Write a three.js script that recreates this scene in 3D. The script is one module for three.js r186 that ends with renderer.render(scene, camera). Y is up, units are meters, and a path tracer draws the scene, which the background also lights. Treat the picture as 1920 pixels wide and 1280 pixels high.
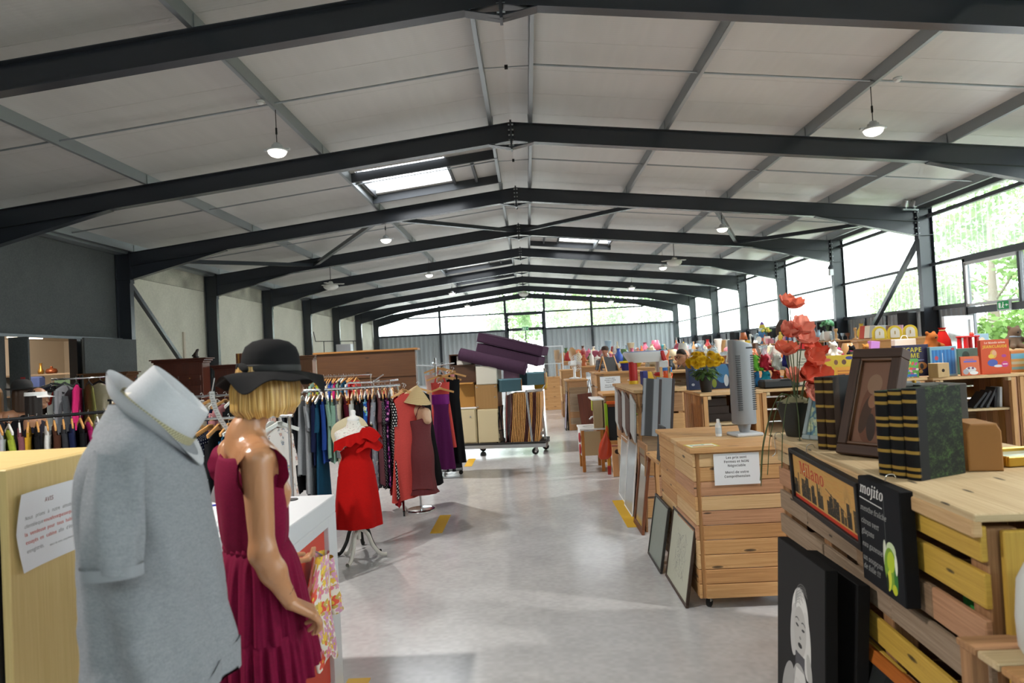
import * as THREE from 'three';
import { mergeGeometries, mergeVertices, toCreasedNormals } from 'three/addons/utils/BufferGeometryUtils.js';
import { MarchingCubes } from 'three/addons/objects/MarchingCubes.js';
import { RectAreaLightUniformsLib } from 'three/addons/lights/RectAreaLightUniformsLib.js';

// ---------- camera, sky, exposure ----------
const scene = new THREE.Scene();
const camera = new THREE.PerspectiveCamera(53.13, 1.5, 0.1, 400);
camera.position.set(0.105, 1.68, 0);
camera.rotation.order = 'YXZ';
camera.rotation.set(0.0221, 0.0228, -0.0528);
camera.focus = 6.0;
camera.userData.fStop = 3.2;
const renderer = new THREE.WebGLRenderer();
renderer.toneMapping = THREE.LinearToneMapping;
renderer.toneMappingExposure = 0.63;
renderer.shadowMap.enabled = true;
RectAreaLightUniformsLib.init();
scene.background = new THREE.Color(0.92, 0.96, 1.0);   // bright even overcast
scene.backgroundIntensity = 16.0;
const LAMP_POWER = 155;          // candela-like intensity of each high-bay lamp

// ---------- small tools ----------
let seed = 12345;
function rnd() { seed |= 0; seed = (seed + 0x6D2B79F5) | 0; let t = Math.imul(seed ^ (seed >>> 15), 1 | seed); t = (t + Math.imul(t ^ (t >>> 7), 61 | t)) ^ t; return ((t ^ (t >>> 14)) >>> 0) / 4294967296; }
const rr = (a, b) => a + (b - a) * rnd();
const pick = (a) => a[Math.floor(rnd() * a.length)];
const V = (x, y, z) => new THREE.Vector3(x, y, z);
const PI = Math.PI;
const smooth = (a, b, x) => { const t = Math.min(1, Math.max(0, (x - a) / (b - a))); return t * t * (3 - 2 * t); };
const lerp = (a, b, t) => a + (b - a) * t;
function curve(points) {           // piecewise smooth interpolation through [t, v...] rows
  return (t) => {
    let i = 0; while (i < points.length - 2 && t > points[i + 1][0]) i++;
    const p0 = points[Math.max(0, i - 1)], p1 = points[i], p2 = points[i + 1], p3 = points[Math.min(points.length - 1, i + 2)];
    const u = Math.min(1, Math.max(0, (t - p1[0]) / (p2[0] - p1[0] || 1)));
    return p1.slice(1).map((_, k) => { const a = p0[k + 1], b = p1[k + 1], c = p2[k + 1], d = p3[k + 1]; return 0.5 * (2 * b + (c - a) * u + (2 * a - 5 * b + 4 * c - d) * u * u + (3 * b - a - 3 * c + d) * u * u * u); });
  };
}
const taken = {};
function numbered(name) { if (!(name in taken)) { taken[name] = 0; return name; } taken[name]++; return name + '_' + String(taken[name]).padStart(3, '0'); }
function shade(o) { o.traverse((m) => { if (m.isMesh) { m.castShadow = true; m.receiveShadow = true; } }); return o; }
function thing(name, label, category, pos = [0, 0, 0], turn = 0, group = null) {
  const o = new THREE.Group(); o.name = numbered(name); o.position.set(...pos); o.rotation.y = turn;
  o.userData = { label, category }; if (group) o.userData.group = group; scene.add(o); return o;
}
function part(parent, name, geo, mat, pos, rot) {
  const m = new THREE.Mesh(geo, mat); m.name = name; if (pos) m.position.set(...pos); if (rot) m.rotation.set(...rot);
  m.castShadow = m.receiveShadow = true; parent.add(m); return m;
}
function one(name, label, category, geo, mat, pos = [0, 0, 0], rot = null, group = null) {
  const m = new THREE.Mesh(geo, mat); m.name = numbered(name); m.position.set(...pos); if (rot) m.rotation.set(...rot);
  m.userData = { label, category }; if (group) m.userData.group = group; m.castShadow = m.receiveShadow = true; scene.add(m); return m;
}
function struct(name, geo, mat, label, parent = scene) {
  const m = geo ? new THREE.Mesh(geo, mat) : new THREE.Group(); m.name = parent === scene ? numbered(name) : name;
  if (parent === scene) m.userData = { kind: 'structure', label, category: label.cat }; m.castShadow = m.receiveShadow = true; parent.add(m);
  if (parent === scene) { m.userData.label = label.text; m.userData.category = label.cat; }
  return m;
}
const L = (text, cat) => ({ text, cat });
function copyOf(o, pos, turn, label, group) {
  const c = o.clone(); c.name = numbered(o.name.replace(/_\d{3}$/, '')); c.position.set(...pos); if (turn !== undefined && turn !== null) c.rotation.y = turn;
  c.userData = { ...o.userData, label: label ?? o.userData.label }; if (group) c.userData.group = group; scene.add(c); return c;
}
// geometry helpers: all return non-indexed position/normal/uv
function plain(g) { const n = g.index ? g.toNonIndexed() : g; for (const k of Object.keys(n.attributes)) if (!['position', 'normal', 'uv'].includes(k)) n.deleteAttribute(k); if (!n.attributes.normal) n.computeVertexNormals(); if (!n.attributes.uv) n.setAttribute('uv', new THREE.BufferAttribute(new Float32Array(n.attributes.position.count * 2), 2)); n.morphAttributes = {}; return n; }
const join = (list) => mergeGeometries(list.map(plain), false);
function at(g, x = 0, y = 0, z = 0, rx = 0, ry = 0, rz = 0) { if (rx || ry || rz) g.applyMatrix4(new THREE.Matrix4().makeRotationFromEuler(new THREE.Euler(rx, ry, rz))); g.translate(x, y, z); return g; }
function metreUV(g, grain = 'x', off = null) {
  const p = g.attributes.position, n = g.attributes.normal, uv = new Float32Array(p.count * 2), o = off ?? [rr(0, 7), rr(0, 7)];
  const gi = 'xyz'.indexOf(grain);
  for (let i = 0; i < p.count; i++) {
    const a = [p.getX(i), p.getY(i), p.getZ(i)], m = [Math.abs(n.getX(i)), Math.abs(n.getY(i)), Math.abs(n.getZ(i))];
    const k = m.indexOf(Math.max(...m)); const rest = [0, 1, 2].filter((q) => q !== k);
    const u = rest.includes(gi) ? gi : rest[0], w = rest.find((q) => q !== u);
    uv[2 * i] = a[u] + o[0]; uv[2 * i + 1] = a[w] + o[1] + (k === gi ? 0.37 : 0);
  }
  g.setAttribute('uv', new THREE.BufferAttribute(uv, 2)); return g;
}
function box(w, h, d, grain = 'x', off = null) { return metreUV(plain(new THREE.BoxGeometry(w, h, d)), grain, off); }
function cbox(w, h, d, c = 0.003, grain = 'x', off = null) {   // chamfered box
  c = Math.min(c, w / 3, h / 3, d / 3);
  const H = [w / 2, h / 2, d / 2], pos = [], tri = (a, b, e) => {
    const ab = [b[0] - a[0], b[1] - a[1], b[2] - a[2]], ae = [e[0] - a[0], e[1] - a[1], e[2] - a[2]];
    const nn = [ab[1] * ae[2] - ab[2] * ae[1], ab[2] * ae[0] - ab[0] * ae[2], ab[0] * ae[1] - ab[1] * ae[0]];
    const s = nn[0] * (a[0] + b[0] + e[0]) + nn[1] * (a[1] + b[1] + e[1]) + nn[2] * (a[2] + b[2] + e[2]);
    pos.push(...a, ...(s > 0 ? b : e), ...(s > 0 ? e : b));
  };
  const vtx = (s, ax) => [0, 1, 2].map((k) => s[k] * (H[k] - (k === ax ? 0 : c)));
  const quad = (a, b, e, f) => { tri(a, b, e); tri(a, e, f); };
  for (let ax = 0; ax < 3; ax++) for (const sg of [-1, 1]) {
    const u = (ax + 1) % 3, v = (ax + 2) % 3, q = [[-1, -1], [1, -1], [1, 1], [-1, 1]].map(([a, b]) => { const s = [0, 0, 0]; s[ax] = sg; s[u] = a; s[v] = b; return vtx(s, ax); });
    quad(...q);
  }
  for (let ax = 0; ax < 3; ax++) for (const a of [-1, 1]) for (const b of [-1, 1]) {
    const u = (ax + 1) % 3, v = (ax + 2) % 3, S = (t) => { const s = [0, 0, 0]; s[ax] = t; s[u] = a; s[v] = b; return s; };
    quad(vtx(S(-1), u), vtx(S(1), u), vtx(S(1), v), vtx(S(-1), v));
  }
  for (const a of [-1, 1]) for (const b of [-1, 1]) for (const e of [-1, 1]) tri(vtx([a, b, e], 0), vtx([a, b, e], 1), vtx([a, b, e], 2));
  const g = new THREE.BufferGeometry(); g.setAttribute('position', new THREE.BufferAttribute(new Float32Array(pos), 3)); g.computeVertexNormals();
  return metreUV(g, grain, off);
}
const cyl = (r0, r1, h, n = 20, open = false) => plain(new THREE.CylinderGeometry(r0, r1, h, n, 1, open));
const ball = (r, n = 16) => plain(new THREE.SphereGeometry(r, n, Math.max(6, Math.round(n * 0.65))));
const lathe = (pts, n = 24) => plain(new THREE.LatheGeometry(pts.map(([x, y]) => new THREE.Vector2(x, y)), n));
const torus = (R, r, n = 24, m = 8, arc = 2 * PI) => plain(new THREE.TorusGeometry(R, r, m, n, arc));
function tube(pts, r, seg = 24, n = 8, closed = false) { return plain(new THREE.TubeGeometry(new THREE.CatmullRomCurve3(pts.map((p) => V(...p)), closed, 'centripetal'), seg, r, n, closed)); }
function rod(a, b, r, n = 10) {
  const p = V(...a), q = V(...b), d = q.clone().sub(p), g = new THREE.CylinderGeometry(r, r, d.length(), n);
  g.applyQuaternion(new THREE.Quaternion().setFromUnitVectors(V(0, 1, 0), d.clone().normalize())); g.translate((p.x + q.x) / 2, (p.y + q.y) / 2, (p.z + q.z) / 2); return plain(g);
}
function bar(a, b, w, h, up = [0, 1, 0]) {   // rectangular bar from a to b, h along up
  const p = V(...a), q = V(...b), d = q.clone().sub(p), len = d.length(), z = d.normalize(), x = V(...up).cross(z).normalize(), y = z.clone().cross(x);
  const g = metreUV(plain(new THREE.BoxGeometry(w, h, len)), 'z'); g.applyMatrix4(new THREE.Matrix4().makeBasis(x, y, z)); g.translate((p.x + q.x) / 2, (p.y + q.y) / 2, (p.z + q.z) / 2); return g;
}
function extr(pts, depth, bevel = 0) {       // polygon in xy, extruded along z, centred on z
  const s = new THREE.Shape(pts.map(([x, y]) => new THREE.Vector2(x, y)));
  const g = new THREE.ExtrudeGeometry(s, { depth: depth - 2 * bevel, bevelEnabled: bevel > 0, bevelThickness: bevel, bevelSize: bevel, bevelOffset: -bevel, bevelSegments: 2, curveSegments: 12 });
  g.translate(0, 0, -depth / 2 + bevel); return plain(g);
}
// loft: rings of points (array of [x,y,z] lists of equal length), optional caps; smooth normals
function loft(rings, { closed = true, cap0 = false, cap1 = false, uvScale = null } = {}) {
  const n = rings[0].length, m = rings.length, pos = [], uv = [], idx = [], cols = closed ? n + 1 : n;
  const circ = rings.map((r) => { const a = [0]; for (let i = 1; i <= n; i++) { const p = r[i - 1], q = r[i % n]; a.push(a[i - 1] + Math.hypot(p[0] - q[0], p[1] - q[1], p[2] - q[2])); } return a; });
  let v = 0;
  for (let j = 0; j < m; j++) {
    if (j) { const a = rings[j][0], b = rings[j - 1][0]; v += Math.hypot(a[0] - b[0], a[1] - b[1], a[2] - b[2]); }
    for (let i = 0; i < cols; i++) { const p = rings[j][i % n]; pos.push(...p); uv.push(uvScale ? circ[Math.floor(m / 2)][i] : i / (cols - 1), uvScale ? v : j / (m - 1)); }
  }
  for (let j = 0; j < m - 1; j++) for (let i = 0; i < cols - 1; i++) { const a = j * cols + i, b = a + 1, c = a + cols, d = c + 1; idx.push(a, c, b, b, c, d); }
  const g = new THREE.BufferGeometry(); g.setAttribute('position', new THREE.Float32BufferAttribute(pos, 3)); g.setAttribute('uv', new THREE.Float32BufferAttribute(uv, 2)); g.setIndex(idx); g.computeVertexNormals();
  if (closed) { const N = g.attributes.normal; for (let j = 0; j < m; j++) { const a = j * cols, b = a + cols - 1, x = V(N.getX(a) + N.getX(b), N.getY(a) + N.getY(b), N.getZ(a) + N.getZ(b)).normalize(); N.setXYZ(a, x.x, x.y, x.z); N.setXYZ(b, x.x, x.y, x.z); } }
  const out = [plain(g)];
  for (const [on, ring, flip] of [[cap0, rings[0], false], [cap1, rings[m - 1], true]]) if (on) {
    const c = ring.reduce((s, p) => [s[0] + p[0] / n, s[1] + p[1] / n, s[2] + p[2] / n], [0, 0, 0]), q = [];
    for (let i = 0; i < n; i++) { const a = ring[i], b = ring[(i + 1) % n]; flip ? q.push(...a, ...c, ...b) : q.push(...a, ...b, ...c); }
    const h = new THREE.BufferGeometry(); h.setAttribute('position', new THREE.Float32BufferAttribute(q, 3)); h.computeVertexNormals(); out.push(plain(h));
  }
  return out.length > 1 ? join(out) : out[0];
}
function ringEllipse(cx, y, cz, a, b, n = 24, ripple = 0, k = 6, ph = 0, sq = 1) {
  const r = []; for (let i = 0; i < n; i++) { const t = i / n * 2 * PI, f = 1 + ripple * Math.sin(k * t + ph), c = Math.cos(t), s = Math.sin(t); r.push([cx + a * f * Math.sign(c) * Math.abs(c) ** sq, y, cz + b * f * Math.sign(s) * Math.abs(s) ** sq]); } return r;
}

// ---------- textures and materials ----------
const hexRGB = (h) => [(h >> 16) & 255, (h >> 8) & 255, h & 255];
function canvasTex(w, h, draw, repeat = null, srgb = true) {
  const c = document.createElement('canvas'); c.width = w; c.height = h; const x = c.getContext('2d'); draw(x, w, h);
  const t = new THREE.CanvasTexture(c); if (srgb) t.colorSpace = THREE.SRGBColorSpace; t.wrapS = t.wrapT = repeat ? THREE.RepeatWrapping : THREE.ClampToEdgeWrapping; if (repeat) t.repeat.set(...repeat); t.magFilter = THREE.LinearFilter; return t;
}
function noiseField(w, h, cells, sd) {      // tileable value noise 0..1
  const g = []; let s = sd * 7919 + 13; const r = () => { s = (s * 16807) % 2147483647; return s / 2147483647; };
  const [cx, cy] = cells; for (let i = 0; i < cx * cy; i++) g.push(r());
  return (x, y) => { const fx = x / w * cx, fy = y / h * cy, ix = Math.floor(fx), iy = Math.floor(fy), tx = fx - ix, ty = fy - iy, u = tx * tx * (3 - 2 * tx), v = ty * ty * (3 - 2 * ty), G = (a, b) => g[((b % cy + cy) % cy) * cx + ((a % cx + cx) % cx)]; return (G(ix, iy) * (1 - u) + G(ix + 1, iy) * u) * (1 - v) + (G(ix, iy + 1) * (1 - u) + G(ix + 1, iy + 1) * u) * v; };
}
function dataTex(w, h, fn, repeat, srgb = true) {
  const d = new Uint8Array(w * h * 4);
  for (let y = 0; y < h; y++) for (let x = 0; x < w; x++) { const c = fn(x, y), i = 4 * (y * w + x); d[i] = c[0]; d[i + 1] = c[1]; d[i + 2] = c[2]; d[i + 3] = 255; }
  const t = new THREE.DataTexture(d, w, h); if (srgb) t.colorSpace = THREE.SRGBColorSpace; t.wrapS = t.wrapT = THREE.RepeatWrapping; t.repeat.set(...repeat); t.magFilter = THREE.LinearFilter; t.needsUpdate = true; return t;
}
function woodTex(base, dark, sd, knots = 3, contrast = 1) {   // one repeat is 1.2 m along the grain, 0.3 m across
  const W = 512, H = 256, n1 = noiseField(W, H, [4, 40], sd), n2 = noiseField(W, H, [10, 120], sd + 1), n3 = noiseField(W, H, [3, 6], sd + 2), n4 = noiseField(W, H, [40, 128], sd + 3);
  const K = []; let s = sd * 31 + 7; const r = () => { s = (s * 16807) % 2147483647; return s / 2147483647; };
  for (let i = 0; i < knots; i++) K.push([r() * W, r() * H, 4 + r() * 5]);
  const a = hexRGB(base), b = hexRGB(dark);
  return dataTex(W, H, (x, y) => {
    let t = 0.42 * n1(x, y) + 0.34 * n2(x, y) + 0.16 * n3(x, y) + 0.14 * n4(x, y) - 0.12, k = 0;
    for (const [kx, ky, kr] of K) { let dx = Math.abs(x - kx), dy = Math.abs(y - ky); dx = Math.min(dx, W - dx); dy = Math.min(dy, H - dy); const q = Math.hypot(dx / 2.1, dy) / kr; if (q < 1) k = Math.max(k, 1 - q * q * 0.6); else if (q < 3) t += 0.16 * (3 - q) * (0.5 + 0.5 * Math.sin(q * 9)) * 0.5; }
    t = Math.min(1, Math.max(0, t * contrast)); return [0, 1, 2].map((c) => { const v = a[c] + (b[c] - a[c]) * t; return v * (1 - 0.62 * k); });
  }, [1 / 1.2, 1 / 0.3]);
}
const matCache = {};
function mat(color, rough = 0.7, o = {}) {
  const key = JSON.stringify([color, rough, Object.entries(o).map(([k, v]) => [k, v?.uuid ?? v])]); if (matCache[key]) return matCache[key];
  const phys = ['clearcoat', 'sheen', 'specularIntensity', 'transmission', 'thickness', 'ior', 'attenuationColor'].some((k) => k in o);
  const m = new (phys ? THREE.MeshPhysicalMaterial : THREE.MeshStandardMaterial)({ color, roughness: rough, ...o }); return (matCache[key] = m);
}
const woodMat = (base, dark, sd, rough = 0.62, knots = 3, contrast = 1) => mat(0xffffff, rough, { map: woodTex(base, dark, sd, knots, contrast) });
const PINE = [woodMat(0xd5aa76, 0xab7a48, 1), woodMat(0xcb9b67, 0x9a6c40, 2, 0.62, 5), woodMat(0xdbba8c, 0xb78f60, 3)];
const PALLET = [...PINE, woodMat(0xb98d64, 0x7c5636, 4, 0.75), woodMat(0xa08567, 0x6d5541, 5, 0.8), woodMat(0xcb9c78, 0x96694a, 6)];
const GREYWOOD = woodMat(0xa8937e, 0x78644f, 7, 0.85);
const YELLOWPINE = woodMat(0xd6b04c, 0xb08a34, 8, 0.6, 4);
const PALEPINE = woodMat(0xd6c29c, 0xb0946c, 9, 0.65, 4);
const BIRCH = mat(0xffffff, 0.5, { map: woodTex(0xd3ba80, 0xbc9f62, 10, 0, 0.8) });
const BROWN = woodMat(0x64401f, 0x452712, 11, 0.5, 1);
const CHERRY = woodMat(0x5a2a1a, 0x36160d, 12, 0.4, 0);
const OAK = woodMat(0xb07a3c, 0x875a26, 13, 0.5, 1);
const BEECH = woodMat(0xd9a566, 0xbd8546, 14, 0.45, 0);
const STEEL = mat(0x2f333a, 0.24);
const ZINC = mat(0x9aa0a3, 0.42, { metalness: 0.75 });
const CHROME = mat(0xd8dade, 0.14, { metalness: 1 });
const BLACK = mat(0x111112, 0.55, { specularIntensity: 0.5 });
const RUBBER = mat(0x1b1b1c, 0.75);
const WHITE = mat(0xe6e6e6, 0.45);
const GREYMETAL = mat(0xb4b7ba, 0.35, { metalness: 0.8 });

// ================= THE HALL =================
const HW = 10.33, WALLX = 10.72, FZ = (n) => -(7.865 + 5 * (n - 1)), GABLE = -48.35, BACKZ = 6;
const roofY = (x) => 6.30 - 0.11 * Math.abs(x);       // underside of roof panels
const rafTop = (x) => 6.10 - 0.11 * Math.abs(x), rafBot = (x) => 5.745 - 0.11 * Math.abs(x);
// floor: polished concrete slab
{
  const n1 = noiseField(1024, 1024, [6, 6], 3), n2 = noiseField(1024, 1024, [40, 40], 4), n3 = noiseField(1024, 1024, [220, 220], 5);
  const map = dataTex(1024, 1024, (x, y) => { const t = 190 + 16 * (n1(x, y) - 0.5) + 9 * (n2(x, y) - 0.5) + 12 * (n3(x, y) - 0.5); return [t * 0.985, t * 0.99, t]; }, [1 / 6, 1 / 6]);
  const ro = dataTex(512, 512, (x, y) => { const t = 112 + 24 * (n1(x * 2, y * 2) - 0.5) + 10 * (n2(x * 2, y * 2) - 0.5); return [t, t, t]; }, [1 / 5, 1 / 5], false);
  const g = box(2 * WALLX + 2, 0.2, BACKZ - GABLE + 2, 'x', [0, 0]); at(g, 0, -0.1, (BACKZ + GABLE) / 2);
  struct('floor', g, mat(0xffffff, 0.4, { map, roughnessMap: ro }), L('polished pale grey concrete floor of the hall', 'floor'));
}
// yellow floor markings
{
  const ym = mat(0xd7a91e, 0.6), mk = (x, z, w, d, t, lab) => one('floor_marking', lab, 'floor marking', at(box(w, 0.004, d), 0, 0.002, 0), ym, [x, 0, z], [0, t, 0], 'yellow aisle markings');
  mk(-0.885, -7.05, 0.12, 0.75, 0, 'yellow painted dash on floor beside dress form with conical hat');
  mk(-0.93, -11.1, 0.12, 0.8, 0, 'yellow painted dash on floor in front of loaded trolley');
  mk(1.02, -7.15, 0.12, 1.2, 0, 'yellow painted dash on floor under leaning wood-framed mirror');
  mk(-0.89, -3.4, 0.12, 0.55, 0, 'yellow painted dash on floor by white counter corner');
}
// ceiling: sandwich panels, one per metre of length on either slope
{
  const rib = dataTex(16, 256, (x, y) => { const a = (y % 16) / 16; const t = 140 + 60 * (a < 0.18 || a > 0.82 ? -1 : 0.4) ; return [t, t, t]; }, [1, 1], false);
  const n1 = noiseField(256, 256, [5, 5], 31), n2 = noiseField(256, 256, [60, 6], 32);
  const cm = dataTex(256, 256, (x, y) => { const t = 184 + 7 * (n1(x, y) - 0.5) + 5 * (n2(x, y) - 0.5); return [t, t * 0.99, t * 0.97]; }, [1 / 4, 1 / 4]);
  const PANEL = mat(0xffffff, 0.34, { map: cm, bumpMap: rib, bumpScale: 0.0012 });
  const ceil = struct('ceiling', null, null, L('white ribbed sandwich panels of the pitched roof', 'ceiling'));
  const len = Math.hypot(WALLX + 0.5, 0.11 * (WALLX + 0.5)), ang = Math.atan(0.11);
  const shape = () => { const g = plain(new THREE.BoxGeometry(len, 0.08, 0.994)); const p = g.attributes.position, uv = new Float32Array(p.count * 2); for (let i = 0; i < p.count; i++) { uv[2 * i] = p.getX(i); uv[2 * i + 1] = p.getZ(i); } g.setAttribute('uv', new THREE.BufferAttribute(uv, 2)); return g; };
  const gR = at(shape(), 0, 0, 0, 0, 0, -ang), gL = at(shape(), 0, 0, 0, 0, 0, ang);
  const holes = { L: [[-16.5, -15.5], [-31.6, -30.6], [-36.6, -35.6]], R: [[-26.6, -25.6]] };   // skylight bays
  const hx = (WALLX + 0.5) / 2;
  const cut = (s, x0, x1) => { const l = Math.hypot(x1 - x0, 0.11 * (x1 - x0)), g = plain(new THREE.BoxGeometry(l, 0.08, 0.994)); const p = g.attributes.position, uv = new Float32Array(p.count * 2); for (let i = 0; i < p.count; i++) { uv[2 * i] = p.getX(i); uv[2 * i + 1] = p.getZ(i); } g.setAttribute('uv', new THREE.BufferAttribute(uv, 2)); return at(g, 0, 0, 0, 0, 0, -s * ang); };
  for (let z = BACKZ - 0.35; z > GABLE - 0.6; z -= 1) for (const s of [-1, 1]) {
    const open = holes[s < 0 ? 'L' : 'R'].some(([a, b]) => z > a - 0.3 && z < b + 0.3);
    if (!open) { part(ceil, 'ceiling_panel', s > 0 ? gR : gL, PANEL, [s * hx, roofY(hx) + 0.04 * Math.cos(ang), z]); continue; }
    for (const [x0, x1] of [[0, 1.5], [3.5, WALLX + 0.5]]) part(ceil, 'ceiling_panel', cut(s, x0, x1), PANEL, [s * (x0 + x1) / 2, roofY((x0 + x1) / 2) + 0.04, z]);
  }
}
// purlins
{
  const C = (x, y, z0, z1, face) => join([at(box(0.008, 0.2, z0 - z1), x, y, (z0 + z1) / 2), at(box(0.065, 0.008, z0 - z1), x + face * 0.03, y + 0.096, (z0 + z1) / 2), at(box(0.065, 0.008, z0 - z1), x + face * 0.03, y - 0.096, (z0 + z1) / 2), at(box(0.008, 0.02, z0 - z1), x + face * 0.06, y - 0.088, (z0 + z1) / 2)]);
  const names = { '-10.2': 'left eave', '-7': 'left lower', '-3.6': 'left upper', '-0.35': 'left ridge', '0.35': 'right ridge', '2.9': 'right upper', '5.5': 'right middle', '8.1': 'right lower', '10.2': 'right eave' };
  for (const x of [-10.2, -7, -3.6, -0.35, 0.35, 2.9, 5.5, 8.1, 10.2]) {
    const p = struct('roof_purlin', null, null, L(`galvanised steel purlin running the hall's length, ${names[String(x)]} line`, 'purlin'));
    const cleat = box(0.012, 0.17, 0.07);
    for (let n = -1; n <= 9; n++) {
      const z0 = n < 0 ? BACKZ : FZ(n) - 0.0, z1 = n < 9 ? FZ(n + 1) : GABLE;
      if (z0 - z1 < 0.2) continue;
      part(p, 'purlin_length', C(x, rafTop(x) + 0.1, z0 - 0.004, z1 + 0.004, x < 0 ? -1 : 1), ZINC);
      part(p, 'cleat', cleat, ZINC, [x - Math.sign(x) * 0.012, rafTop(x) + 0.09, z1 + 0.03]);
    }
  }
  // thin sag rods across the slope mid-bay
  for (let n = 0; n <= 8; n++) {
    const z = FZ(n) - 2.5;
    for (const s of [-1, 1]) {
      const xs = s < 0 ? [0.35, 3.6, 7, 10.2] : [0.35, 2.9, 5.5, 8.1, 10.2]; const r = struct('sag_rod', null, null, L(`thin steel tie rods between purlins, ${s < 0 ? 'left' : 'right'} slope, roof bay ${n + 1} from camera`, 'tie rod'));
      for (let i = 0; i < xs.length - 1; i++) part(r, 'rod_length', rod([s * xs[i], rafTop(xs[i]) + 0.07, z - 0.02 * (i % 2)], [s * xs[i + 1], rafTop(xs[i + 1]) + 0.07, z - 0.02 * (i % 2)], 0.017, 8), ZINC);
      if (s > 0) part(r, 'rod_length', rod([-0.35, rafTop(0.35) + 0.05, z], [0.35, rafTop(0.35) + 0.05, z], 0.009, 8), ZINC), part(r, 'coupler', at(cyl(0.035, 0.035, 0.05, 12), 0, 0, 0, 0, 0, PI / 2), BLACK, [0, rafTop(0.35) + 0.05, z]);
    }
  }
}
// portal frames
{
  const fw = 0.17, tf = 0.014, tw = 0.01, tag = ['nearest', 'second', 'third', 'fourth', 'fifth', 'sixth', 'seventh', 'eighth', 'ninth'];
  const rafter = (s) => {
    const g = [], x0 = 0, x1 = HW + 0.02;
    const seg = (ya, yb, w, t) => bar([s * x0, ya(x0) + 0, 0], [s * x1, yb(x1), 0], w, t);
    g.push(bar([0, rafTop(0) - tf / 2, 0], [s * x1, rafTop(x1) - tf / 2, 0], fw, tf), bar([0, rafBot(0) + tf / 2, 0], [s * x1, rafBot(x1) + tf / 2, 0], fw, tf));
    const web = extr([[0, rafBot(0)], [s * x1, rafBot(x1)], [s * x1, rafTop(x1)], [0, rafTop(0)]].map((p) => p), tw); g.push(web); return join(g);
  };
  const haunch = (s) => { const a = 7.74, b = HW, yb = 4.24; return join([extr([[s * a, rafBot(a)], [s * b, rafBot(b)], [s * b, yb]], tw), bar([s * a, rafBot(a) - 0.004, 0], [s * b, yb, 0], fw, tf)]); };
  const column = (s) => { const x0 = s * HW, x1 = s * (HW + 0.36), h = 4.98; return join([at(box(0.016, h, fw), x0, h / 2, 0), at(box(0.016, h, fw), x1, h / 2, 0), at(box(0.36, h, tw), (x0 + x1) / 2, h / 2, 0), at(box(0.36, 0.014, fw), (x0 + x1) / 2, 4.25, 0), at(box(0.36, 0.014, fw), (x0 + x1) / 2, 4.93, 0)]); };
  const ridge = join([extr([[-0.42, rafBot(0.42)], [0.42, rafBot(0.42)], [0, 5.60]], tw), bar([-0.42, rafBot(0.42), 0], [0, 5.61, 0], fw, 0.012), bar([0.42, rafBot(0.42), 0], [0, 5.61, 0], fw, 0.012), at(box(0.036, 0.56, fw + 0.02), 0, 5.86, 0)]);
  const bolt = at(cyl(0.017, 0.017, 0.1, 6), 0, 0, 0, 0, 0, PI / 2), BOLT = mat(0xaab0b4, 0.4, { metalness: 0.8 });
  const endplate = (s) => at(box(0.03, 0.86, fw + 0.02), s * (HW - 0.015), 4.58, 0);
  const G = { rl: rafter(-1), rr: rafter(1), hl: haunch(-1), hr: haunch(1), cl: column(-1), cr: column(1), el: endplate(-1), er: endplate(1) };
  for (let n = 0; n <= 9; n++) {
    const f = struct('portal_frame', null, null, L(n ? `dark grey steel portal frame, ${tag[n - 1]} one from the camera` : 'dark grey steel portal frame just overhead before the camera view', 'steel frame')); f.position.z = FZ(n);
    part(f, 'rafter', G.rl, STEEL); part(f, 'rafter', G.rr, STEEL); part(f, 'haunch', G.hl, STEEL); part(f, 'haunch', G.hr, STEEL);
    part(f, 'column', G.cl, STEEL); part(f, 'column', G.cr, STEEL); part(f, 'ridge_plate', ridge, STEEL); part(f, 'end_plate', G.el, STEEL); part(f, 'end_plate', G.er, STEEL);
    if (n >= 1 && n <= 5) for (let k = 0; k < 5; k++) for (const dz of [-1, 1]) part(f, 'bolt', bolt, BOLT, [0, 5.66 + k * 0.1, dz * 0.055]);
    if (n >= 2 && n <= 6) for (let k = 0; k < 5; k++) part(f, 'bolt', bolt, BOLT, [HW - 0.02, 4.3 + k * 0.14, 0.055]);
  }
  // roof bracing between the third and fourth frames; wall bracing
  const br = (a, b, lab) => struct('brace', bar(a, b, 0.11, 0.11), STEEL, L(lab, 'brace'));
  br([-3.4, rafTop(3.4) - 0.22, FZ(3) - 0.1], [-0.1, rafTop(0.1) - 0.22, FZ(4) + 0.1], 'dark steel roof brace rising to the ridge on the left slope');
  br([-3.7, rafTop(3.7) - 0.22, FZ(3) - 0.1], [-6.9, rafTop(6.9) - 0.22, FZ(4) + 0.1], 'dark steel roof brace falling toward left lower purlin');
  br([-10.2, rafTop(10.2) - 0.16, FZ(3) - 0.4], [-7.0, rafTop(7.0) - 0.22, FZ(4) + 0.1], 'dark steel roof brace near the left eave');
  br([3.4, rafTop(3.4) - 0.22, FZ(3) - 0.1], [0.1, rafTop(0.1) - 0.22, FZ(4) + 0.1], 'dark steel roof brace rising to the ridge on the right slope');
  br([5.2, rafTop(5.2) - 0.22, FZ(3) - 0.1], [7.2, rafTop(7.2) - 0.22, FZ(4) + 0.1], 'dark steel roof brace falling right of the second lamp');
  br([10.2, rafTop(10.2) - 0.2, FZ(3) - 0.3], [7.3, rafTop(7.3) - 0.22, FZ(4) + 0.1], 'dark steel roof brace near the right eave');
  br([HW + 0.1, 4.15, FZ(3) - 0.15], [HW + 0.1, 0.4, FZ(4) + 0.3], 'dark diagonal brace across right windows, third bay');
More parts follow.
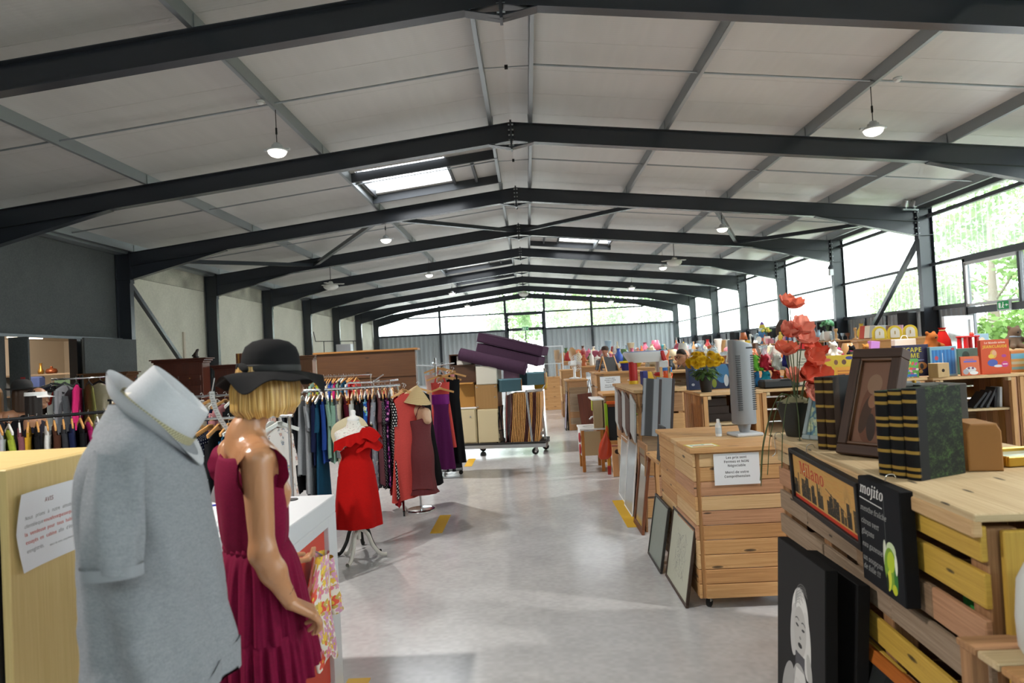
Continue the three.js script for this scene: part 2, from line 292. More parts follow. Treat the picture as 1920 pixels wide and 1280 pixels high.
  br([-HW - 0.1, 4.1, FZ(3) - 0.15], [-HW - 0.1, 0.4, FZ(4) + 0.3], 'dark diagonal brace against left cream wall');
}
// skylights: framed openings in the roof with clear sheet
{
  const fr = mat(0x34383d, 0.5), glass = mat(0xffffff, 0.25, { transmission: 0.92, thickness: 0, side: THREE.DoubleSide });
  const sky = (s, z0, z1, lab) => {
    const w = struct('window', null, null, L(lab, 'skylight')); const a = 1.5, b = 3.5, zc = (z0 + z1) / 2;
    for (const z of [z0 + 0.55, z1 - 0.55]) part(w, 'kerb_beam', bar([s * 0.35, roofY(0.35) - 0.1, z], [s * 3.6, roofY(3.6) - 0.1, z], 0.06, 0.2), fr);
    for (const x of [a, b]) part(w, 'kerb_trim', bar([s * x, roofY(x) + 0.06, z0 + 0.55], [s * x, roofY(x) + 0.06, z1 - 0.55], 0.06, 0.26), fr);
    part(w, 'kerb_trim', bar([s * 0.95, roofY(0.95) - 0.06, z0 + 0.55], [s * 0.95, roofY(0.95) - 0.06, z1 - 0.55], 0.06, 0.1), fr);
    part(w, 'pane', bar([s * a, roofY(a) + 0.14, zc], [s * b, roofY(b) + 0.14, zc], z1 - z0 + 1, 0.004), glass);
  };
  sky(-1, -15.5, -16.5, 'bright roof skylight on the left slope, nearest to the camera');
  sky(-1, -30.6, -31.6, 'narrow-looking bright skylight further down the left slope');
  sky(-1, -35.6, -36.6, 'farthest bright skylight on the left slope');
  sky(1, -25.6, -26.6, 'bright skylight on the right slope beside the ridge');
}
// corrugated sheet: profile along an axis, extruded upward
function corrugated(len, y0, y1, pitch, depth, off = 0) {   // along +x from 0..len, in plane z, both faces
  const pts = []; for (let x = 0; x < len; x += pitch) for (const [f, d] of [[0, 0], [0.42, 0], [0.54, 1], [0.88, 1]]) if (x + f * pitch <= len) pts.push([x + f * pitch, d * depth]); pts.push([len, 0]);
  const pos = [], uv = [];
  for (let i = 0; i < pts.length - 1; i++) { const [a, c] = pts[i], [b, d] = pts[i + 1]; pos.push(a, y0, c, b, y0, d, b, y1, d, a, y0, c, b, y1, d, a, y1, c); uv.push(a, y0, b, y0, b, y1, a, y0, b, y1, a, y1); }
  const g = new THREE.BufferGeometry(); g.setAttribute('position', new THREE.Float32BufferAttribute(pos, 3)); g.setAttribute('uv', new THREE.Float32BufferAttribute(uv, 2)); g.computeVertexNormals(); return g;
}
const CLAD = mat(0xa9aeb3, 0.45, { side: THREE.DoubleSide, metalness: 0.15 });
const CLADG = mat(0xb2b8bd, 0.42, { side: THREE.DoubleSide, metalness: 0.2 });
const POLY = mat(0xf4fbf9, 0.35, { transmission: 0.93, thickness: 0, side: THREE.DoubleSide, specularIntensity: 0.35 });
const CLEAR = mat(0xfbfdfd, 0.08, { transmission: 0.97, thickness: 0, side: THREE.DoubleSide });
const FRAMEC = mat(0x54585e, 0.45), ALU = mat(0xdfe2e6, 0.4);
// right wall: cladding below, translucent corrugated sheets above, bay by bay
{
  const wall = struct('wall_right', null, null, L('right long wall: ribbed grey metal cladding below the window band', 'wall'));
  const core = mat(0x6b6f73, 0.7), bayName = ['behind the camera', 'beside the camera', 'nearest', 'second', 'third', 'fourth', 'fifth', 'sixth', 'seventh', 'eighth', 'ninth'];
  for (let n = -1; n <= 8; n++) {
    const z0 = n < 0 ? BACKZ : FZ(n) , z1 = FZ(n + 1), len = z0 - z1;
    const door = n === 2;    // bay 2-3 holds the glazed door
    const c = (l, zs, y0, y1) => { const g = corrugated(l, y0, y1, 0.2, 0.035); g.rotateY(PI / 2); g.translate(0, 0, zs); return g; };
    const dz0 = -12.95, dz1 = -16.55;
    if (!door) part(wall, 'cladding_sheet', c(len, z0, 0, 2.34), CLAD, [WALLX, 0, 0]); else part(wall, 'cladding_sheet', c(dz1 - z1, dz1, 0, 2.34), CLAD, [WALLX, 0, 0]);
    if (!door) part(wall, 'backing', at(box(0.06, 2.34, len), WALLX + 0.09, 1.17, (z0 + z1) / 2), core); else part(wall, 'backing', at(box(0.06, 2.34, dz1 - z1), WALLX + 0.09, 1.17, (dz1 + z1) / 2), core);
    for (let k = 1; k < 4; k++) { const z = z0 - len * k / 4; if (!door || z < dz1) part(wall, 'stud', at(box(0.05, 2.3, 0.05), WALLX - 0.03, 1.15, z), STEEL); }
    const w = struct('window', null, null, L(`translucent corrugated window band of the right wall, ${bayName[n + 2]} bay`, 'window')); w.name = 'window_' + (n + 10);
    const pane = (y0, y1, za, zb) => part(w, 'pane', c(za - zb, za, y0, y1), POLY, [WALLX, 0, 0]);
    if (!door) { pane(2.38, 3.46, z0, z1); } else pane(2.38, 3.46, dz1 - 0.05, z1);
    pane(3.5, 4.72, z0, z1);
    pane(4.76, 5.0, z0, z1);
    const girt = (y, h, za = z0, zb = z1, d = 0.1) => part(w, 'rail', at(box(d, h, za - zb), WALLX - 0.07, y, (za + zb) / 2), FRAMEC);
    if (!door) girt(2.35, 0.1); else girt(2.35, 0.1, dz1, z1);
    girt(3.48, 0.07); girt(4.75, 0.09); girt(5.02, 0.12);
  }
  part(wall, 'eave_trim', at(box(0.1, 0.3, BACKZ - GABLE), WALLX + 0.05, 5.2, (BACKZ + GABLE) / 2), CLADG);
  // glazed door set in bay 2-3 with transom
  const d = struct('door', null, null, L('glazed double door with transom in the right wall, one leaf standing open', 'door')); d.name = 'door_1';
  const fx = WALLX - 0.05;
  for (const z of [-12.95, -16.55]) part(d, 'jamb', at(box(0.12, 3.44, 0.1), fx, 1.72, z), FRAMEC);
  part(d, 'transom_rail', at(box(0.12, 0.12, 3.7), fx, 3.42, -14.75), FRAMEC); part(d, 'transom_rail', at(box(0.12, 0.16, 3.6), fx, 2.2, -14.75), FRAMEC);
  part(d, 'mullion', at(box(0.1, 1.1, 0.08), fx, 2.8, -14.75), FRAMEC);
  for (const z of [-13.85, -15.65]) part(d, 'pane', at(box(0.006, 1.05, 1.7), fx, 2.81, z), CLEAR);
  for (const [a, b] of [[2.3, 2.36], [3.28, 3.36]]) part(d, 'glazing_bead', at(box(0.05, b - a, 1.74), fx - 0.05, (a + b) / 2, -15.65), ALU);
  part(d, 'glazing_bead', at(box(0.05, 1.0, 0.05), fx - 0.05, 2.83, -16.48), ALU);
  const leaf = new THREE.Group(); leaf.name = 'leaf'; d.add(leaf); leaf.position.set(fx, 0, -16.45); leaf.rotation.y = -1.25;
  for (const z of [0.05, 0.85]) part(leaf, 'stile', at(box(0.06, 2.05, 0.1), 0, 1.06, z), ALU);
  for (const [y, h] of [[0.12, 0.2], [2.04, 0.1]]) part(leaf, 'rail', at(box(0.06, h, 0.7), 0, y, 0.45), ALU);
  part(leaf, 'pane', at(box(0.008, 1.8, 0.7), 0, 1.1, 0.45), CLEAR);
  part(leaf, 'handle', at(box(0.05, 0.16, 0.03), -0.05, 1.05, 0.83), BLACK);
}
// exit signs
function exitSign(pos, turn, lab, s = 1) {
  const t = canvasTex(128, 64, (c) => { c.fillStyle = '#0d8a4a'; c.fillRect(0, 0, 128, 64); c.fillStyle = '#f2fff6'; c.fillRect(14, 12, 22, 42); c.beginPath(); c.arc(64, 16, 7, 0, 7); c.fill(); c.lineWidth = 8; c.strokeStyle = '#f2fff6'; c.beginPath(); c.moveTo(64, 24); c.lineTo(58, 40); c.lineTo(46, 52); c.moveTo(58, 40); c.lineTo(70, 54); c.moveTo(52, 30); c.lineTo(76, 32); c.stroke(); c.beginPath(); c.moveTo(88, 32); c.lineTo(104, 20); c.lineTo(104, 28); c.lineTo(120, 28); c.lineTo(120, 36); c.lineTo(104, 36); c.lineTo(104, 44); c.fill(); });
  const e = thing('exit_sign', lab, 'exit sign', pos, turn, null);
  part(e, 'housing', cbox(0.34 * s, 0.19 * s, 0.05, 0.006), mat(0xd7dada, 0.5));
  const g = plain(new THREE.PlaneGeometry(0.3 * s, 0.15 * s)); part(e, 'sign_face', g, mat(0xffffff, 0.5, { map: t, emissive: 0xffffff, emissiveMap: t, emissiveIntensity: 0.5 }), [0, 0, 0.027]);
}
exitSign([WALLX - 0.14, 2.24, -15.2], -PI / 2, 'green running-man exit sign above the side door', 1.2);
exitSign([0.0, 3.6, GABLE + 0.16], 0, 'green running-man exit sign on the far gable door', 1.4);
// far gable wall
{
  const gz = GABLE, wall = struct('wall_far', null, null, L('far gable wall with ribbed grey cladding under the window band', 'wall'));
  const sheet = (x0, x1, y0, y1, m, p = 0.33) => { const g = corrugated(x1 - x0, y0, y1, p, 0.045); g.translate(x0, 0, 0); return [g, m]; };
  const xs = [-WALLX, -6.04, -1.38, 1.38, 4.7, WALLX];
  for (let i = 0; i < 5; i++) if (i !== 2) {
    const [g, m] = sheet(xs[i], xs[i + 1], 0, 3.5, CLADG); part(wall, 'cladding_sheet', g, m, [0, 0, gz]);
    part(wall, 'backing', at(box(xs[i + 1] - xs[i], 3.5, 0.06), (xs[i] + xs[i + 1]) / 2, 1.75, gz - 0.08), mat(0x6b6f73, 0.7));
  }
  for (const x of [-6.04, -1.38, 1.38, 4.7]) part(wall, 'post', at(box(0.16, 6.2 - 0.11 * Math.abs(x), 0.16), x, (6.2 - 0.11 * Math.abs(x)) / 2, gz + 0.12), STEEL);
  part(wall, 'sill_rail', at(box(2 * WALLX, 0.14, 0.12), 0, 3.53, gz + 0.1), STEEL);
  part(wall, 'girt', at(box(16.8, 0.1, 0.1), 0, 4.74, gz + 0.1), STEEL);
  const w = struct('window', null, null, L('wide translucent window band across the far gable', 'window')); w.name = 'window_20';
  for (let i = 0; i < 5; i++) {
    const x0 = xs[i], x1 = xs[i + 1], pitch = 0.25, pos = [], pts = []; const yb = i === 2 ? 4.72 : 3.58;
    for (let x = x0; x < x1; x += pitch) for (const [f, dd] of [[0, 0], [0.42, 0], [0.54, 0.035], [0.88, 0.035]]) if (x + f * pitch < x1) pts.push([x + f * pitch, dd]); pts.push([x1, 0]);
    for (let k = 0; k < pts.length - 1; k++) { const [a, c] = pts[k], [b, e] = pts[k + 1], ya = roofY(a) + 0.05, ybq = roofY(b) + 0.05; pos.push(a, yb, c, b, yb, e, b, ybq, e, a, yb, c, b, ybq, e, a, ya, c); }
    const g = new THREE.BufferGeometry(); g.setAttribute('position', new THREE.Float32BufferAttribute(pos, 3)); g.computeVertexNormals(); part(w, 'pane', plain(g), POLY, [0, 0, gz]);
  }
  const d = struct('door', null, null, L('tall glazed door in the middle of the far gable', 'door')); d.name = 'door_2';
  for (const x of [-1.28, 1.28]) part(d, 'jamb', at(box(0.2, 4.7, 0.14), x, 2.35, gz + 0.1), STEEL);
  for (const y of [4.67, 3.57]) part(d, 'rail', at(box(2.6, 0.2, 0.14), 0, y, gz + 0.1), STEEL);
  part(d, 'pane', at(box(2.4, 0.95, 0.006), 0, 4.12, gz + 0.08), CLEAR);
  for (const x of [-0.6, 0.6]) part(d, 'pane', at(box(1.15, 3.4, 0.006), x, 1.75, gz + 0.08), CLEAR);
  part(d, 'mullion', at(box(0.07, 3.4, 0.08), 0, 1.75, gz + 0.08), STEEL);
}
// left wall: cream panels, dark partition with doorway
{
  const n1 = noiseField(512, 512, [6, 6], 41), n2 = noiseField(512, 512, [90, 90], 42);
  const cream = mat(0xffffff, 0.85, { map: dataTex(512, 512, (x, y) => { const t = 1 + 0.05 * (n1(x, y) - 0.5) + 0.06 * (n2(x, y) - 0.5); return [206 * t, 203 * t, 188 * t]; }, [0.3, 0.3]) });
  const raw = mat(0xffffff, 0.9, { map: dataTex(256, 256, (x, y) => { const t = 1 + 0.3 * (n1(x * 2, y * 2) - 0.5) + 0.1 * (n2(x * 2, y * 2) - 0.5); return [168 * t, 166 * t, 152 * t]; }, [0.4, 0.4]) });
  const dark = mat(0xffffff, 0.75, { map: dataTex(512, 512, (x, y) => { const t = 1 + 0.06 * (n1(x, y) - 0.5) + 0.14 * (n2(x, y) - 0.5); return [78 * t, 81 * t, 82 * t]; }, [0.5, 0.5]) });
  const wall = struct('wall_left', null, null, L('left long wall of cream panels between dark steel columns', 'wall'));
  for (let n = 3; n <= 9; n++) {
    const z0 = FZ(n), z1 = n < 9 ? FZ(n + 1) : GABLE - 0.3;
    part(wall, 'wall_panel', at(box(0.2, 4.42, z0 - z1 - 0.01), -WALLX - 0.13, 2.21, (z0 + z1) / 2), cream);
    part(wall, 'top_band', at(box(0.2, 1.0, z0 - z1 - 0.01), -WALLX - 0.12, 4.93, (z0 + z1) / 2), raw);
  }
  const p = struct('wall_partition', null, null, L('dark grey partition wall with doorway at far left', 'wall')); p.name = 'wall_partition_left';
  const X = -WALLX - 0.08;
  part(p, 'upper_panel', at(box(0.16, 2.8, BACKZ - FZ(3)), X, 2.68 + 1.4, (BACKZ + FZ(3)) / 2), dark);
  part(p, 'lower_panel', at(box(0.16, 2.68, BACKZ + 13.9), X, 1.34, (BACKZ - 13.9) / 2), dark);
  part(p, 'lower_panel', at(box(0.16, 2.68, FZ(3) * -1 - 16.2), X, 1.34, -(16.2 - FZ(3)) / 2), dark);
  part(p, 'opening_edge', at(box(0.2, 2.68, 0.14), X, 1.34, -16.2), STEEL);
  part(p, 'head_rail', at(box(0.1, 0.06, 5.4), X + 0.13, 2.68, -15.2), mat(0x6a6e72, 0.4, { metalness: 0.5 }));
  const sl = struct('door', null, null, L('dark grey sliding door leaf hanging in front of a column at left', 'door')); sl.name = 'door_3';
  part(sl, 'leaf_panel', at(cbox(0.06, 2.62, 2.1, 0.005), -10.2, 1.34, -16.66), dark); part(sl, 'red_label', at(box(0.004, 0.14, 0.14), -10.166, 1.72, -17.55), mat(0xb03a38, 0.6));
  const hl = struct('door', null, null, L('dark grey hinged door leaf standing open at the left doorway', 'door')); hl.name = 'door_4';
  part(hl, 'leaf_panel', at(cbox(0.42, 2.6, 0.05, 0.005), -10.5, 1.33, -14.0), dark); part(hl, 'red_label', at(box(0.1, 0.14, 0.004), -10.42, 1.72, -13.97), mat(0xb03a38, 0.6));
  // room beyond the doorway
  const room = struct('wall_backroom', null, null, L('beige plastered side room seen through the left doorway', 'wall')); room.name = 'wall_backroom_left';
  const beige = mat(0xcbbfae, 0.9);
  part(room, 'wall_panel', at(box(0.1, 3, 9), -14.6, 1.5, -17), beige); part(room, 'wall_panel', at(box(4, 3, 0.1), -12.7, 1.5, -21.3), beige); part(room, 'wall_panel', at(box(4, 3, 0.1), -12.7, 1.5, -12.6), beige);
  const rl = new THREE.PointLight(0xfff0dc, 22, 0, 2); rl.name = 'ceiling_light_lamp'; rl.position.set(-12.6, 2.72, -17); rl.castShadow = true; rl.shadow.radius = 4; scene.add(rl); const rlt = thing('ceiling_light', 'plain batten light on the ceiling of the left side room', 'lamp', [-12.6, 2.82, -17]); part(rlt, 'batten', at(cbox(0.1, 0.08, 1.3, 0.005), 0, 0.05, 0), WHITE); part(rlt, 'light_tube', at(cyl(0.02, 0.02, 1.2, 12), 0, -0.015, 0, PI / 2, 0, 0), mat(0xffffff, 0.5, { emissive: 0xfff0dc, emissiveIntensity: 3 })); part(room, 'ceiling_board', at(box(4, 0.08, 9), -12.8, 2.95, -17), beige); part(room, 'floor_slab', at(box(4, 0.2, 9), -12.7, -0.1, -17), mat(0x9a9893, 0.6));
  const wb = struct('wall_back', at(box(2 * WALLX + 0.6, 5, 0.2), 0, 2.5, BACKZ + 0.1), cream, L('plain end wall behind the camera', 'wall'));
  const wbw = struct('window', null, null, L('translucent window band of the gable behind the camera', 'window')); wbw.name = 'window_21';
  for (let k = 0; k < 4; k++) { const x0 = -WALLX + k * WALLX / 2, x1 = x0 + WALLX / 2, g = extr([[x0, 5.0], [x1, 5.0], [x1, roofY(x1) + 0.06], [x0, roofY(x0) + 0.06]], 0.01); part(wbw, 'pane', g, POLY, [0, 0, BACKZ + 0.1]); part(wbw, 'mullion', at(box(0.14, 1.3, 0.14), x0, 5.6, BACKZ + 0.1), STEEL); }
  // eave gutter trim above left wall
  struct('trim_1', at(box(0.3, 0.14, BACKZ - GABLE), -WALLX + 0.2, 5.0, (BACKZ + GABLE) / 2), ZINC, L('galvanised trim under the left eave', 'trim'));
}

// ================= LAMPS =================
{
  const GLOW = mat(0xffffff, 0.5, { emissive: 0xfff4e6, emissiveIntensity: 9 }), BODY = mat(0xc9cccd, 0.45, { metalness: 0.3 });
  const proto = thing('pendant_lamp', '', 'lamp', [0, 0, 0], 0, 'round high-bay pendant lamps');
  part(proto, 'housing', lathe([[0.0, 0.12], [0.05, 0.12], [0.055, 0.09], [0.08, 0.085], [0.085, 0.04], [0.15, 0.02], [0.16, 0.0], [0.155, -0.012], [0.0, -0.012]], 28), BODY);
  part(proto, 'lens_disc', lathe([[0, -0.1], [0.05, -0.095], [0.1, -0.075], [0.13, -0.045], [0.138, -0.013]], 28), GLOW);
  part(proto, 'cable', join([rod([0, 0.12, 0], [0, 0.66, 0], 0.006, 6), rod([0, 0.26, 0], [0, 0.36, 0], 0.016, 8)]), BLACK);
  for (const s of [-1, 1]) part(proto, 'side_lug', at(box(0.06, 0.03, 0.04), s * 0.17, 0.02, 0), BODY);
  const zs = [-10.45, -18.55, -26.7, -34.75, -43.4, -2.35], where = ['nearest', 'second', 'third', 'fourth', 'fifth', 'overhead'];
  let first = true;
  for (const s of [-1, 1]) zs.forEach((z, i) => {
    const x = s < 0 ? -3.62 : 5.53, y = s < 0 ? 5.06 : 4.84, lab = `round glowing pendant lamp, ${where[i]} in the ${s < 0 ? 'left' : 'right'} row`;
    const p = first ? proto : copyOf(proto, [x, y, z], 0, lab); if (first) { proto.position.set(x, y, z); proto.userData.label = lab; first = false; }
    const l = new THREE.SpotLight(0xfff8f0, LAMP_POWER, 0, 1.25, 0.5, 2); l.name = 'pendant_lamp_light'; l.position.set(x, y - 0.13, z); l.target.position.set(x, 0, z); l.castShadow = true; l.shadow.radius = 5; scene.add(l, l.target);
  });
  // smoke detectors by the nearest lamps
  const det = (x, z, lab) => { const d = thing('smoke_detector', lab, 'smoke detector', [x, rafTop(x) - 0.04, z]); part(d, 'base', lathe([[0, 0.03], [0.06, 0.03], [0.065, 0.01], [0.06, 0]], 20), WHITE); part(d, 'sensor_dome', lathe([[0, -0.03], [0.03, -0.03], [0.045, -0.015], [0.05, 0]], 20), mat(0xd0d0d0, 0.5)); };
  det(-3.68, -10.0, 'white smoke detector under the purlin near left lamp'); det(5.72, -10.05, 'white smoke detector under the purlin near right lamp');
  // ventilation diffuser fans hanging
  const fan = (x, y, z, lab) => {
    const f = thing('ceiling_fan', lab, 'ceiling fan', [x, y, z], 0.4, 'white ceiling fans');
    part(f, 'motor_housing', lathe([[0, 0.14], [0.06, 0.14], [0.1, 0.06], [0.24, 0.02], [0.27, -0.04], [0.22, -0.12], [0.1, -0.17], [0, -0.17]], 24), mat(0xc8c8c2, 0.5));
    part(f, 'rod', rod([0, 0.12, 0], [0, rafTop(Math.abs(x)) - y, 0], 0.012, 8), BLACK);
    for (let k = 0; k < 3; k++) part(f, 'blade', at(cbox(0.36, 0.02, 0.12, 0.006), 0.3, 0.05, 0), mat(0xc8c8c2, 0.5), [0, 0, 0], [0, k * 2 * PI / 3, 0]);
  };
  fan(-6.9, 4.6, -24.5, 'white ceiling fan hanging over the left side'); fan(5.5, 4.78, -24.5, 'white ceiling fan beside the third right lamp'); fan(0.03, 5.2, -38.5, 'white ceiling fan under the far ridge');
}
// flood lamps and cameras on right columns
{
  const t = thing('floodlight', 'pair of small grey floodlights atop third right column', 'floodlight', [HW - 0.25, 4.95, FZ(3) + 0.2], 0.3);
  for (const x of [-0.14, 0.14]) { part(t, 'lamp_head', at(cyl(0.07, 0.09, 0.16, 16), x, 0.12, 0, 0.5, 0, 0), GREYMETAL); part(t, 'bracket', at(box(0.03, 0.12, 0.03), x, 0.0, 0), ZINC); }
  part(t, 'cross_bar', at(box(0.5, 0.04, 0.04), 0, -0.05, 0), ZINC);
  const c = thing('security_camera', 'small white security camera on fourth right column', 'camera', [HW - 0.08, 4.0, FZ(4) + 0.12], 0);
  part(c, 'camera_body', at(cbox(0.12, 0.2, 0.14, 0.01), -0.02, -0.1, 0), mat(0xd4d8dc, 0.4)); part(c, 'lens_head', at(cyl(0.05, 0.06, 0.14, 14), -0.05, 0.08, 0.03, 0.9, 0, 0), mat(0x30343a, 0.4));
}

// ================= OUTSIDE =================
{
  const n1 = noiseField(256, 256, [8, 8], 51), n2 = noiseField(256, 256, [60, 60], 52);
  const gr = mat(0xffffff, 0.95, { map: dataTex(256, 256, (x, y) => { const t = 0.8 + 0.4 * n1(x, y) + 0.3 * (n2(x, y) - 0.5); return [104 * t, 122 * t, 70 * t]; }, [0.2, 0.2]) });
  struct('ground_grass', at(box(60, 0.1, 110), WALLX + 31.2, -0.25, -25), gr, L('grassy ground outside the right wall', 'ground'));
  struct('ground_yard', at(box(60, 0.1, 40), -18, -0.26, GABLE - 21.3), mat(0xa9a69d, 0.9), L('pale yard ground behind the far gable', 'ground'));
  struct('ground_path', at(box(5, 0.1, 70), WALLX + 2.7, -0.2, -22), mat(0xc2bfb6, 0.9), L('pale gravel strip outside along the right wall', 'ground'));
  const LEAF = [0x6f9248, 0x84a658, 0x668a46, 0x7ba05c].map((c) => mat(c, 0.9, { transmission: 0.4, thickness: 0, side: THREE.DoubleSide }));
  const BARK = mat(0x8b8172, 0.9), BIRCHBARK = mat(0xcfcac0, 0.85);
  function tree(x, z, h, r, y0, n, leaf, lab, bark = BARK, size = 0.26) {
    const t = thing('tree', lab, 'tree', [x, -0.2, z], 0, 'trees outside');
    const w = [[0, 0, 0], [rr(-0.2, 0.2), h * 0.3, rr(-0.2, 0.2)], [rr(-0.3, 0.3), h * 0.55, rr(-0.3, 0.3)], [rr(-0.3, 0.3), h * 0.8, rr(-0.3, 0.3)]];
    part(t, 'trunk', loft(w.map(([a, b, c], i) => ringEllipse(a, b, c, 0.2 - i * 0.045, 0.2 - i * 0.045, 10))), bark);
    for (let k = 0; k < 5; k++) { const a = rr(0, 7), b = h * rr(0.3, 0.6), q = r * rr(0.5, 0.8); part(t, 'branch', tube([[w[1][0], b, w[1][2]], [Math.cos(a) * q * 0.5, b + q * 0.35, Math.sin(a) * q * 0.5], [Math.cos(a) * q, b + q * 0.8, Math.sin(a) * q]], 0.05, 8, 6), bark); }
    const pos = [], clumps = []; for (let k = 0; k < 26; k++) { const a = rr(0, 2 * PI), v = rr(-1, 1), q = Math.cbrt(rr(0.2, 1)); clumps.push([Math.cos(a) * r * q * Math.sqrt(1 - v * v), (y0 + h) / 2 + v * q * (h - y0) / 2, Math.sin(a) * r * q * Math.sqrt(1 - v * v)]); }
    for (let i = 0; i < n; i++) {
      const c = pick(clumps), s = r * 0.36, p = V(c[0] + (rnd() + rnd() - 1) * s, c[1] + (rnd() + rnd() - 1) * s, c[2] + (rnd() + rnd() - 1) * s), a = V(rr(-1, 1), rr(-0.8, 0.3), rr(-1, 1)).normalize(), b = V(rr(-1, 1), rr(-1, 1), rr(-1, 1)).cross(a).normalize(), l = size * rr(0.6, 1.3), q = l * 0.42;
      const A = p, B = p.clone().addScaledVector(a, l * 0.5).addScaledVector(b, q), C = p.clone().addScaledVector(a, l), D = p.clone().addScaledVector(a, l * 0.5).addScaledVector(b, -q);
      pos.push(...A, ...B, ...C, ...A, ...C, ...D);
    }
    const g = new THREE.BufferGeometry(); g.setAttribute('position', new THREE.Float32BufferAttribute(pos, 3)); g.computeVertexNormals();
    const f = part(t, 'foliage', plain(g), leaf); f.userData.kind = 'stuff';
  }
  const spot = ['opposite the side door', 'beyond the nearest right window', 'right of the side door', 'beyond the second right window', 'behind the side door transom', 'past the third right window', 'far behind the side door', 'at the right edge outside'];
  [[19, -28, 8.5, 2.4], [19, -21.8, 9, 2.4], [18.5, -16, 8, 2.4], [25.5, -38, 8, 3], [25.5, -31, 10, 3.2], [26, -46, 6, 2.8], [25.5, -24, 10, 3.2], [18, -10, 8, 2.4]].forEach(([x, z, h, r], i) => tree(x, z, h, r, 0.4, 3600, LEAF[i % 4], `leafy green tree ${spot[i]}`));
  const sp2 = ['behind the right half of the far gable', 'at the far right gable corner', 'straight behind the far gable door', 'just left of the far gable door', 'deep behind the gable at right'];
  [[4.6, -58, 9, 2.3, 1.5], [9.6, -61, 9, 2.6, 1.5], [0.6, -54, 9.5, 1.9, 3.2], [-1.2, -66, 8, 2.4, 2.5], [7.4, -68, 10, 3, 2]].forEach(([x, z, h, r, y0], i) => tree(x, z, h, r, y0, 2200, LEAF[(i + 1) % 4], `green tree ${sp2[i]}`, i === 2 ? BIRCHBARK : BARK, 0.3));
  // pale awning seen through the open side door
  const aw = thing('awning', 'pale canvas awning outside the open side door', 'awning', [13.2, 0, -13.6], 0);
  part(aw, 'canopy', bar([-1.2, 1.75, 0], [1.0, 1.45, 0], 3.2, 0.03), mat(0xe9e2d6, 0.9)); for (const [a, b] of [[-1.1, -1.5], [-1.1, 1.5], [0.9, -1.5], [0.9, 1.5]]) part(aw, 'post', rod([a, -0.2, b], [a, 1.6 - a * 0.13, b], 0.03), ALU);
}

// ================= MANNEQUINS AND COUNTER, LEFT FOREGROUND =================
// continuous body from tapered bones, smooth minimum, marching cubes. bones: [ax,ay,az,ra,bx,by,bz,rb]
function body(bones, centre, half, res, k = 0.03, minus = null) {
  const mc = new MarchingCubes(res, new THREE.MeshBasicMaterial(), false, false, 400000); mc.isolation = 0;
  const h2 = res / 2, F = mc.field;
  const B = bones.map((b) => { const d = [b[4] - b[0], b[5] - b[1], b[6] - b[2]]; return { b, d, l: d[0] * d[0] + d[1] * d[1] + d[2] * d[2] || 1e-9 }; });
  for (let z = 0; z < res; z++) for (let y = 0; y < res; y++) for (let x = 0; x < res; x++) {
    const p0 = centre[0] + (x - h2) / h2 * half, p1 = centre[1] + (y - h2) / h2 * half, p2 = centre[2] + (z - h2) / h2 * half; let D = 9;
    for (const { b, d, l } of B) {
      const q0 = p0 - b[0], q1 = p1 - b[1], q2 = p2 - b[2]; let t = (q0 * d[0] + q1 * d[1] + q2 * d[2]) / l; t = t < 0 ? 0 : t > 1 ? 1 : t;
      const u0 = q0 - t * d[0], u1 = q1 - t * d[1], u2 = q2 - t * d[2], e = Math.sqrt(u0 * u0 + u1 * u1 + u2 * u2) - (b[3] + t * (b[7] - b[3]));
      const hh = Math.max(k - Math.abs(D - e), 0) / k; D = Math.min(D, e) - hh * hh * k * 0.25;
    }
    F[x + y * res + z * res * res] = -D;
  }
  mc.update();
  const n = mc.count, pos = new Float32Array(n * 3), nor = new Float32Array(n * 3);
  for (let i = 0; i < n; i++) for (let c = 0; c < 3; c++) { pos[3 * i + c] = centre[c] + mc.positionArray[3 * i + c] * half; }
  const g = new THREE.BufferGeometry(); g.setAttribute('position', new THREE.BufferAttribute(pos, 3));
  let m = mergeVertices(g, 1e-5); m.computeVertexNormals();
  // make sure the faces point outward
  const P = m.attributes.position, N = m.attributes.normal; let s = 0; for (let i = 0; i < P.count; i += 17) s += (P.getX(i) - centre[0]) * N.getX(i) + (P.getZ(i) - centre[2]) * N.getZ(i);
  if (s < 0) { const I = m.index.array; for (let i = 0; i < I.length; i += 3) { const t = I[i]; I[i] = I[i + 1]; I[i + 1] = t; } m.computeVertexNormals(); }
  return plain(m);
}
const bone = (a, ra, b, rb) => [...a, ra, ...b, rb];
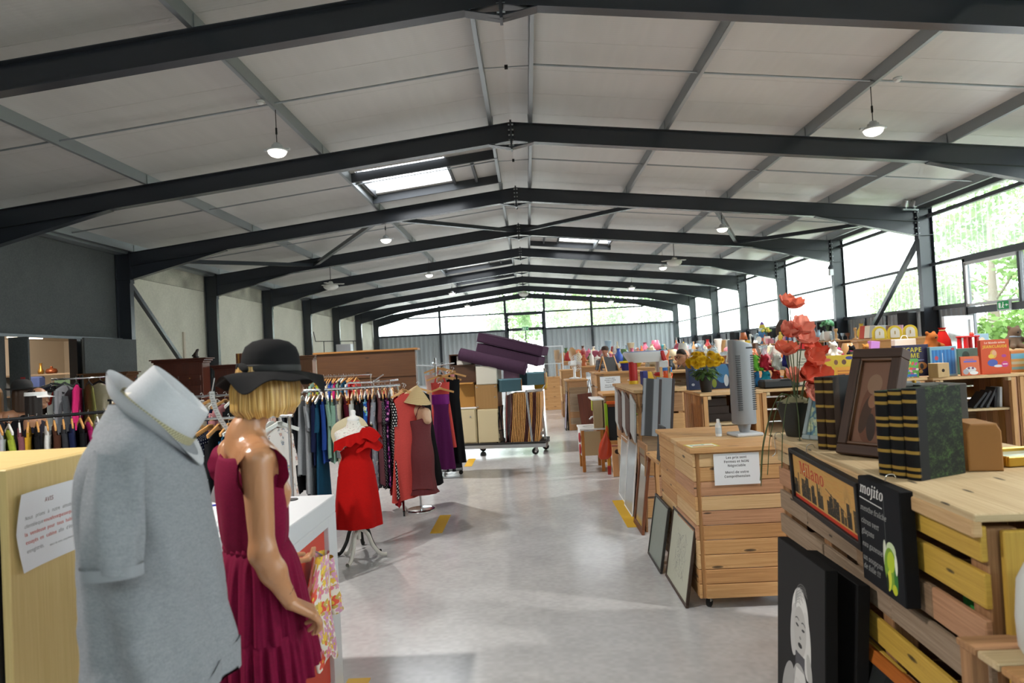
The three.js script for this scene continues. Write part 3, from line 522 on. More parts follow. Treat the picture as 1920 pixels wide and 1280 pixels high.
function handBones(w, dir, up, side, s = 1, curl = 0.5) {     // wrist point, direction of the fingers, back of hand, side where the thumb is
  const D = V(...dir).normalize(), U = V(...up), S = V(...side); S.sub(D.clone().multiplyScalar(S.dot(D))).normalize(); U.crossVectors(D, S).multiplyScalar(Math.sign(U.dot(D.clone().cross(S))) || 1).normalize();
  const W = V(...w), out = [], P = (f, l, u) => W.clone().addScaledVector(D, f * s).addScaledVector(S, l * s).addScaledVector(U, u * s), A = (p) => [p.x, p.y, p.z];
  for (const l of [-0.024, -0.008, 0.008, 0.024]) out.push(bone(A(P(0, l * 0.5, 0)), 0.016 * s, A(P(0.08, l, 0)), 0.0125 * s));
  const len = [[-0.03, 0.062], [-0.011, 0.08], [0.009, 0.085], [0.029, 0.075]];
  len.forEach(([l, L_], i) => { const c = curl * (1 + 0.15 * i), a = P(0.083, l, 0), b = P(0.083 + L_ * 0.45 * Math.cos(c * 0.5), l * 1.12, -L_ * 0.45 * Math.sin(c * 0.5)), d = P(0.083 + L_ * 0.45 * Math.cos(c * 0.5) + L_ * 0.3 * Math.cos(c * 1.4), l * 1.15, -L_ * 0.45 * Math.sin(c * 0.5) - L_ * 0.3 * Math.sin(c * 1.4)), e = d.clone().addScaledVector(D, L_ * 0.25 * Math.cos(c * 2) * s).addScaledVector(U, -L_ * 0.25 * Math.sin(c * 2) * s); out.push(bone(A(a), 0.0095 * s, A(b), 0.0085 * s), bone(A(b), 0.0085 * s, A(d), 0.0078 * s), bone(A(d), 0.0078 * s, A(e), 0.0065 * s)); });
  out.push(bone(A(P(0.018, 0.022, -0.004)), 0.0135 * s, A(P(0.05, 0.047, -0.014)), 0.0105 * s), bone(A(P(0.05, 0.047, -0.014)), 0.0105 * s, A(P(0.085, 0.052, -0.026)), 0.008 * s));
  return out;
}
const FABTEX = (() => { const n = noiseField(256, 256, [128, 128], 61), m = noiseField(256, 256, [24, 90], 62); return dataTex(256, 256, (x, y) => { const t = 232 + 26 * (n(x, y) - 0.5) + 16 * (m(x, y) - 0.5); return [t, t, t]; }, [4, 4]); })();
const cloth = (c, rough = 0.9, extra = {}) => mat(c, rough, { map: FABTEX, side: THREE.DoubleSide, specularIntensity: 0.3, ...extra });
const SKIN = mat(0xb4805a, 0.3), SKINPALE = mat(0xc9a284, 0.38);
// --- birch cabinet with notice
{
  const c = thing('wooden_cabinet', 'pale birch cabinet with black front, notice taped on its side', 'cabinet', [-1.6, 0, -2.176], 0);
  part(c, 'side_panel', at(cbox(0.03, 1.4, 0.6, 0.003, 'y'), -0.015, 0.7, -0.3), BIRCH); part(c, 'side_panel', at(cbox(0.03, 1.37, 0.6, 0.003, 'y'), -0.9, 0.685, -0.3), BIRCH);
  part(c, 'top_board', at(cbox(0.87, 0.03, 0.6, 0.003, 'x'), -0.465, 1.386, -0.3), BIRCH);
  part(c, 'front_panel', at(cbox(0.85, 1.34, 0.03, 0.003), -0.46, 0.69, 0.0), mat(0x121213, 0.55)); part(c, 'back_panel', at(cbox(0.85, 1.36, 0.02, 0.003), -0.46, 0.69, -0.59), BIRCH);
  part(c, 'shelf_board', at(box(0.85, 0.025, 0.55), -0.46, 0.7, -0.3), BIRCH);
  const t = canvasTex(768, 620, (x) => {
    x.fillStyle = '#e4e6ec'; x.fillRect(0, 0, 768, 620); x.textAlign = 'center'; x.fillStyle = '#7a4a50'; x.font = 'bold 50px sans-serif'; x.fillText('AVIS', 380, 120);
    const line = (words, y, cols) => { x.font = '40px sans-serif'; const w = words.map((q) => x.measureText(q).width), gap = (600 - w.reduce((a, b) => a + b, 0)) / Math.max(1, words.length - 1); let p = 90; x.textAlign = 'left'; words.forEach((q, i) => { x.fillStyle = cols[i] ? '#b8433f' : '#4a4c56'; x.font = (cols[i] ? 'bold ' : '') + '40px sans-serif'; x.fillText(q, p, y); p += w[i] + gap; }); };
    line(['Nous', 'prions', 'à', 'notre', 'aimable'], 220, []); line(['clientèle', 'que', 'vous', 'devez', 'passer', 'par'], 285, [0, 0, 1, 1, 1, 1]); line(['la', 'vendeuse', 'pour', 'tous', 'habits'], 350, [1, 1, 1, 1, 1]); line(['essayés', 'en', 'cabine', 'afin', "d'être"], 415, [1, 1, 1, 0, 0]);
    x.textAlign = 'left'; x.fillStyle = '#4a4c56'; x.font = '40px sans-serif'; x.fillText('enregistrés.', 90, 485); x.font = '24px sans-serif'; x.textAlign = 'right'; x.fillText('Merci de votre compréhension', 700, 500);
  });
  const rings = []; for (let j = 0; j <= 8; j++) { const r = []; for (let i = 0; i <= 10; i++) { const u = i / 10, v = j / 8, curlAmt = 0.02 * (1 - u) ** 3 * (0.3 + 0.7 * Math.abs(2 * v - 1)); r.push([0.004 + curlAmt, 1.313 - 0.256 * v, -2.205 - 0.315 * u + 0.01 * (1 - u) * Math.sin(v * 3.1)]); } rings.push(r); }
  const g = loft(rings, { closed: false }); const uv = g.attributes.uv; for (let i = 0; i < uv.count; i++) uv.setY(i, 1 - uv.getY(i));
  one('paper_notice', 'white printed notice with red lines taped to birch cabinet', 'notice', at(g, -1.6, 0, 0), mat(0xffffff, 0.8, { map: t, side: THREE.DoubleSide }));
}
// --- white counter with red panel
{
  const c = thing('reception_counter', 'white counter with red inset side panel behind mannequins', 'counter', [-0.96, 0, -2.82], 0), W = mat(0xcccfd4, 0.4);
  part(c, 'worktop', at(cbox(1.15, 0.09, 0.8, 0.004), -0.575, 0.955, -0.4), W);
  part(c, 'corner_post', at(cbox(0.05, 0.91, 0.14, 0.003), -0.025, 0.455, -0.73), W); part(c, 'corner_post', at(cbox(0.05, 0.91, 0.1, 0.003), -0.025, 0.455, -0.05), W);
  part(c, 'top_rail', at(cbox(0.05, 0.05, 0.57, 0.003), -0.025, 0.885, -0.38), W); part(c, 'bottom_rail', at(cbox(0.05, 0.08, 0.57, 0.003), -0.025, 0.04, -0.38), W);
  part(c, 'red_panel', at(box(0.02, 0.82, 0.58), -0.035, 0.46, -0.38), mat(0xc9402c, 0.5)); part(c, 'front_panel', at(cbox(1.1, 0.9, 0.03, 0.003), -0.6, 0.455, -0.04), mat(0xc6c8cc, 0.5)); part(c, 'back_panel', at(cbox(1.1, 0.9, 0.03, 0.003), -0.6, 0.455, -0.76), W);
  part(c, 'cable_grommet', at(cyl(0.035, 0.035, 0.006, 20), -0.2, 1.002, -0.7), mat(0x2a2a2c, 0.5));
  const t = canvasTex(256, 180, (x) => { x.fillStyle = '#f0f0f2'; x.fillRect(0, 0, 256, 180); x.fillStyle = '#555a66'; for (let i = 0; i < 4; i++) x.fillRect(60, 50 + i * 26, 130 - (i % 2) * 30, 9); });
  const box1 = thing('display_box', 'low white sloped display box with printed sheet on counter', 'box', [-1.42, 1.0, -2.98], 0.05); part(box1, 'box_body', at(extr([[-0.1, 0], [0.1, 0], [0.1, 0.015], [-0.1, 0.05]], 0.3), 0, 0, 0, 0, -PI / 2, 0), mat(0xe4e6ea, 0.4)); part(box1, 'printed_sheet', at(plain(new THREE.PlaneGeometry(0.26, 0.18)), 0, 0.036, 0, -PI / 2 + 0.17, 0, 0), mat(0xffffff, 0.6, { map: t }));
  one('paper_sheet', 'white paper form lying at counter back beside pen', 'paper', at(box(0.3, 0.003, 0.2), 0, 0.0015, 0), mat(0xe9eaee, 0.7), [-1.6, 1.0, -3.42], [0, 0.1, 0]);
  const pen = thing('pen', 'blue pen lying on white paper form', 'pen', [-1.55, 1.008, -3.43], 0.35); part(pen, 'barrel', at(cyl(0.005, 0.005, 0.13, 10), 0, 0, 0, 0, 0, PI / 2), mat(0x28309a, 0.35)); part(pen, 'tip', at(cyl(0.005, 0.001, 0.015, 10), -0.072, 0, 0, 0, 0, -PI / 2), GREYMETAL);
}
// --- floral top hanging on the counter panel
function floralTex(bg, cols, seedN, dens = 30, size = 26, leaves = '#7d9a5a') {
  return canvasTex(256, 256, (x) => {
    x.fillStyle = bg; x.fillRect(0, 0, 256, 256); let s = seedN * 97 + 5; const r = () => { s = (s * 16807) % 2147483647; return s / 2147483647; };
    for (let i = 0; i < dens; i++) { const px = r() * 256, py = r() * 256, q = size * (0.5 + r() * 0.7), c = cols[Math.floor(r() * cols.length)], a0 = r() * 6; for (const [ox, oy] of [[0, 0], [256, 0], [-256, 0], [0, 256], [0, -256]]) { if (leaves) { x.fillStyle = leaves; x.beginPath(); x.ellipse(px + ox + q * 0.7, py + oy + q * 0.5, q * 0.6, q * 0.2, a0, 0, 7); x.fill(); } x.fillStyle = c; for (let k = 0; k < 5; k++) { const a = a0 + k * 1.257; x.beginPath(); x.ellipse(px + ox + Math.cos(a) * q * 0.4, py + oy + Math.sin(a) * q * 0.4, q * 0.38, q * 0.26, a, 0, 7); x.fill(); } x.fillStyle = '#f2d34a'; x.beginPath(); x.arc(px + ox, py + oy, q * 0.14, 0, 7); x.fill(); } }
  }, [3, 3]);
}
{
  const m = mat(0xffffff, 0.9, { map: floralTex('#f3ece2', ['#e58aa0', '#e8604a', '#efc94e', '#d9a0c0'], 3, 26, 34, '#cdb45e'), side: THREE.DoubleSide });
  const rows = []; for (let j = 0; j <= 18; j++) { const v = j / 18, r = [], y = 0.80 - 0.5 * v, w = 0.06 + 0.07 * smooth(0, 0.35, v) - 0.03 * smooth(0.6, 1, v); for (let i = 0; i < 28; i++) { const t = i / 28 * 2 * PI, f = 1 + 0.22 * Math.sin(5 * t + v * 5) * smooth(0.05, 0.5, v); r.push([0.045 + 0.035 * f * Math.cos(t) - 0.01 * v, y + 0.03 * Math.sin(3 * t) * v, (w * f) * Math.sin(t) + 0.05 * Math.sin(v * 4)]); } rows.push(r); }
  const sleeve = []; for (let j = 0; j <= 12; j++) { const v = j / 12; sleeve.push(ringEllipse(0.05, 0.76 - 0.3 * v, -0.08 - 0.11 * v, 0.028, 0.035 + 0.012 * v, 14, 0.12, 3, v * 3).map((p) => p)); }
  const f = thing('floral_blouse', 'white blouse with pink and yellow flowers hung on red counter panel', 'blouse', [-0.965, 0, -3.22], 0);
  part(f, 'blouse_body', loft(rows, { uvScale: 1 }), m); part(f, 'sleeve', loft(sleeve, { uvScale: 1 }), m); part(f, 'hook', rod([0.0, 0.82, 0], [0.05, 0.79, 0], 0.005, 8), CHROME);
}
// --- polo shirt on a bust, with straw-coloured band fedora
{
  const POLO = cloth(0x94979d, 0.92), phi = 0.2;
  const t = thing('torso_mannequin', 'armless torso mannequin wearing a loose grey polo shirt, left foreground', 'mannequin', [-0.885, 0, -1.76], phi);
  // torso rings: [y, forward centre, half depth, half width]
  const C = curve([[0, 0.845, 0.005, 0.172, 0.20], [0.12, 0.95, 0.005, 0.168, 0.205], [0.3, 1.1, -0.005, 0.16, 0.2], [0.5, 1.27, -0.015, 0.155, 0.2], [0.68, 1.40, -0.025, 0.145, 0.205], [0.8, 1.475, -0.03, 0.125, 0.2], [0.88, 1.525, -0.03, 0.1, 0.165], [0.95, 1.565, -0.03, 0.078, 0.11], [1, 1.595, -0.028, 0.062, 0.072]]);
  const rings = []; for (let j = 0; j <= 44; j++) { const v = j / 44, [y, c, a, b] = C(v), r = []; for (let i = 0; i < 64; i++) { const th = i / 64 * 2 * PI, drop = smooth(0.75, 0, v), f = 1 + drop * (0.055 * Math.sin(5 * th + 1.2 + v * 2) + 0.05 * Math.sin(9 * th + 2.3 - v * 5)) + 0.016 * Math.sin(3 * th + 11 * v) + 0.045 * Math.max(0, Math.sin(6 * th - 10 * v + 1)) ** 3 * smooth(0.95, 0.5, v) + 0.07 * Math.max(0, Math.sin(26 * v + 5 * th)) ** 3 * smooth(0.4, 0.1, v) * Math.max(0, Math.sin(th - 0.5)); const fx = Math.cos(th), fz = Math.sin(th); r.push([c + a * f * fx, y + (v < 0.02 ? -0.05 * Math.abs(fz) + 0.09 * Math.max(0, fx) : 0) * 1 + 0.05 * Math.max(0, fx) * smooth(0.3, 0, v), b * f * fz]); } rings.push(r); }
  const shirt = part(t, 'polo_shirt', loft(rings, { uvScale: 1 }), POLO);
  // sleeves hanging flat
  for (const s of [-1, 1]) {
    const sl = []; for (let j = 0; j <= 16; j++) { const v = j / 16, y = 1.50 - 0.25 * v, z = s * (0.165 + 0.07 * Math.sin(v * 1.6)), r = []; for (let i = 0; i < 28; i++) { const th = i / 28 * 2 * PI; r.push([-0.015 + (0.055 + 0.008 * smooth(0, 0.8, v)) * Math.cos(th) * (1 + 0.1 * Math.sin(4 * th + v * 5) + 0.05 * Math.sin(7 * th - 3 * v)), y - 0.012 * Math.cos(th) , z + s * 0.012 + (0.03 + 0.008 * v) * Math.sin(th) * (1 + 0.25 * Math.sin(3 * th + v * 4))]); } sl.push(r); }
    part(shirt, 'sleeve', loft(sl, { uvScale: 1 }), POLO);
    const cuff = []; for (let j = 0; j <= 4; j++) cuff.push(ringEllipse(-0.015, 1.262 - 0.026 * j / 4, s * 0.248, 0.066, 0.041, 28)); part(shirt, 'cuff', loft(cuff), cloth(0x999ca2, 0.9));
  }
  // collar: stand and folded leaf
  const col = []; for (let j = 0; j <= 8; j++) { const v = j / 8, r = []; for (let i = 0; i <= 36; i++) { const th = -PI + 0.25 + i / 36 * (2 * PI - 0.5) + PI, f = Math.cos(th), g = Math.sin(th); const rad = 0.062 + 0.03 * smooth(0.3, 1, v) + 0.012 * v, up = v < 0.3 ? 1.575 + v / 0.3 * 0.045 : 1.62 - (v - 0.3) / 0.7 * (0.085 + 0.05 * Math.max(0, f)); r.push([-0.028 + rad * f * (1.02 + 0.25 * v * Math.max(0, f)), up - 0.03 * Math.max(0, f), rad * 1.12 * g]); } col.push(r); }
  part(shirt, 'collar', loft(col, { closed: false, uvScale: 1 }), cloth(0x9ea1a6, 0.9));
  for (let k = 0; k < 3; k++) part(shirt, 'button', at(cyl(0.006, 0.006, 0.003, 12), 0.075 + 0.02 * k, 1.505 - 0.05 * k, 0.0, 0, 0, PI / 2 - 0.6), mat(0xd8d8d8, 0.4));
  part(t, 'neck_block', lathe([[0, 1.645], [0.045, 1.64], [0.052, 1.6], [0.058, 1.54], [0.075, 1.5]], 24), mat(0xd8d2c8, 0.6), [-0.028, 0, 0]);
  part(t, 'stand_pole', rod([0, 0.02, 0], [0, 1.5, 0], 0.016, 12), CHROME); part(t, 'stand_base', lathe([[0, 0.03], [0.14, 0.025], [0.17, 0.008], [0.17, 0]], 32), CHROME);
  // scarf knot behind the neck
  // fedora
  const HAT = mat(0xcfd1d6, 0.85, { map: FABTEX }), h = thing('fedora_hat', 'pale grey fedora with woven straw band tilted on grey polo mannequin', 'hat', [-0.885 - 0.004, 1.556, -1.77], 0.3); h.rotation.set(0.0, 0.3, -0.72, 'YXZ');
  const crown = []; for (let j = 0; j <= 20; j++) { const v = j / 20, r = []; for (let i = 0; i < 48; i++) { const th = i / 48 * 2 * PI, fx = Math.cos(th), fz = Math.sin(th), q = v < 0.75 ? 1 - 0.13 * v / 0.75 : 0.87 * Math.sqrt(Math.max(0, 1 - ((v - 0.75) / 0.25) ** 2 * 0.98)); const top = v < 0.75 ? v / 0.75 * 0.105 : 0.105 + 0.022 * Math.sin((v - 0.75) / 0.25 * PI / 2); const pinch = smooth(0.35, 1, v) * 0.2 * Math.max(0, fx) * (1 - 0.4 * Math.abs(fx)); const dent = v > 0.8 ? -0.035 * smooth(0.8, 1, v) : 0; r.push([0.108 * q * fx, top + dent + 0.012 * fx * -smooth(0.5, 1, v), 0.088 * q * fz * (1 - pinch)]); } crown.push(r); }
  part(h, 'crown', loft(crown, { cap1: true }), HAT);
  const brim = (o) => { const b = []; for (let j = 0; j <= 10; j++) { const v = j / 10, r = []; for (let i = 0; i < 56; i++) { const th = i / 56 * 2 * PI, fx = Math.cos(th), fz = Math.sin(th), w = 0.058; const lift = v * v * (0.034 * fz * fz + 0.045 * Math.max(0, -fx) ** 2 - 0.012 * Math.max(0, fx)); r.push([(0.108 + w * v) * fx, lift + o, (0.088 + (w - 0.012 * Math.abs(fz)) * v) * fz]); } b.push(r); } return b; };
  part(h, 'brim', join([loft(brim(0.002)), loft(brim(-0.002).reverse())]), HAT);
  const bt = canvasTex(128, 32, (x) => { x.fillStyle = '#a39c7c'; x.fillRect(0, 0, 128, 32); for (let i = 0; i < 16; i++) for (let k = 0; k < 4; k++) { x.fillStyle = (i + k) % 2 ? '#7f7a60' : '#c9c2a0'; x.beginPath(); x.moveTo(i * 8, k * 8); x.lineTo(i * 8 + 8, k * 8 + 4); x.lineTo(i * 8 + 8, k * 8 + 9); x.lineTo(i * 8, k * 8 + 5); x.fill(); } }, [10, 1]);
  const band = []; for (let j = 0; j <= 3; j++) { const r = []; for (let i = 0; i < 48; i++) { const th = i / 48 * 2 * PI; r.push([0.1115 * Math.cos(th), 0.004 + 0.028 * j / 3, 0.0915 * Math.sin(th)]); } band.push(r); } part(h, 'hat_band', loft(band), mat(0xffffff, 0.8, { map: bt, side: THREE.DoubleSide }));
  // grey cap brim behind: another hat hooked at the back
  const g2 = []; for (let j = 0; j <= 8; j++) { const v = j / 8, r = []; for (let i = 0; i <= 20; i++) { const a = -1.2 + 2.4 * i / 20; r.push([-(0.05 + 0.075 * v) * Math.cos(a), 0.03 * Math.sin(v * 2.5) + 0.02 * v * Math.cos(3 * a), (0.05 + 0.06 * v) * Math.sin(a)]); } g2.push(r); }
  const k2 = one('scarf', 'thin grey scarf bunched at the back of polo mannequin neck', 'scarf', loft(g2, { closed: false, uvScale: 1 }), cloth(0x8b8486, 0.95), [-0.93, 1.615, -1.83], [0.2, 0.9, 0.9]);
}
// --- female mannequin with dress and floppy hat
{
  const ORI = [-0.85, 0, -2.3], th0 = 0.66;
  const t = thing('female_mannequin', 'female shop mannequin with blonde bob wearing magenta dress, seen from behind', 'mannequin', ORI, th0);
  const B = [];
  B.push(bone([-0.02, 1.46, 0], 0.052, [0.035, 1.57, 0], 0.047));                                       // neck
  B.push(bone([-0.015, 1.40, -0.13], 0.05, [-0.015, 1.42, 0], 0.06), bone([-0.015, 1.40, 0.13], 0.05, [-0.015, 1.42, 0], 0.06), bone([-0.01, 1.43, 0], 0.055, [-0.02, 1.47, 0], 0.05));
  for (const s of [-1, 1]) { B.push(bone([0, 1.36, s * 0.07], 0.085, [0, 1.12, s * 0.05], 0.075), bone([0, 1.12, s * 0.05], 0.075, [-0.005, 0.93, s * 0.065], 0.085), bone([0.05, 1.26, s * 0.07], 0.055, [0.05, 1.25, s * 0.07], 0.05), bone([0, 0.9, s * 0.075], 0.08, [0.01, 0.5, s * 0.085], 0.056), bone([0.01, 0.5, s * 0.085], 0.054, [-0.01, 0.34, s * 0.085], 0.05), bone([-0.01, 0.34, s * 0.085], 0.05, [0, 0.09, s * 0.085], 0.034), bone([-0.02, 0.045, s * 0.085], 0.035, [0.15, 0.025, s * 0.09], 0.022)); }
  const armR = [[-0.03, 1.395, 0.165], [-0.035, 1.11, 0.205], [0.045, 0.938, 0.205]], armL = [[-0.02, 1.395, -0.165], [0.0, 1.12, -0.215], [0.125, 0.985, -0.2]];
  for (const a of [armR, armL]) B.push(bone(a[0], 0.05, a[1], 0.037), bone(a[1], 0.038, [lerp(a[1][0], a[2][0], 0.35), lerp(a[1][1], a[2][1], 0.35), lerp(a[1][2], a[2][2], 0.35)], 0.037), bone([lerp(a[1][0], a[2][0], 0.35), lerp(a[1][1], a[2][1], 0.35), lerp(a[1][2], a[2][2], 0.35)], 0.037, a[2], 0.024));
  const trunk = body(B, [0.03, 0.86, 0], 0.9, 150, 0.03);
  const hR = body([bone([0.035, 0.958, 0.205], 0.025, armR[2], 0.021), ...handBones(armR[2], [0.62, -0.42, 0.02], [0.4, 0.8, 0.3], [0.1, 0.3, -1], 1, 0.75)], [0.11, 0.893, 0.2], 0.13, 80, 0.008);
  const hL = body([bone([0.11, 1.0, -0.2], 0.025, armL[2], 0.021), ...handBones(armL[2], [0.7, -0.3, 0.1], [0.2, 0.9, 0], [0, 0.2, 1], 1, 0.6)], [0.2, 0.945, -0.19], 0.13, 80, 0.008);
  const H = [bone([0.062, 1.65, 0], 0.078, [0.09, 1.655, 0], 0.076), bone([0.07, 1.6, 0], 0.068, [0.115, 1.555, 0], 0.035), bone([0.03, 1.57, 0], 0.05, [0.05, 1.61, 0], 0.065), bone([0.157, 1.642, 0], 0.012, [0.178, 1.605, 0], 0.012), bone([0.17, 1.602, -0.012], 0.008, [0.17, 1.602, 0.012], 0.008), bone([0.152, 1.572, -0.018], 0.009, [0.152, 1.572, 0.018], 0.009), bone([0.15, 1.563, -0.014], 0.009, [0.15, 1.563, 0.014], 0.009), bone([0.14, 1.535, 0], 0.017, [0.142, 1.537, 0], 0.016)];
  for (const s of [-1, 1]) H.push(bone([0.142, 1.652, s * 0.02], 0.014, [0.132, 1.655, s * 0.052], 0.013), bone([0.14, 1.635, s * 0.032], 0.013, [0.141, 1.635, s * 0.033], 0.013), bone([0.05, 1.645, s * 0.078], 0.016, [0.055, 1.61, s * 0.076], 0.012), bone([0.12, 1.6, s * 0.04], 0.022, [0.1, 1.6, s * 0.05], 0.024));
  const head = body(H, [0.075, 1.63, 0], 0.16, 90, 0.014);
  part(t, 'body', join([trunk, hR, hL, head]), SKIN);
  part(t, 'wrist_joint', at(torus(0.0265, 0.0015, 24, 6), 0.028, 0.978, 0.205, 0.3 + PI / 2, 0.45, 0), mat(0x6b4a34, 0.5));
  // hair
  const hairTex = canvasTex(512, 64, (x) => { x.fillStyle = '#b98a45'; x.fillRect(0, 0, 512, 64); let s = 77; const r = () => { s = (s * 16807) % 2147483647; return s / 2147483647; }; for (let i = 0; i < 420; i++) { x.strokeStyle = ['#d9b36a', '#caa058', '#9c7034', '#e6c684', '#86602c'][Math.floor(r() * 5)]; x.lineWidth = 0.6 + r() * 1.8; const p = r() * 512; x.beginPath(); x.moveTo(p, 0); x.lineTo(p + (r() - 0.5) * 14, 64); x.stroke(); } });
  const HAIR = mat(0xffffff, 0.42, { map: hairTex, side: THREE.DoubleSide });
  const hr = []; for (let j = 0; j <= 22; j++) { const v = j / 22, r = [], y = 1.692 - 0.172 * v; for (let i = 0; i <= 110; i++) { const a = 0.62 + i / 110 * (2 * PI - 1.24), f = Math.cos(a), g = Math.sin(a), strand = 1 + 0.02 * Math.sin(i * 1.7) * smooth(0.1, 0.6, v) + 0.02 * Math.sin(i * 0.53 + 4 * v); const q = 0.8 + 0.2 * smooth(0, 0.5, v) - 0.16 * smooth(0.84, 1, v); r.push([0.06 + 0.118 * q * f * strand, y + 0.004 * Math.sin(i * 0.9) * smooth(0.8, 1, v) + 0.018 * Math.max(0, f) , 0.104 * q * g * strand]); } hr.push(r); }
  part(t, 'hair', loft(hr, { closed: false }), HAIR);
  // dress
  const DR = cloth(0x800f3a, 0.78);
  const bod = curve([[0, 1.075, 0.0, 0.088, 0.135], [0.15, 1.12, 0.0, 0.104, 0.148], [0.45, 1.22, -0.003, 0.11, 0.16], [0.7, 1.31, -0.008, 0.108, 0.163], [0.84, 1.375, -0.012, 0.094, 0.16], [0.93, 1.425, -0.014, 0.075, 0.142], [0.97, 1.445, -0.014, 0.07, 0.12], [1, 1.452, -0.014, 0.07, 0.1]]);
  const br_ = []; for (let j = 0; j <= 36; j++) { const v = j / 36, [y, c, a, b] = bod(v), r = []; for (let i = 0; i < 72; i++) { const th = i / 72 * 2 * PI, fx = Math.cos(th), fz = Math.sin(th), f = 1 + 0.03 * Math.sin(7 * th + 2 * v) * smooth(0.9, 0.2, v) + 0.014 * Math.sin(13 * th + 5 * v) * smooth(0.9, 0, v); const vee = smooth(0.86, 1, v) * (0.075 * Math.max(0, -fx - 0.1) ** 1.2 + 0.09 * Math.max(0, fx) ** 1.4); r.push([c + a * f * fx, y - vee, b * f * fz]); } br_.push(r); }
  const dress = part(t, 'dress', loft(br_, { uvScale: 1 }), DR);
  for (const s of [-1, 1]) { const q = []; for (let j = 0; j <= 8; j++) { const v = j / 8, r = []; for (let i = 0; i <= 40; i++) { const a = -2.3 + 4.6 * i / 40; r.push([-0.018 + (0.062 + 0.02 * v) * Math.sin(a), 1.352 + (0.078 + 0.006 * v) * Math.cos(a), s * (0.142 + 0.042 * v + 0.007 * Math.sin(i * 1.1) * v)]); } q.push(r); } part(dress, 'cap_sleeve', loft(q, { closed: false, uvScale: 1 }), DR); }
  const skirt = (y0, y1, a0, a1, b0, b1, k, amp, dip) => { const q = []; for (let j = 0; j <= 30; j++) { const v = j / 30, r = []; for (let i = 0; i < 240; i++) { const th = i / 240 * 2 * PI, am = amp * smooth(0, 0.25, v) * (0.6 + 0.6 * v), f = 1 + am * Math.sin(k * th + 1.3 * Math.sin(3 * th)) + 0.5 * am * Math.sin((k * 2 + 3) * th + v * 2) + 0.03 * v * Math.sin(4 * th + 0.6); r.push([0.008 + lerp(a0, a1, v ** 0.55) * f * Math.cos(th), lerp(y0, y1, v) + dip * v * Math.sin(3 * th + 1) , lerp(b0, b1, v ** 0.55) * f * Math.sin(th)]); } q.push(r); } return loft(q, { uvScale: 1 }); };
  part(dress, 'skirt', skirt(1.1, 0.815, 0.092, 0.155, 0.138, 0.195, 17, 0.035, 0.006), DR);
  part(dress, 'hem_frill', skirt(0.83, 0.68, 0.15, 0.172, 0.19, 0.215, 23, 0.05, 0.02), DR);
  const wb = []; for (let j = 0; j <= 10; j++) { const a = j / 10 * 2 * PI; const r = []; for (let i = 0; i < 90; i++) { const th = i / 90 * 2 * PI, R = 0.011 * (1 + 0.35 * Math.sin(30 * th)); r.push([0.003 + (0.09 + R * Math.cos(a)) * Math.cos(th), 1.093 + 0.018 * Math.sin(a), (0.137 + R * Math.cos(a)) * Math.sin(th)]); } wb.push(r); } part(dress, 'gathered_waist', loft(wb), DR);
  // hat
  const HB = mat(0x141416, 0.9, { specularIntensity: 0.5 }), h = thing('floppy_hat', 'black felt floppy hat with wavy brim on blonde mannequin', 'hat', [ORI[0] + 0.062, 1.672, ORI[2] - 0.045], th0); h.rotation.set(0, th0, -0.04, 'YXZ');
  part(h, 'crown', lathe([[0.098, -0.005], [0.0975, 0.03], [0.094, 0.06], [0.084, 0.085], [0.06, 0.104], [0.03, 0.112], [0.0, 0.114]], 48), HB);
  const wb2 = (o) => { const q = []; for (let j = 0; j <= 14; j++) { const v = j / 14, r = []; for (let i = 0; i < 120; i++) { const a = i / 120 * 2 * PI; const w = 0.077 + 0.008 * Math.sin(2 * a); r.push([(0.097 + w * v) * Math.cos(a), o - 0.03 * v * v - 0.012 * v + v * v * (0.02 * Math.sin(4 * a + 1.8) + 0.012 * Math.sin(7 * a + 0.4)) , (0.097 + w * v) * Math.sin(a)]); } q.push(r); } return q; };
  part(h, 'brim', join([loft(wb2(0.0015)), loft(wb2(-0.0015).reverse())]), HB);
  part(h, 'hat_band', lathe([[0.0985, 0.0], [0.1005, 0.004], [0.1, 0.02], [0.0982, 0.023]], 48), mat(0x0e0e10, 0.6));
  { const bw = (s) => { const g = ball(0.03, 14); g.scale(0.25, 0.5, 1); return at(g, -0.101, 0.014, s * 0.032, s * 0.25, s * 0.3, 0); }; for (const s of [-1, 1]) part(h, 'bow_loop', bw(s), mat(0x0e0e10, 0.9)); }
  // price tags
  const tagT = canvasTex(64, 256, (x) => { x.fillStyle = '#dcdcdc'; x.fillRect(0, 0, 64, 256); x.fillStyle = '#8a8a8a'; for (let i = 0; i < 16; i++) x.fillRect(10, 12 + i * 15, 44 - (i % 3) * 12, 5); });
  const tg = thing('price_tag', 'long white price tag dangling from floppy hat brim', 'tag', [-0.985, 1.545, -2.32], 0.2); const tr = []; for (let j = 0; j <= 8; j++) { const v = j / 8; tr.push([[-0.009 + 0.05 * v * v, 0.07 - 0.14 * v, 0], [0.009 + 0.05 * v * v, 0.07 - 0.14 * v, 0.004]]); } part(tg, 'tag_strip', loft(tr, { closed: false }), mat(0xffffff, 0.6, { map: tagT, side: THREE.DoubleSide })); part(tg, 'string', rod([0, 0.07, 0], [0.01, 0.115, 0.0], 0.0012, 5), WHITE);
  const t2 = thing('price_tag', 'pinkish-white card tag hanging behind magenta dress', 'tag', [-0.985, 1.3, -2.42], 0.25); for (const [x, r, c] of [[0.0, -0.1, 0xd9c4c2], [-0.03, -0.35, 0xd5d6d8]]) part(t2, 'card', at(cbox(0.055, 0.085, 0.002, 0.0005), x, -0.045, x * 0.2, 0, 0, r), mat(c, 0.6)); part(t2, 'string', rod([0, 0, 0], [0.04, 0.06, 0.01], 0.0012, 5), WHITE);
}

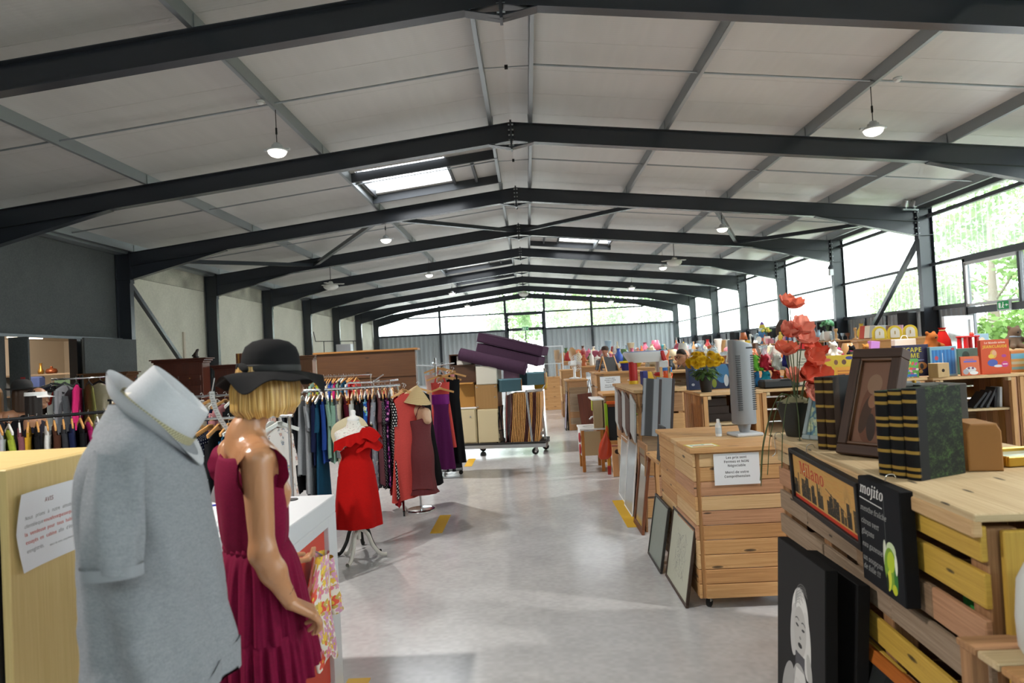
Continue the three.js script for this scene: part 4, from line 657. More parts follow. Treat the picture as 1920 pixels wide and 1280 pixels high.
// ================= GARMENTS, RACKS, DRESS FORMS =================
const PAT = (() => {
  const dots = (bg, fg, n, r) => canvasTex(128, 128, (x) => { x.fillStyle = bg; x.fillRect(0, 0, 128, 128); x.fillStyle = fg; const s = 128 / n; for (let i = 0; i < n; i++) for (let j = 0; j < n; j++) { x.beginPath(); x.arc((i + 0.5 + (j % 2) * 0.5) * s % 128, (j + 0.5) * s, r, 0, 7); x.fill(); } }, [6, 6]);
  const stripes = (bg, fg, n, horiz) => canvasTex(128, 128, (x) => { x.fillStyle = bg; x.fillRect(0, 0, 128, 128); x.fillStyle = fg; for (let i = 0; i < n; i++) horiz ? x.fillRect(0, i * 128 / n, 128, 64 / n) : x.fillRect(i * 128 / n, 0, 64 / n, 128); }, [4, 4]);
  const T = (map) => mat(0xffffff, 0.9, { map, side: THREE.DoubleSide, specularIntensity: 0.3 });
  return {
    bwstripe: T(stripes('#dcdad6', '#222226', 8, true)), navystripe: T(stripes('#e5e2dc', '#2a3a66', 6, true)), plaid: T(canvasTex(128, 128, (x) => { x.fillStyle = '#55585f'; x.fillRect(0, 0, 128, 128); x.fillStyle = 'rgba(210,205,200,0.4)'; x.fillRect(20, 0, 26, 128); x.fillRect(0, 70, 128, 24); x.fillStyle = 'rgba(20,20,30,0.5)'; x.fillRect(80, 0, 18, 128); x.fillRect(0, 10, 128, 18); }, [6, 6])),
    whitedot: T(dots('#17171c', '#e6e4e0', 6, 6)), smalldot: T(dots('#15151a', '#d0ccc8', 9, 3)), navydot: T(dots('#1a2140', '#dfe2ee', 7, 4)), purpledot: T(dots('#4a1048', '#b25aae', 6, 6)),
    redflower: T(floralTex('#15131a', ['#c8402e', '#e29a96', '#d8604a'], 11, 14, 30, '#3a4a34')), blueflower: T(floralTex('#2b56a8', ['#6fb3d9', '#e3e6cf', '#3f7fd0'], 12, 26, 30, '#86a850')), whiteflower: T(floralTex('#e6ddd8', ['#7d8296', '#c5a0a0', '#9aa2b4'], 13, 18, 20, '#a9a9a0')), pinkflower: T(floralTex('#e6cfc8', ['#b3566a', '#a08488'], 14, 18, 22, '#9a9a88')), greyprint: T(floralTex('#8d8f98', ['#cfd0d6', '#4c4e58', '#b7a8b0'], 15, 34, 22, '#6a6c74')), multi: T(floralTex('#2a2630', ['#b84a7a', '#4a78c0', '#d0a040', '#8a3a3a'], 16, 36, 22, '#4a7a5a')), darkprint: T(floralTex('#1d2030', ['#5a6a90', '#8a8494'], 17, 26, 18, '#3a4050')), magprint: T(floralTex('#2a0f30', ['#a83a9a', '#d080c0'], 18, 30, 20, '#5a2a60')),
  };
})();
const PATNAME = { bwstripe: 'black and white striped', navystripe: 'navy and white striped', plaid: 'grey plaid', whitedot: 'black white-dotted', smalldot: 'black tiny-dotted', navydot: 'navy dotted', purpledot: 'purple dotted', redflower: 'black red-flowered', blueflower: 'blue flowered', whiteflower: 'white floral', pinkflower: 'pale pink floral', greyprint: 'grey printed', multi: 'dark multicoloured', darkprint: 'dark blue printed', magprint: 'purple printed' };
const COL = { black: 0x17171a, charcoal: 0x35363b, grey: 0x83858a, lightgrey: 0xa9abaf, white: 0xd8d7d4, cream: 0xd9cdb6, blush: 0xd9b5a8, pink: 0xd68c90, hotpink: 0xc4286a, magenta: 0x9c1c5c, red: 0xb0202a, coral: 0xd8524c, rust: 0x9a3a26, orange: 0xd06a2a, mustard: 0xc89a2c, lime: 0x9aa83a, olive: 0x6a6a3a, mint: 0x8fb3a0, teal: 0x1f4e6a, navy: 0x1a2244, blue: 0x2a4a9a, denim: 0x54709a, purple: 0x5a1c52, mauve: 0x7a4a52, burgundy: 0x5c1428, brown: 0x4a2c20, lilac: 0xa87aa8 };
function fabricOf(n) { return PAT[n] ?? cloth(COL[n], 0.88); }
const nameOf = (n) => PATNAME[n] ?? n.replace('lightgrey', 'light grey').replace('hotpink', 'hot pink');
const HANGERWOOD = BEECH, HANGERWHITE = mat(0xdcdcd8, 0.4), HANGERBLACK = mat(0x1a1a1c, 0.4);
// garment hanging from the origin (rail centre), width along x, thin along z
const garCache = {};
function garmentGeo(kind, v) {
  const key = kind + v; if (garCache[key]) return garCache[key];
  const S = { blouse: [0.62, 0.2, 0.24, 1], shirt: [0.7, 0.21, 0.23, 2], dress: [0.98, 0.18, 0.27, 1], longdress: [1.2, 0.17, 0.28, 0], top: [0.6, 0.15, 0.22, 0], trousers: [0.92, 0.17, 0.16, 0], jacket: [0.74, 0.23, 0.25, 2] }[kind];
  const [len, sh, hem, slv] = S, ph = v * 1.7, rings = [], N = 30, M = 16, top = -0.1;
  for (let j = 0; j <= M; j++) {
    const q = j / M, y = top - 0.055 * smooth(0, 0.12, q) - len * q * (q < 0.1 ? q * 10 * 0.3 : 1) * (q < 0.1 ? 1 : 1), a = q < 0.08 ? lerp(0.05, sh, smooth(0, 0.08, q)) : lerp(sh * (1 - 0.1 * Math.sin(q * 3)), hem, q ** 1.4), b = lerp(0.018, kind === 'jacket' ? 0.045 : 0.032, smooth(0, 0.3, q)) * (1 + 0.15 * Math.sin(v * 3)), r = [];
    for (let i = 0; i < N; i++) { const t = i / N * 2 * PI, am = 0.5 * smooth(0.1, 0.8, q), c = Math.cos(t), s = Math.sin(t); r.push([a * Math.sign(c) * Math.abs(c) ** 0.8 + 0.012 * q * Math.sin(ph + 2 * q), y + 0.012 * Math.sin(3 * t + ph) * q + 0.05 * Math.abs(c) * (q < 0.1 ? -q * 10 : -1) * (q < 0.3 ? 1 : 1 - q) * 0.6, b * s * (1 + am * Math.sin(5 * c * 2 + ph)) + 0.014 * am * Math.sin(7 * c + ph)]); }
    rings.push(r);
  }
  const out = [loft(rings, { uvScale: 1 })];
  if (slv) for (const s of [-1, 1]) { const sl = [], L_ = slv === 2 ? 0.52 : 0.24; for (let j = 0; j <= 7; j++) { const q = j / 7; sl.push(ringEllipse(s * (sh - 0.025 + 0.045 * Math.sin(q * 1.5)), top - 0.075 - L_ * q, 0.01 * Math.sin(q * 3 + ph), 0.045 - 0.006 * q, 0.026, 12, 0.12, 3, q * 2 + ph)); } out.push(loft(sl, { uvScale: 1 })); }
  return (garCache[key] = out.length > 1 ? join(out) : out[0]);
}
const hangerGeo = join([bar([0, -0.062, 0], [0.195, -0.125, 0], 0.014, 0.026), bar([0, -0.062, 0], [-0.195, -0.125, 0], 0.014, 0.026), at(cbox(0.06, 0.03, 0.014, 0.004), 0, -0.064, 0)]);
const hookGeo = tube([[0, -0.06, 0], [0, -0.02, 0], [0.02, -0.004, 0], [0.02, 0.014, 0], [0, 0.024, 0], [-0.02, 0.012, 0]], 0.0028, 14, 5);
const kindName = { blouse: 'blouse', shirt: 'long-sleeved shirt', dress: 'dress', longdress: 'long dress', top: 'sleeveless top', trousers: 'pair of trousers', jacket: 'jacket' };
const ordinal = (n) => ['first', 'second', 'third', 'fourth', 'fifth', 'sixth', 'seventh', 'eighth', 'ninth', 'tenth', 'eleventh', 'twelfth', 'thirteenth', 'fourteenth', 'fifteenth', 'sixteenth', 'seventeenth', 'eighteenth', 'nineteenth', 'twentieth', 'twenty-first', 'twenty-second', 'twenty-third', 'twenty-fourth', 'twenty-fifth', 'twenty-sixth', 'twenty-seventh', 'twenty-eighth', 'twenty-ninth', 'thirtieth', 'thirty-first', 'thirty-second'][n];
function garment(kind, fab, pos, turn, label, group, hang = 'wood', sc = 1) {
  const g = thing(kind === 'trousers' ? 'trousers' : kind === 'longdress' ? 'dress' : kind, label, kind === 'trousers' ? 'trousers' : kindName[kind].split(' ').pop(), pos, turn, group);
  part(g, 'garment_cloth', garmentGeo(kind, Math.floor(rnd() * 5)), fabricOf(fab)); const h = part(g, 'hanger', hangerGeo, hang === 'wood' ? HANGERWOOD : hang === 'white' ? HANGERWHITE : HANGERBLACK); part(h, 'hook', hookGeo, CHROME); g.scale.set(sc, sc, sc); g.rotation.z = rr(-0.03, 0.03); return g;
}
function rackRow(a, b, y, list, where, group, jitter = 0.12, facing = 0) {  // garments along the rail from a to b
  const n = list.length, dir = Math.atan2(-(b[1] - a[1]), b[0] - a[0]);
  list.forEach(([kind, fab, hang, sc], i) => { const t = (i + 0.5 + rr(-0.15, 0.15)) / n; garment(kind, fab, [lerp(a[0], b[0], t), y, lerp(a[1], b[1], t)], dir + PI / 2 + facing + rr(-jitter, jitter), `${nameOf(fab)} ${kindName[kind]} on hanger, ${ordinal(i)} from left on ${where}`, group, hang ?? (rnd() < 0.75 ? 'wood' : 'white'), sc ?? rr(0.93, 1.05)); });
}
function rail(name, lab, a, b, y, m, { feet = 'bar', low = false, r = 0.013 } = {}) {
  const c = [(a[0] + b[0]) / 2, (a[1] + b[1]) / 2], len = Math.hypot(b[0] - a[0], b[1] - a[1]), t = thing(name, lab, 'clothes rack', [c[0], 0, c[1]], Math.atan2(-(b[1] - a[1]), b[0] - a[0]));
  part(t, 'top_rail', at(cyl(r, r, len + 0.06, 14), 0, y - 0.012, 0, 0, 0, PI / 2), m);
  for (const s of [-1, 1]) { part(t, 'post', rod([s * len / 2, 0.08, 0], [s * len / 2, y - 0.012, 0], r, 12), m); part(t, 'foot', tube([[s * len / 2, 0.14, 0], [s * len / 2, 0.09, 0.12], [s * len / 2, 0.05, 0.28]], 0.014, 10, 8), m); part(t, 'foot', tube([[s * len / 2, 0.14, 0], [s * len / 2, 0.09, -0.12], [s * len / 2, 0.05, -0.28]], 0.014, 10, 8), m); for (const z of [-0.28, 0.28]) part(t, 'caster', at(cyl(0.025, 0.025, 0.02, 14), s * len / 2, 0.025, z, 0, 0, PI / 2), RUBBER); }
  if (low) part(t, 'lower_rail', at(cyl(r, r, len, 12), 0, 0.14, 0, 0, 0, PI / 2), m);
  return t;
}
const K = (s) => s.trim().split(/\s+/).map((w) => { const [k, f, h, z] = w.split(':'); return [{ b: 'blouse', s: 'shirt', d: 'dress', l: 'longdress', t: 'top', p: 'trousers', j: 'jacket' }[k], f, h || undefined, z ? +z : undefined]; });
// rack A, diagonal at far left behind the birch cabinet
rail('clothes_rack', 'clothes rack with black rail behind the birch cabinet', [-4.95, -5.6], [-3.45, -6.9], 1.37, mat(0x26272a, 0.35, { metalness: 0.5 }), { r: 0.016 });
rackRow([-4.9, -5.64], [-3.6, -6.77], 1.37, K('b:multi b:denim s:black s:navy:white b:white b:hotpink b:lightgrey b:lime b:mauve s:mustard s:black b:white s:brown s:charcoal j:navy s:black b:magenta b:greyprint s:rust b:red b:smalldot b:orange s:black b:teal b:cream b:purple'), 'the black-railed rack', 'garments on the black-railed rack');
// rack B behind the blonde mannequin
rail('clothes_rack', 'chrome clothes rack directly behind the magenta-dressed mannequin', [-3.15, -5.1], [-1.68, -5.0], 1.345, CHROME, { low: true });
rackRow([-3.1, -5.1], [-1.72, -5.02], 1.345, K('s:black b:blue j:brown s:smalldot b:darkprint s:black j:charcoal b:pink s:black d:darkprint s:navydot b:black d:teal d:black d:denim d:greyprint d:whiteflower t:whiteflower:white'), 'chrome rack behind mannequin', 'garments on the chrome rack behind the mannequin', 0.35);
// rack B2: upper rail seen between the two hats
rail('clothes_rack', 'chrome clothes rack seen between the grey and black hats', [-4.1, -6.95], [-2.8, -6.8], 1.455, CHROME);
rackRow([-4.05, -6.95], [-2.85, -6.82], 1.455, K('b:cream b:brown b:white b:pinkflower s:black b:blush b:white s:brown b:black b:coral b:cream s:navy b:pink s:black'), 'chrome rack between hats', 'garments on the rack between the hats', 0.3);
// rack C: the long chrome rack
rail('clothes_rack', 'long chrome clothes rack behind the red dress form', [-2.85, -7.45], [-1.4, -7.75], 1.43, CHROME, { r: 0.018 });
rackRow([-2.85, -7.45], [-1.42, -7.74], 1.43, K('b:bwstripe b:blush d:pinkflower d:blush b:white d:charcoal b:plaid p:charcoal p:black t:lightgrey::1.2 d:lightgrey d:grey s:navy d:teal::1.1 s:blue b:mint b:mint b:grey s:cream b:burgundy b:orange s:white d:redflower::1.05 d:redflower d:blueflower d:burgundy d:greyprint d:mauve d:smalldot d:magprint d:whitedot::1.1 l:red::0.98'), 'the long chrome rack', 'garments on the long chrome rack', 0.14);
for (const [i, f, k, x, z, tw, lab] of [[0, 'coral', 'longdress', -1.3, -7.62, 0.75, 'coral red draped long dress hung at the right end of long chrome rack'], [1, 'red', 'longdress', -1.36, -7.86, 0.95, 'deep red long dress behind the coral one at rack end'], [2, 'black', 'longdress', -1.22, -8.05, 0.6, 'black long dress hanging at rack end beside conical-hat form']]) garment(k, f, [x, 1.42, z], tw, lab, 'garments at the end of the long chrome rack', 'wood', i === 0 ? 0.93 : 0.9);
// rack D in the distance and rack E
rail('clothes_rack', 'distant chrome clothes rack before the wide brown wooden panel', [-3.95, -12.55], [-2.8, -12.45], 1.5, CHROME);
rackRow([-3.9, -12.55], [-3.05, -12.47], 1.5, K('b:mint b:charcoal b:mustard b:lime b:white s:navy b:cream b:blue s:denim b:hotpink b:mint s:charcoal b:grey s:teal b:denim b:white b:red b:coral'), 'distant chrome rack before brown panel', 'garments on the distant rack', 0.2);
{
  const e = thing('display_rack', 'four-way chrome display rack with angled arms in front of brown panel', 'clothes rack', [-2.42, 0, -11], 0.25);
  part(e, 'post', rod([0, 0.05, 0], [0, 1.42, 0], 0.018), CHROME); part(e, 'base', at(join([box(0.7, 0.04, 0.05), box(0.05, 0.04, 0.7)]), 0, 0.04, 0), CHROME);
  for (const [a, l] of [[0, 0.4], [PI, 0.4], [PI / 2 - 0.3, 0.32], [-0.6, 0.3]]) part(e, 'arm', at(rod([0, 0, 0], [l, 0.02, 0], 0.014), 0, 1.38, 0, 0, a, 0), CHROME); part(e, 'arm', rod([0, 1.4, 0], [0.16, 1.5, 0.05], 0.012), CHROME);
  K('b:cream b:whiteflower b:pink b:white b:greyprint b:coral b:white').forEach(([k, f], i) => garment(k, f, [-2.72 + i * 0.1, 1.375, -11.02 + 0.02 * i], PI / 2 + 0.3 + rr(-0.2, 0.2), `${nameOf(f)} ${kindName[k]} on four-way chrome rack, ${ordinal(i)} from left`, 'garments on the four-way rack'));
}
// rack F: tall four-way rack with evening dresses
{
  const e = thing('display_rack', 'tall chrome dress rack on casters holding coral and purple gowns', 'clothes rack', [-1.27, 0, -10.05], 0);
  part(e, 'post', rod([0, 0.06, 0], [0, 1.72, 0], 0.016), CHROME); for (const a of [0, PI / 2]) part(e, 'base', at(cbox(0.62, 0.04, 0.06, 0.004), 0, 0.07, 0, 0, a + 0.1, 0), GREYMETAL); for (const [x, z] of [[0.3, 0.03], [-0.3, -0.03], [0.03, -0.3], [-0.03, 0.3]]) part(e, 'caster', at(cyl(0.03, 0.03, 0.025, 14), x, 0.03, z, PI / 2, 0, 0), RUBBER);
  for (const [a, y] of [[PI / 2, 1.62], [-PI / 2, 1.62], [0, 1.6], [PI, 1.6]]) part(e, 'arm', at(rod([0, 0, 0], [0.28, 0.03, 0], 0.01), 0, y, 0, 0, a, 0), CHROME);
  const gown = (fab, x, y, z, turn, lab, len, w, strap = true) => {
    const g = thing('gown', lab, 'dress', [x, y, z], turn, 'gowns on the tall dress rack'), rings = []; for (let j = 0; j <= 18; j++) { const q = j / 18, r = []; for (let i = 0; i < 44; i++) { const t = i / 44 * 2 * PI, c = Math.cos(t), s = Math.sin(t), a = q < 0.22 ? lerp(w * 0.8, w * 0.72, q / 0.22) : lerp(w * 0.7, w * 1.15, (q - 0.22) / 0.78), am = 0.35 * smooth(0.2, 1, q); r.push([a * c, -0.16 - len * q, (0.035 + 0.03 * q) * s * (1 + am * Math.sin(9 * c)) + 0.015 * am * Math.sin(13 * c + 1)]); } rings.push(r); }
    const m = fabricOf(fab); part(g, 'gown_cloth', loft(rings, { uvScale: 1 }), m); if (strap) for (const s of [-1, 1]) part(g, 'strap', bar([s * w * 0.5, -0.2, 0], [s * 0.05, -0.07, 0], 0.025, 0.004, [0, 0, 1]), m);
    const h = part(g, 'hanger', hangerGeo, HANGERWOOD); part(h, 'hook', hookGeo, CHROME); return g;
  };
  gown('pink', -1.2, 1.62, -10.28, 0.1, 'pale blush gown at the back of the tall dress rack', 0.8, 0.22); gown('blush', -1.27, 1.63, -10.2, 0.05, 'blush gown hanging behind the coral gown', 0.85, 0.24);
  gown('black', -1.02, 1.55, -10.02, 0.2, 'black floor-length gown at right of the tall dress rack', 1.22, 0.12); gown('charcoal', -1.1, 1.5, -10.1, 0.1, 'charcoal gown hem showing under the purple gown', 1.3, 0.13);
  gown('coral', -1.2, 1.52, -9.93, 0.05, 'coral gown with straps behind the purple gown', 0.95, 0.17);
  const pg = gown('purple', -1.19, 1.34, -9.82, 0.05, 'long purple gown with sequinned bodice, front of the tall rack', 1.06, 0.15, false); const sq = mat(0x7a1a78, 0.25, { metalness: 0.4 }); const rr2 = []; for (let j = 0; j <= 5; j++) rr2.push(ringEllipse(0, -0.15 - 0.14 * j / 5, 0, 0.125, 0.046, 30, 0.04, 20)); part(pg, 'sequin_bodice', loft(rr2), sq);
}
// --- white dress form in red dress
{
  const o = thing('dress_form', 'white patterned dress form wearing a red one-shoulder dress', 'dress form', [-1.44, 0, -5.9], 0.12);
  const speck = canvasTex(256, 256, (x) => { x.fillStyle = '#dfdcd6'; x.fillRect(0, 0, 256, 256); let s = 5; const r = () => { s = (s * 16807) % 2147483647; return s / 2147483647; }; for (let i = 0; i < 320; i++) { x.fillStyle = ['#c07a80', '#9aa39a', '#b8a2a2'][i % 3]; x.fillRect(r() * 256, r() * 256, 5, 3); } }, [1.5, 2]);
  const FM = mat(0xffffff, 0.85, { map: speck });
  const C = curve([[0, 0.62, 0.135, 0.105], [0.2, 0.74, 0.155, 0.115], [0.42, 0.875, 0.112, 0.085], [0.62, 1.0, 0.15, 0.115], [0.75, 1.06, 0.16, 0.1], [0.85, 1.1, 0.165, 0.075], [0.92, 1.125, 0.13, 0.06], [0.96, 1.145, 0.07, 0.05], [1, 1.2, 0.05, 0.05]]), rg = []; for (let j = 0; j <= 30; j++) { const [y, a, b] = C(j / 30); rg.push(ringEllipse(0, y, 0.01, a, b, 32)); }
  part(o, 'form_body', loft(rg, { cap0: true, cap1: true, uvScale: null }), FM); part(o, 'neck_cap', lathe([[0.05, 1.2], [0.056, 1.21], [0.05, 1.225], [0.03, 1.235], [0.018, 1.25], [0.024, 1.27], [0.02, 1.288], [0, 1.293]], 24), WHITE);
  const RED = cloth(0xb80d0a, 0.85), d = []; const D = curve([[0, 1.085, 0.15, 0.098], [0.12, 1.03, 0.158, 0.12], [0.28, 0.94, 0.132, 0.105], [0.38, 0.88, 0.122, 0.096], [0.5, 0.8, 0.15, 0.12], [0.75, 0.52, 0.185, 0.16], [1, 0.3, 0.2, 0.19]]); for (let j = 0; j <= 34; j++) { const q = j / 34, [y, a, b] = D(q), r = []; for (let i = 0; i < 80; i++) { const t = i / 80 * 2 * PI, c = Math.cos(t), s = Math.sin(t), f = 1 + 0.05 * smooth(0.45, 1, q) * Math.sin(8 * t + 0.5); r.push([a * f * c + 0.006, y + smooth(0.16, 0, q) * 0.05 * (c - 0.2), 0.01 + b * f * s]); } d.push(r); }
  const dr = part(o, 'red_dress', loft(d, { uvScale: 1 }), RED);
  // ruffle across the neckline and a big ruffle on the shoulder
  const rf = []; for (let j = 0; j <= 8; j++) { const v = j / 8, r = []; for (let i = 0; i <= 60; i++) { const u = i / 60, x = -0.16 + 0.3 * u; r.push([x, 1.035 + 0.075 * u + 0.02 * Math.sin(u * 3) - 0.09 * v + 0.012 * Math.sin(u * 22) * v, 0.085 + 0.05 * Math.sin(u * PI) + 0.035 * v + 0.012 * Math.sin(u * 18 + 1) * v]); } rf.push(r); } part(dr, 'neck_ruffle', loft(rf, { closed: false, uvScale: 1 }), RED);
  for (const [k, y0, sc] of [[0, 1.14, 1], [1, 1.06, 1.05]]) { const q = []; for (let j = 0; j <= 8; j++) { const v = j / 8, r = []; for (let i = 0; i <= 40; i++) { const a = -2.1 + 4.2 * i / 40; r.push([0.1 + (0.03 + 0.11 * v * sc) * Math.cos(a), y0 - 0.085 * v * v - 0.02 * v + 0.02 * Math.sin(5 * a + k) * v, 0.02 + (0.05 + 0.075 * v * sc) * Math.sin(a)]); } q.push(r); } part(dr, 'shoulder_ruffle', loft(q, { closed: false, uvScale: 1 }), RED); }
  part(o, 'stand_pole', rod([0, 0.18, 0.01], [0, 0.64, 0.01], 0.02), mat(0xd6d2ca, 0.5));
  for (let k = 0; k < 3; k++) { const a = 1.9 + k * 2 * PI / 3, c = Math.cos(a), s = Math.sin(a); part(o, 'foot', tube([[0.01 * c, 0.27, 0.01 + 0.01 * s], [0.07 * c, 0.22, 0.07 * s], [0.12 * c, 0.1, 0.12 * s], [0.19 * c, 0.022, 0.19 * s], [0.23 * c, 0.02, 0.23 * s]], 0.017, 16, 8), k === 2 ? mat(0xd6d2ca, 0.5) : mat(0xd6d2ca, 0.5)); }
  const o2 = thing('form_stand', 'black curved stand foot behind the red dress form', 'stand', [-1.5, 0, -6.16], 0); part(o2, 'pole', rod([0, 0.2, 0], [0, 0.95, 0], 0.018), BLACK); for (let k = 0; k < 3; k++) { const a = 0.4 + k * 2 * PI / 3, c = Math.cos(a), s = Math.sin(a); part(o2, 'foot', tube([[0.01 * c, 0.26, 0.01 * s], [0.08 * c, 0.22, 0.08 * s], [0.13 * c, 0.1, 0.13 * s], [0.19 * c, 0.02, 0.19 * s], [0.22 * c, 0.02, 0.22 * s]], 0.017, 14, 8), BLACK); }
  // cream sun hat with black bow hanging on that stand
  const h = thing('sun_hat', 'cream sun hat with black bow hanging behind dress form neck', 'hat', [-1.52, 1.06, -6.1], 0.3); h.rotation.set(1.25, 0.2, 0, 'YXZ');
  const br = []; for (let j = 0; j <= 8; j++) { const v = j / 8; br.push(ringEllipse(0, -0.02 * v + 0, 0, 0.085 + 0.09 * v, 0.085 + 0.09 * v, 40, 0.04 * v, 4)); } const ST = mat(0xd9ccab, 0.85, { side: THREE.DoubleSide, map: FABTEX }); part(h, 'brim', loft(br), ST); part(h, 'crown', lathe([[0.086, 0], [0.084, 0.06], [0.07, 0.09], [0, 0.1]], 32), ST); part(h, 'bow', join([at(ball(0.03, 10), 0.05, 0.02, 0.085), at(ball(0.03, 10), 0.0, 0.02, 0.1), at(box(0.02, 0.01, 0.14), 0.02, 0, 0.15)]), BLACK);
}
// --- bust with conical hat and dusty rose dress
{
  const o = thing('dress_form', 'flesh-toned torso form wearing a long dusty rose dress', 'dress form', [-1.2, 0, -7.75], 0.9);
  const bb = []; for (const s of [-1, 1]) bb.push(bone([0, 1.06, s * 0.09], 0.06, [0, 0.8, s * 0.055], 0.065), bone([0, 0.8, s * 0.055], 0.065, [0, 0.62, s * 0.07], 0.08), bone([0, 1.1, s * 0.15], 0.045, [0, 1.12, 0], 0.06), bone([0.05, 0.99, s * 0.07], 0.06, [0.06, 0.98, s * 0.07], 0.055), bone([0, 1.1, s * 0.16], 0.05, [-0.01, 1.02, s * 0.19], 0.045)); bb.push(bone([0, 1.13, 0], 0.055, [0.02, 1.27, 0], 0.048));
  part(o, 'torso', body(bb, [0, 0.9, 0], 0.42, 70, 0.04), SKINPALE);
  const RO = cloth(0x74383c, 0.6), d = [], D = curve([[0, 1.07, 0.11, 0.16], [0.08, 1.02, 0.145, 0.175], [0.22, 0.9, 0.13, 0.16], [0.32, 0.8, 0.128, 0.165], [0.5, 0.62, 0.15, 0.185], [0.8, 0.4, 0.145, 0.18], [1, 0.24, 0.165, 0.205]]); for (let j = 0; j <= 34; j++) { const q = j / 34, [y, a, b] = D(q), r = []; for (let i = 0; i < 72; i++) { const t = i / 72 * 2 * PI, c = Math.cos(t), s = Math.sin(t), f = 1 + 0.03 * smooth(0.3, 1, q) * Math.sin(9 * t); r.push([a * f * c + 0.01, y - smooth(0.1, 0, q) * (0.05 * Math.max(0, -c) + 0.04 * Math.cos(4 * t) * Math.max(0, c)) - 0.03 * smooth(0.9, 1, q) * Math.sin(2 * t), b * f * s]); } d.push(r); }
  const dd = part(o, 'rose_dress', loft(d, { uvScale: 1 }), RO); for (const s of [-1, 1]) part(dd, 'strap', tube([[0.11, 1.05, s * 0.08], [0.06, 1.15, s * 0.09], [-0.02, 1.17, s * 0.085], [-0.08, 1.06, s * 0.07]], 0.005, 14, 6), RO); part(dd, 'rosette', at(ball(0.03, 12), 0.15, 0.98, 0), RO);
  const u = []; for (let j = 0; j <= 4; j++) u.push(ringEllipse(0.01, 0.26 - 0.06 * j / 4, 0, 0.15 + 0.01 * j, 0.185 + 0.01 * j, 60, 0.03, 9)); part(dd, 'under_hem', loft(u), cloth(0x6a3034, 0.7));
  part(o, 'stand_pole', rod([0, 0.03, 0], [0, 0.62, 0], 0.013), CHROME); part(o, 'stand_base', lathe([[0, 0.02], [0.15, 0.018], [0.165, 0.006], [0.165, 0]], 32), CHROME);
  const h = thing('conical_hat', 'woven straw conical hat on the rose dress form', 'hat', [-1.21, 1.25, -7.75], 0); h.rotation.set(0.1, 0, -0.22); const sw = canvasTex(128, 128, (x) => { x.fillStyle = '#cdb184'; x.fillRect(0, 0, 128, 128); x.strokeStyle = '#b3935f'; for (let i = 0; i < 20; i++) { x.beginPath(); x.moveTo(0, i * 6.4); x.lineTo(128, i * 6.4); x.stroke(); } }, [6, 1]);
  part(h, 'hat_cone', lathe([[0.19, -0.02], [0.12, 0.06], [0.05, 0.13], [0.006, 0.165], [0, 0.166]], 40), mat(0xffffff, 0.8, { map: sw, side: THREE.DoubleSide })); part(h, 'chin_band', tube([[0.1, 0.05, 0], [0.06, -0.06, 0.06], [0, -0.1, 0.08]], 0.004, 10, 6), mat(0x7a5a3a, 0.8));
}
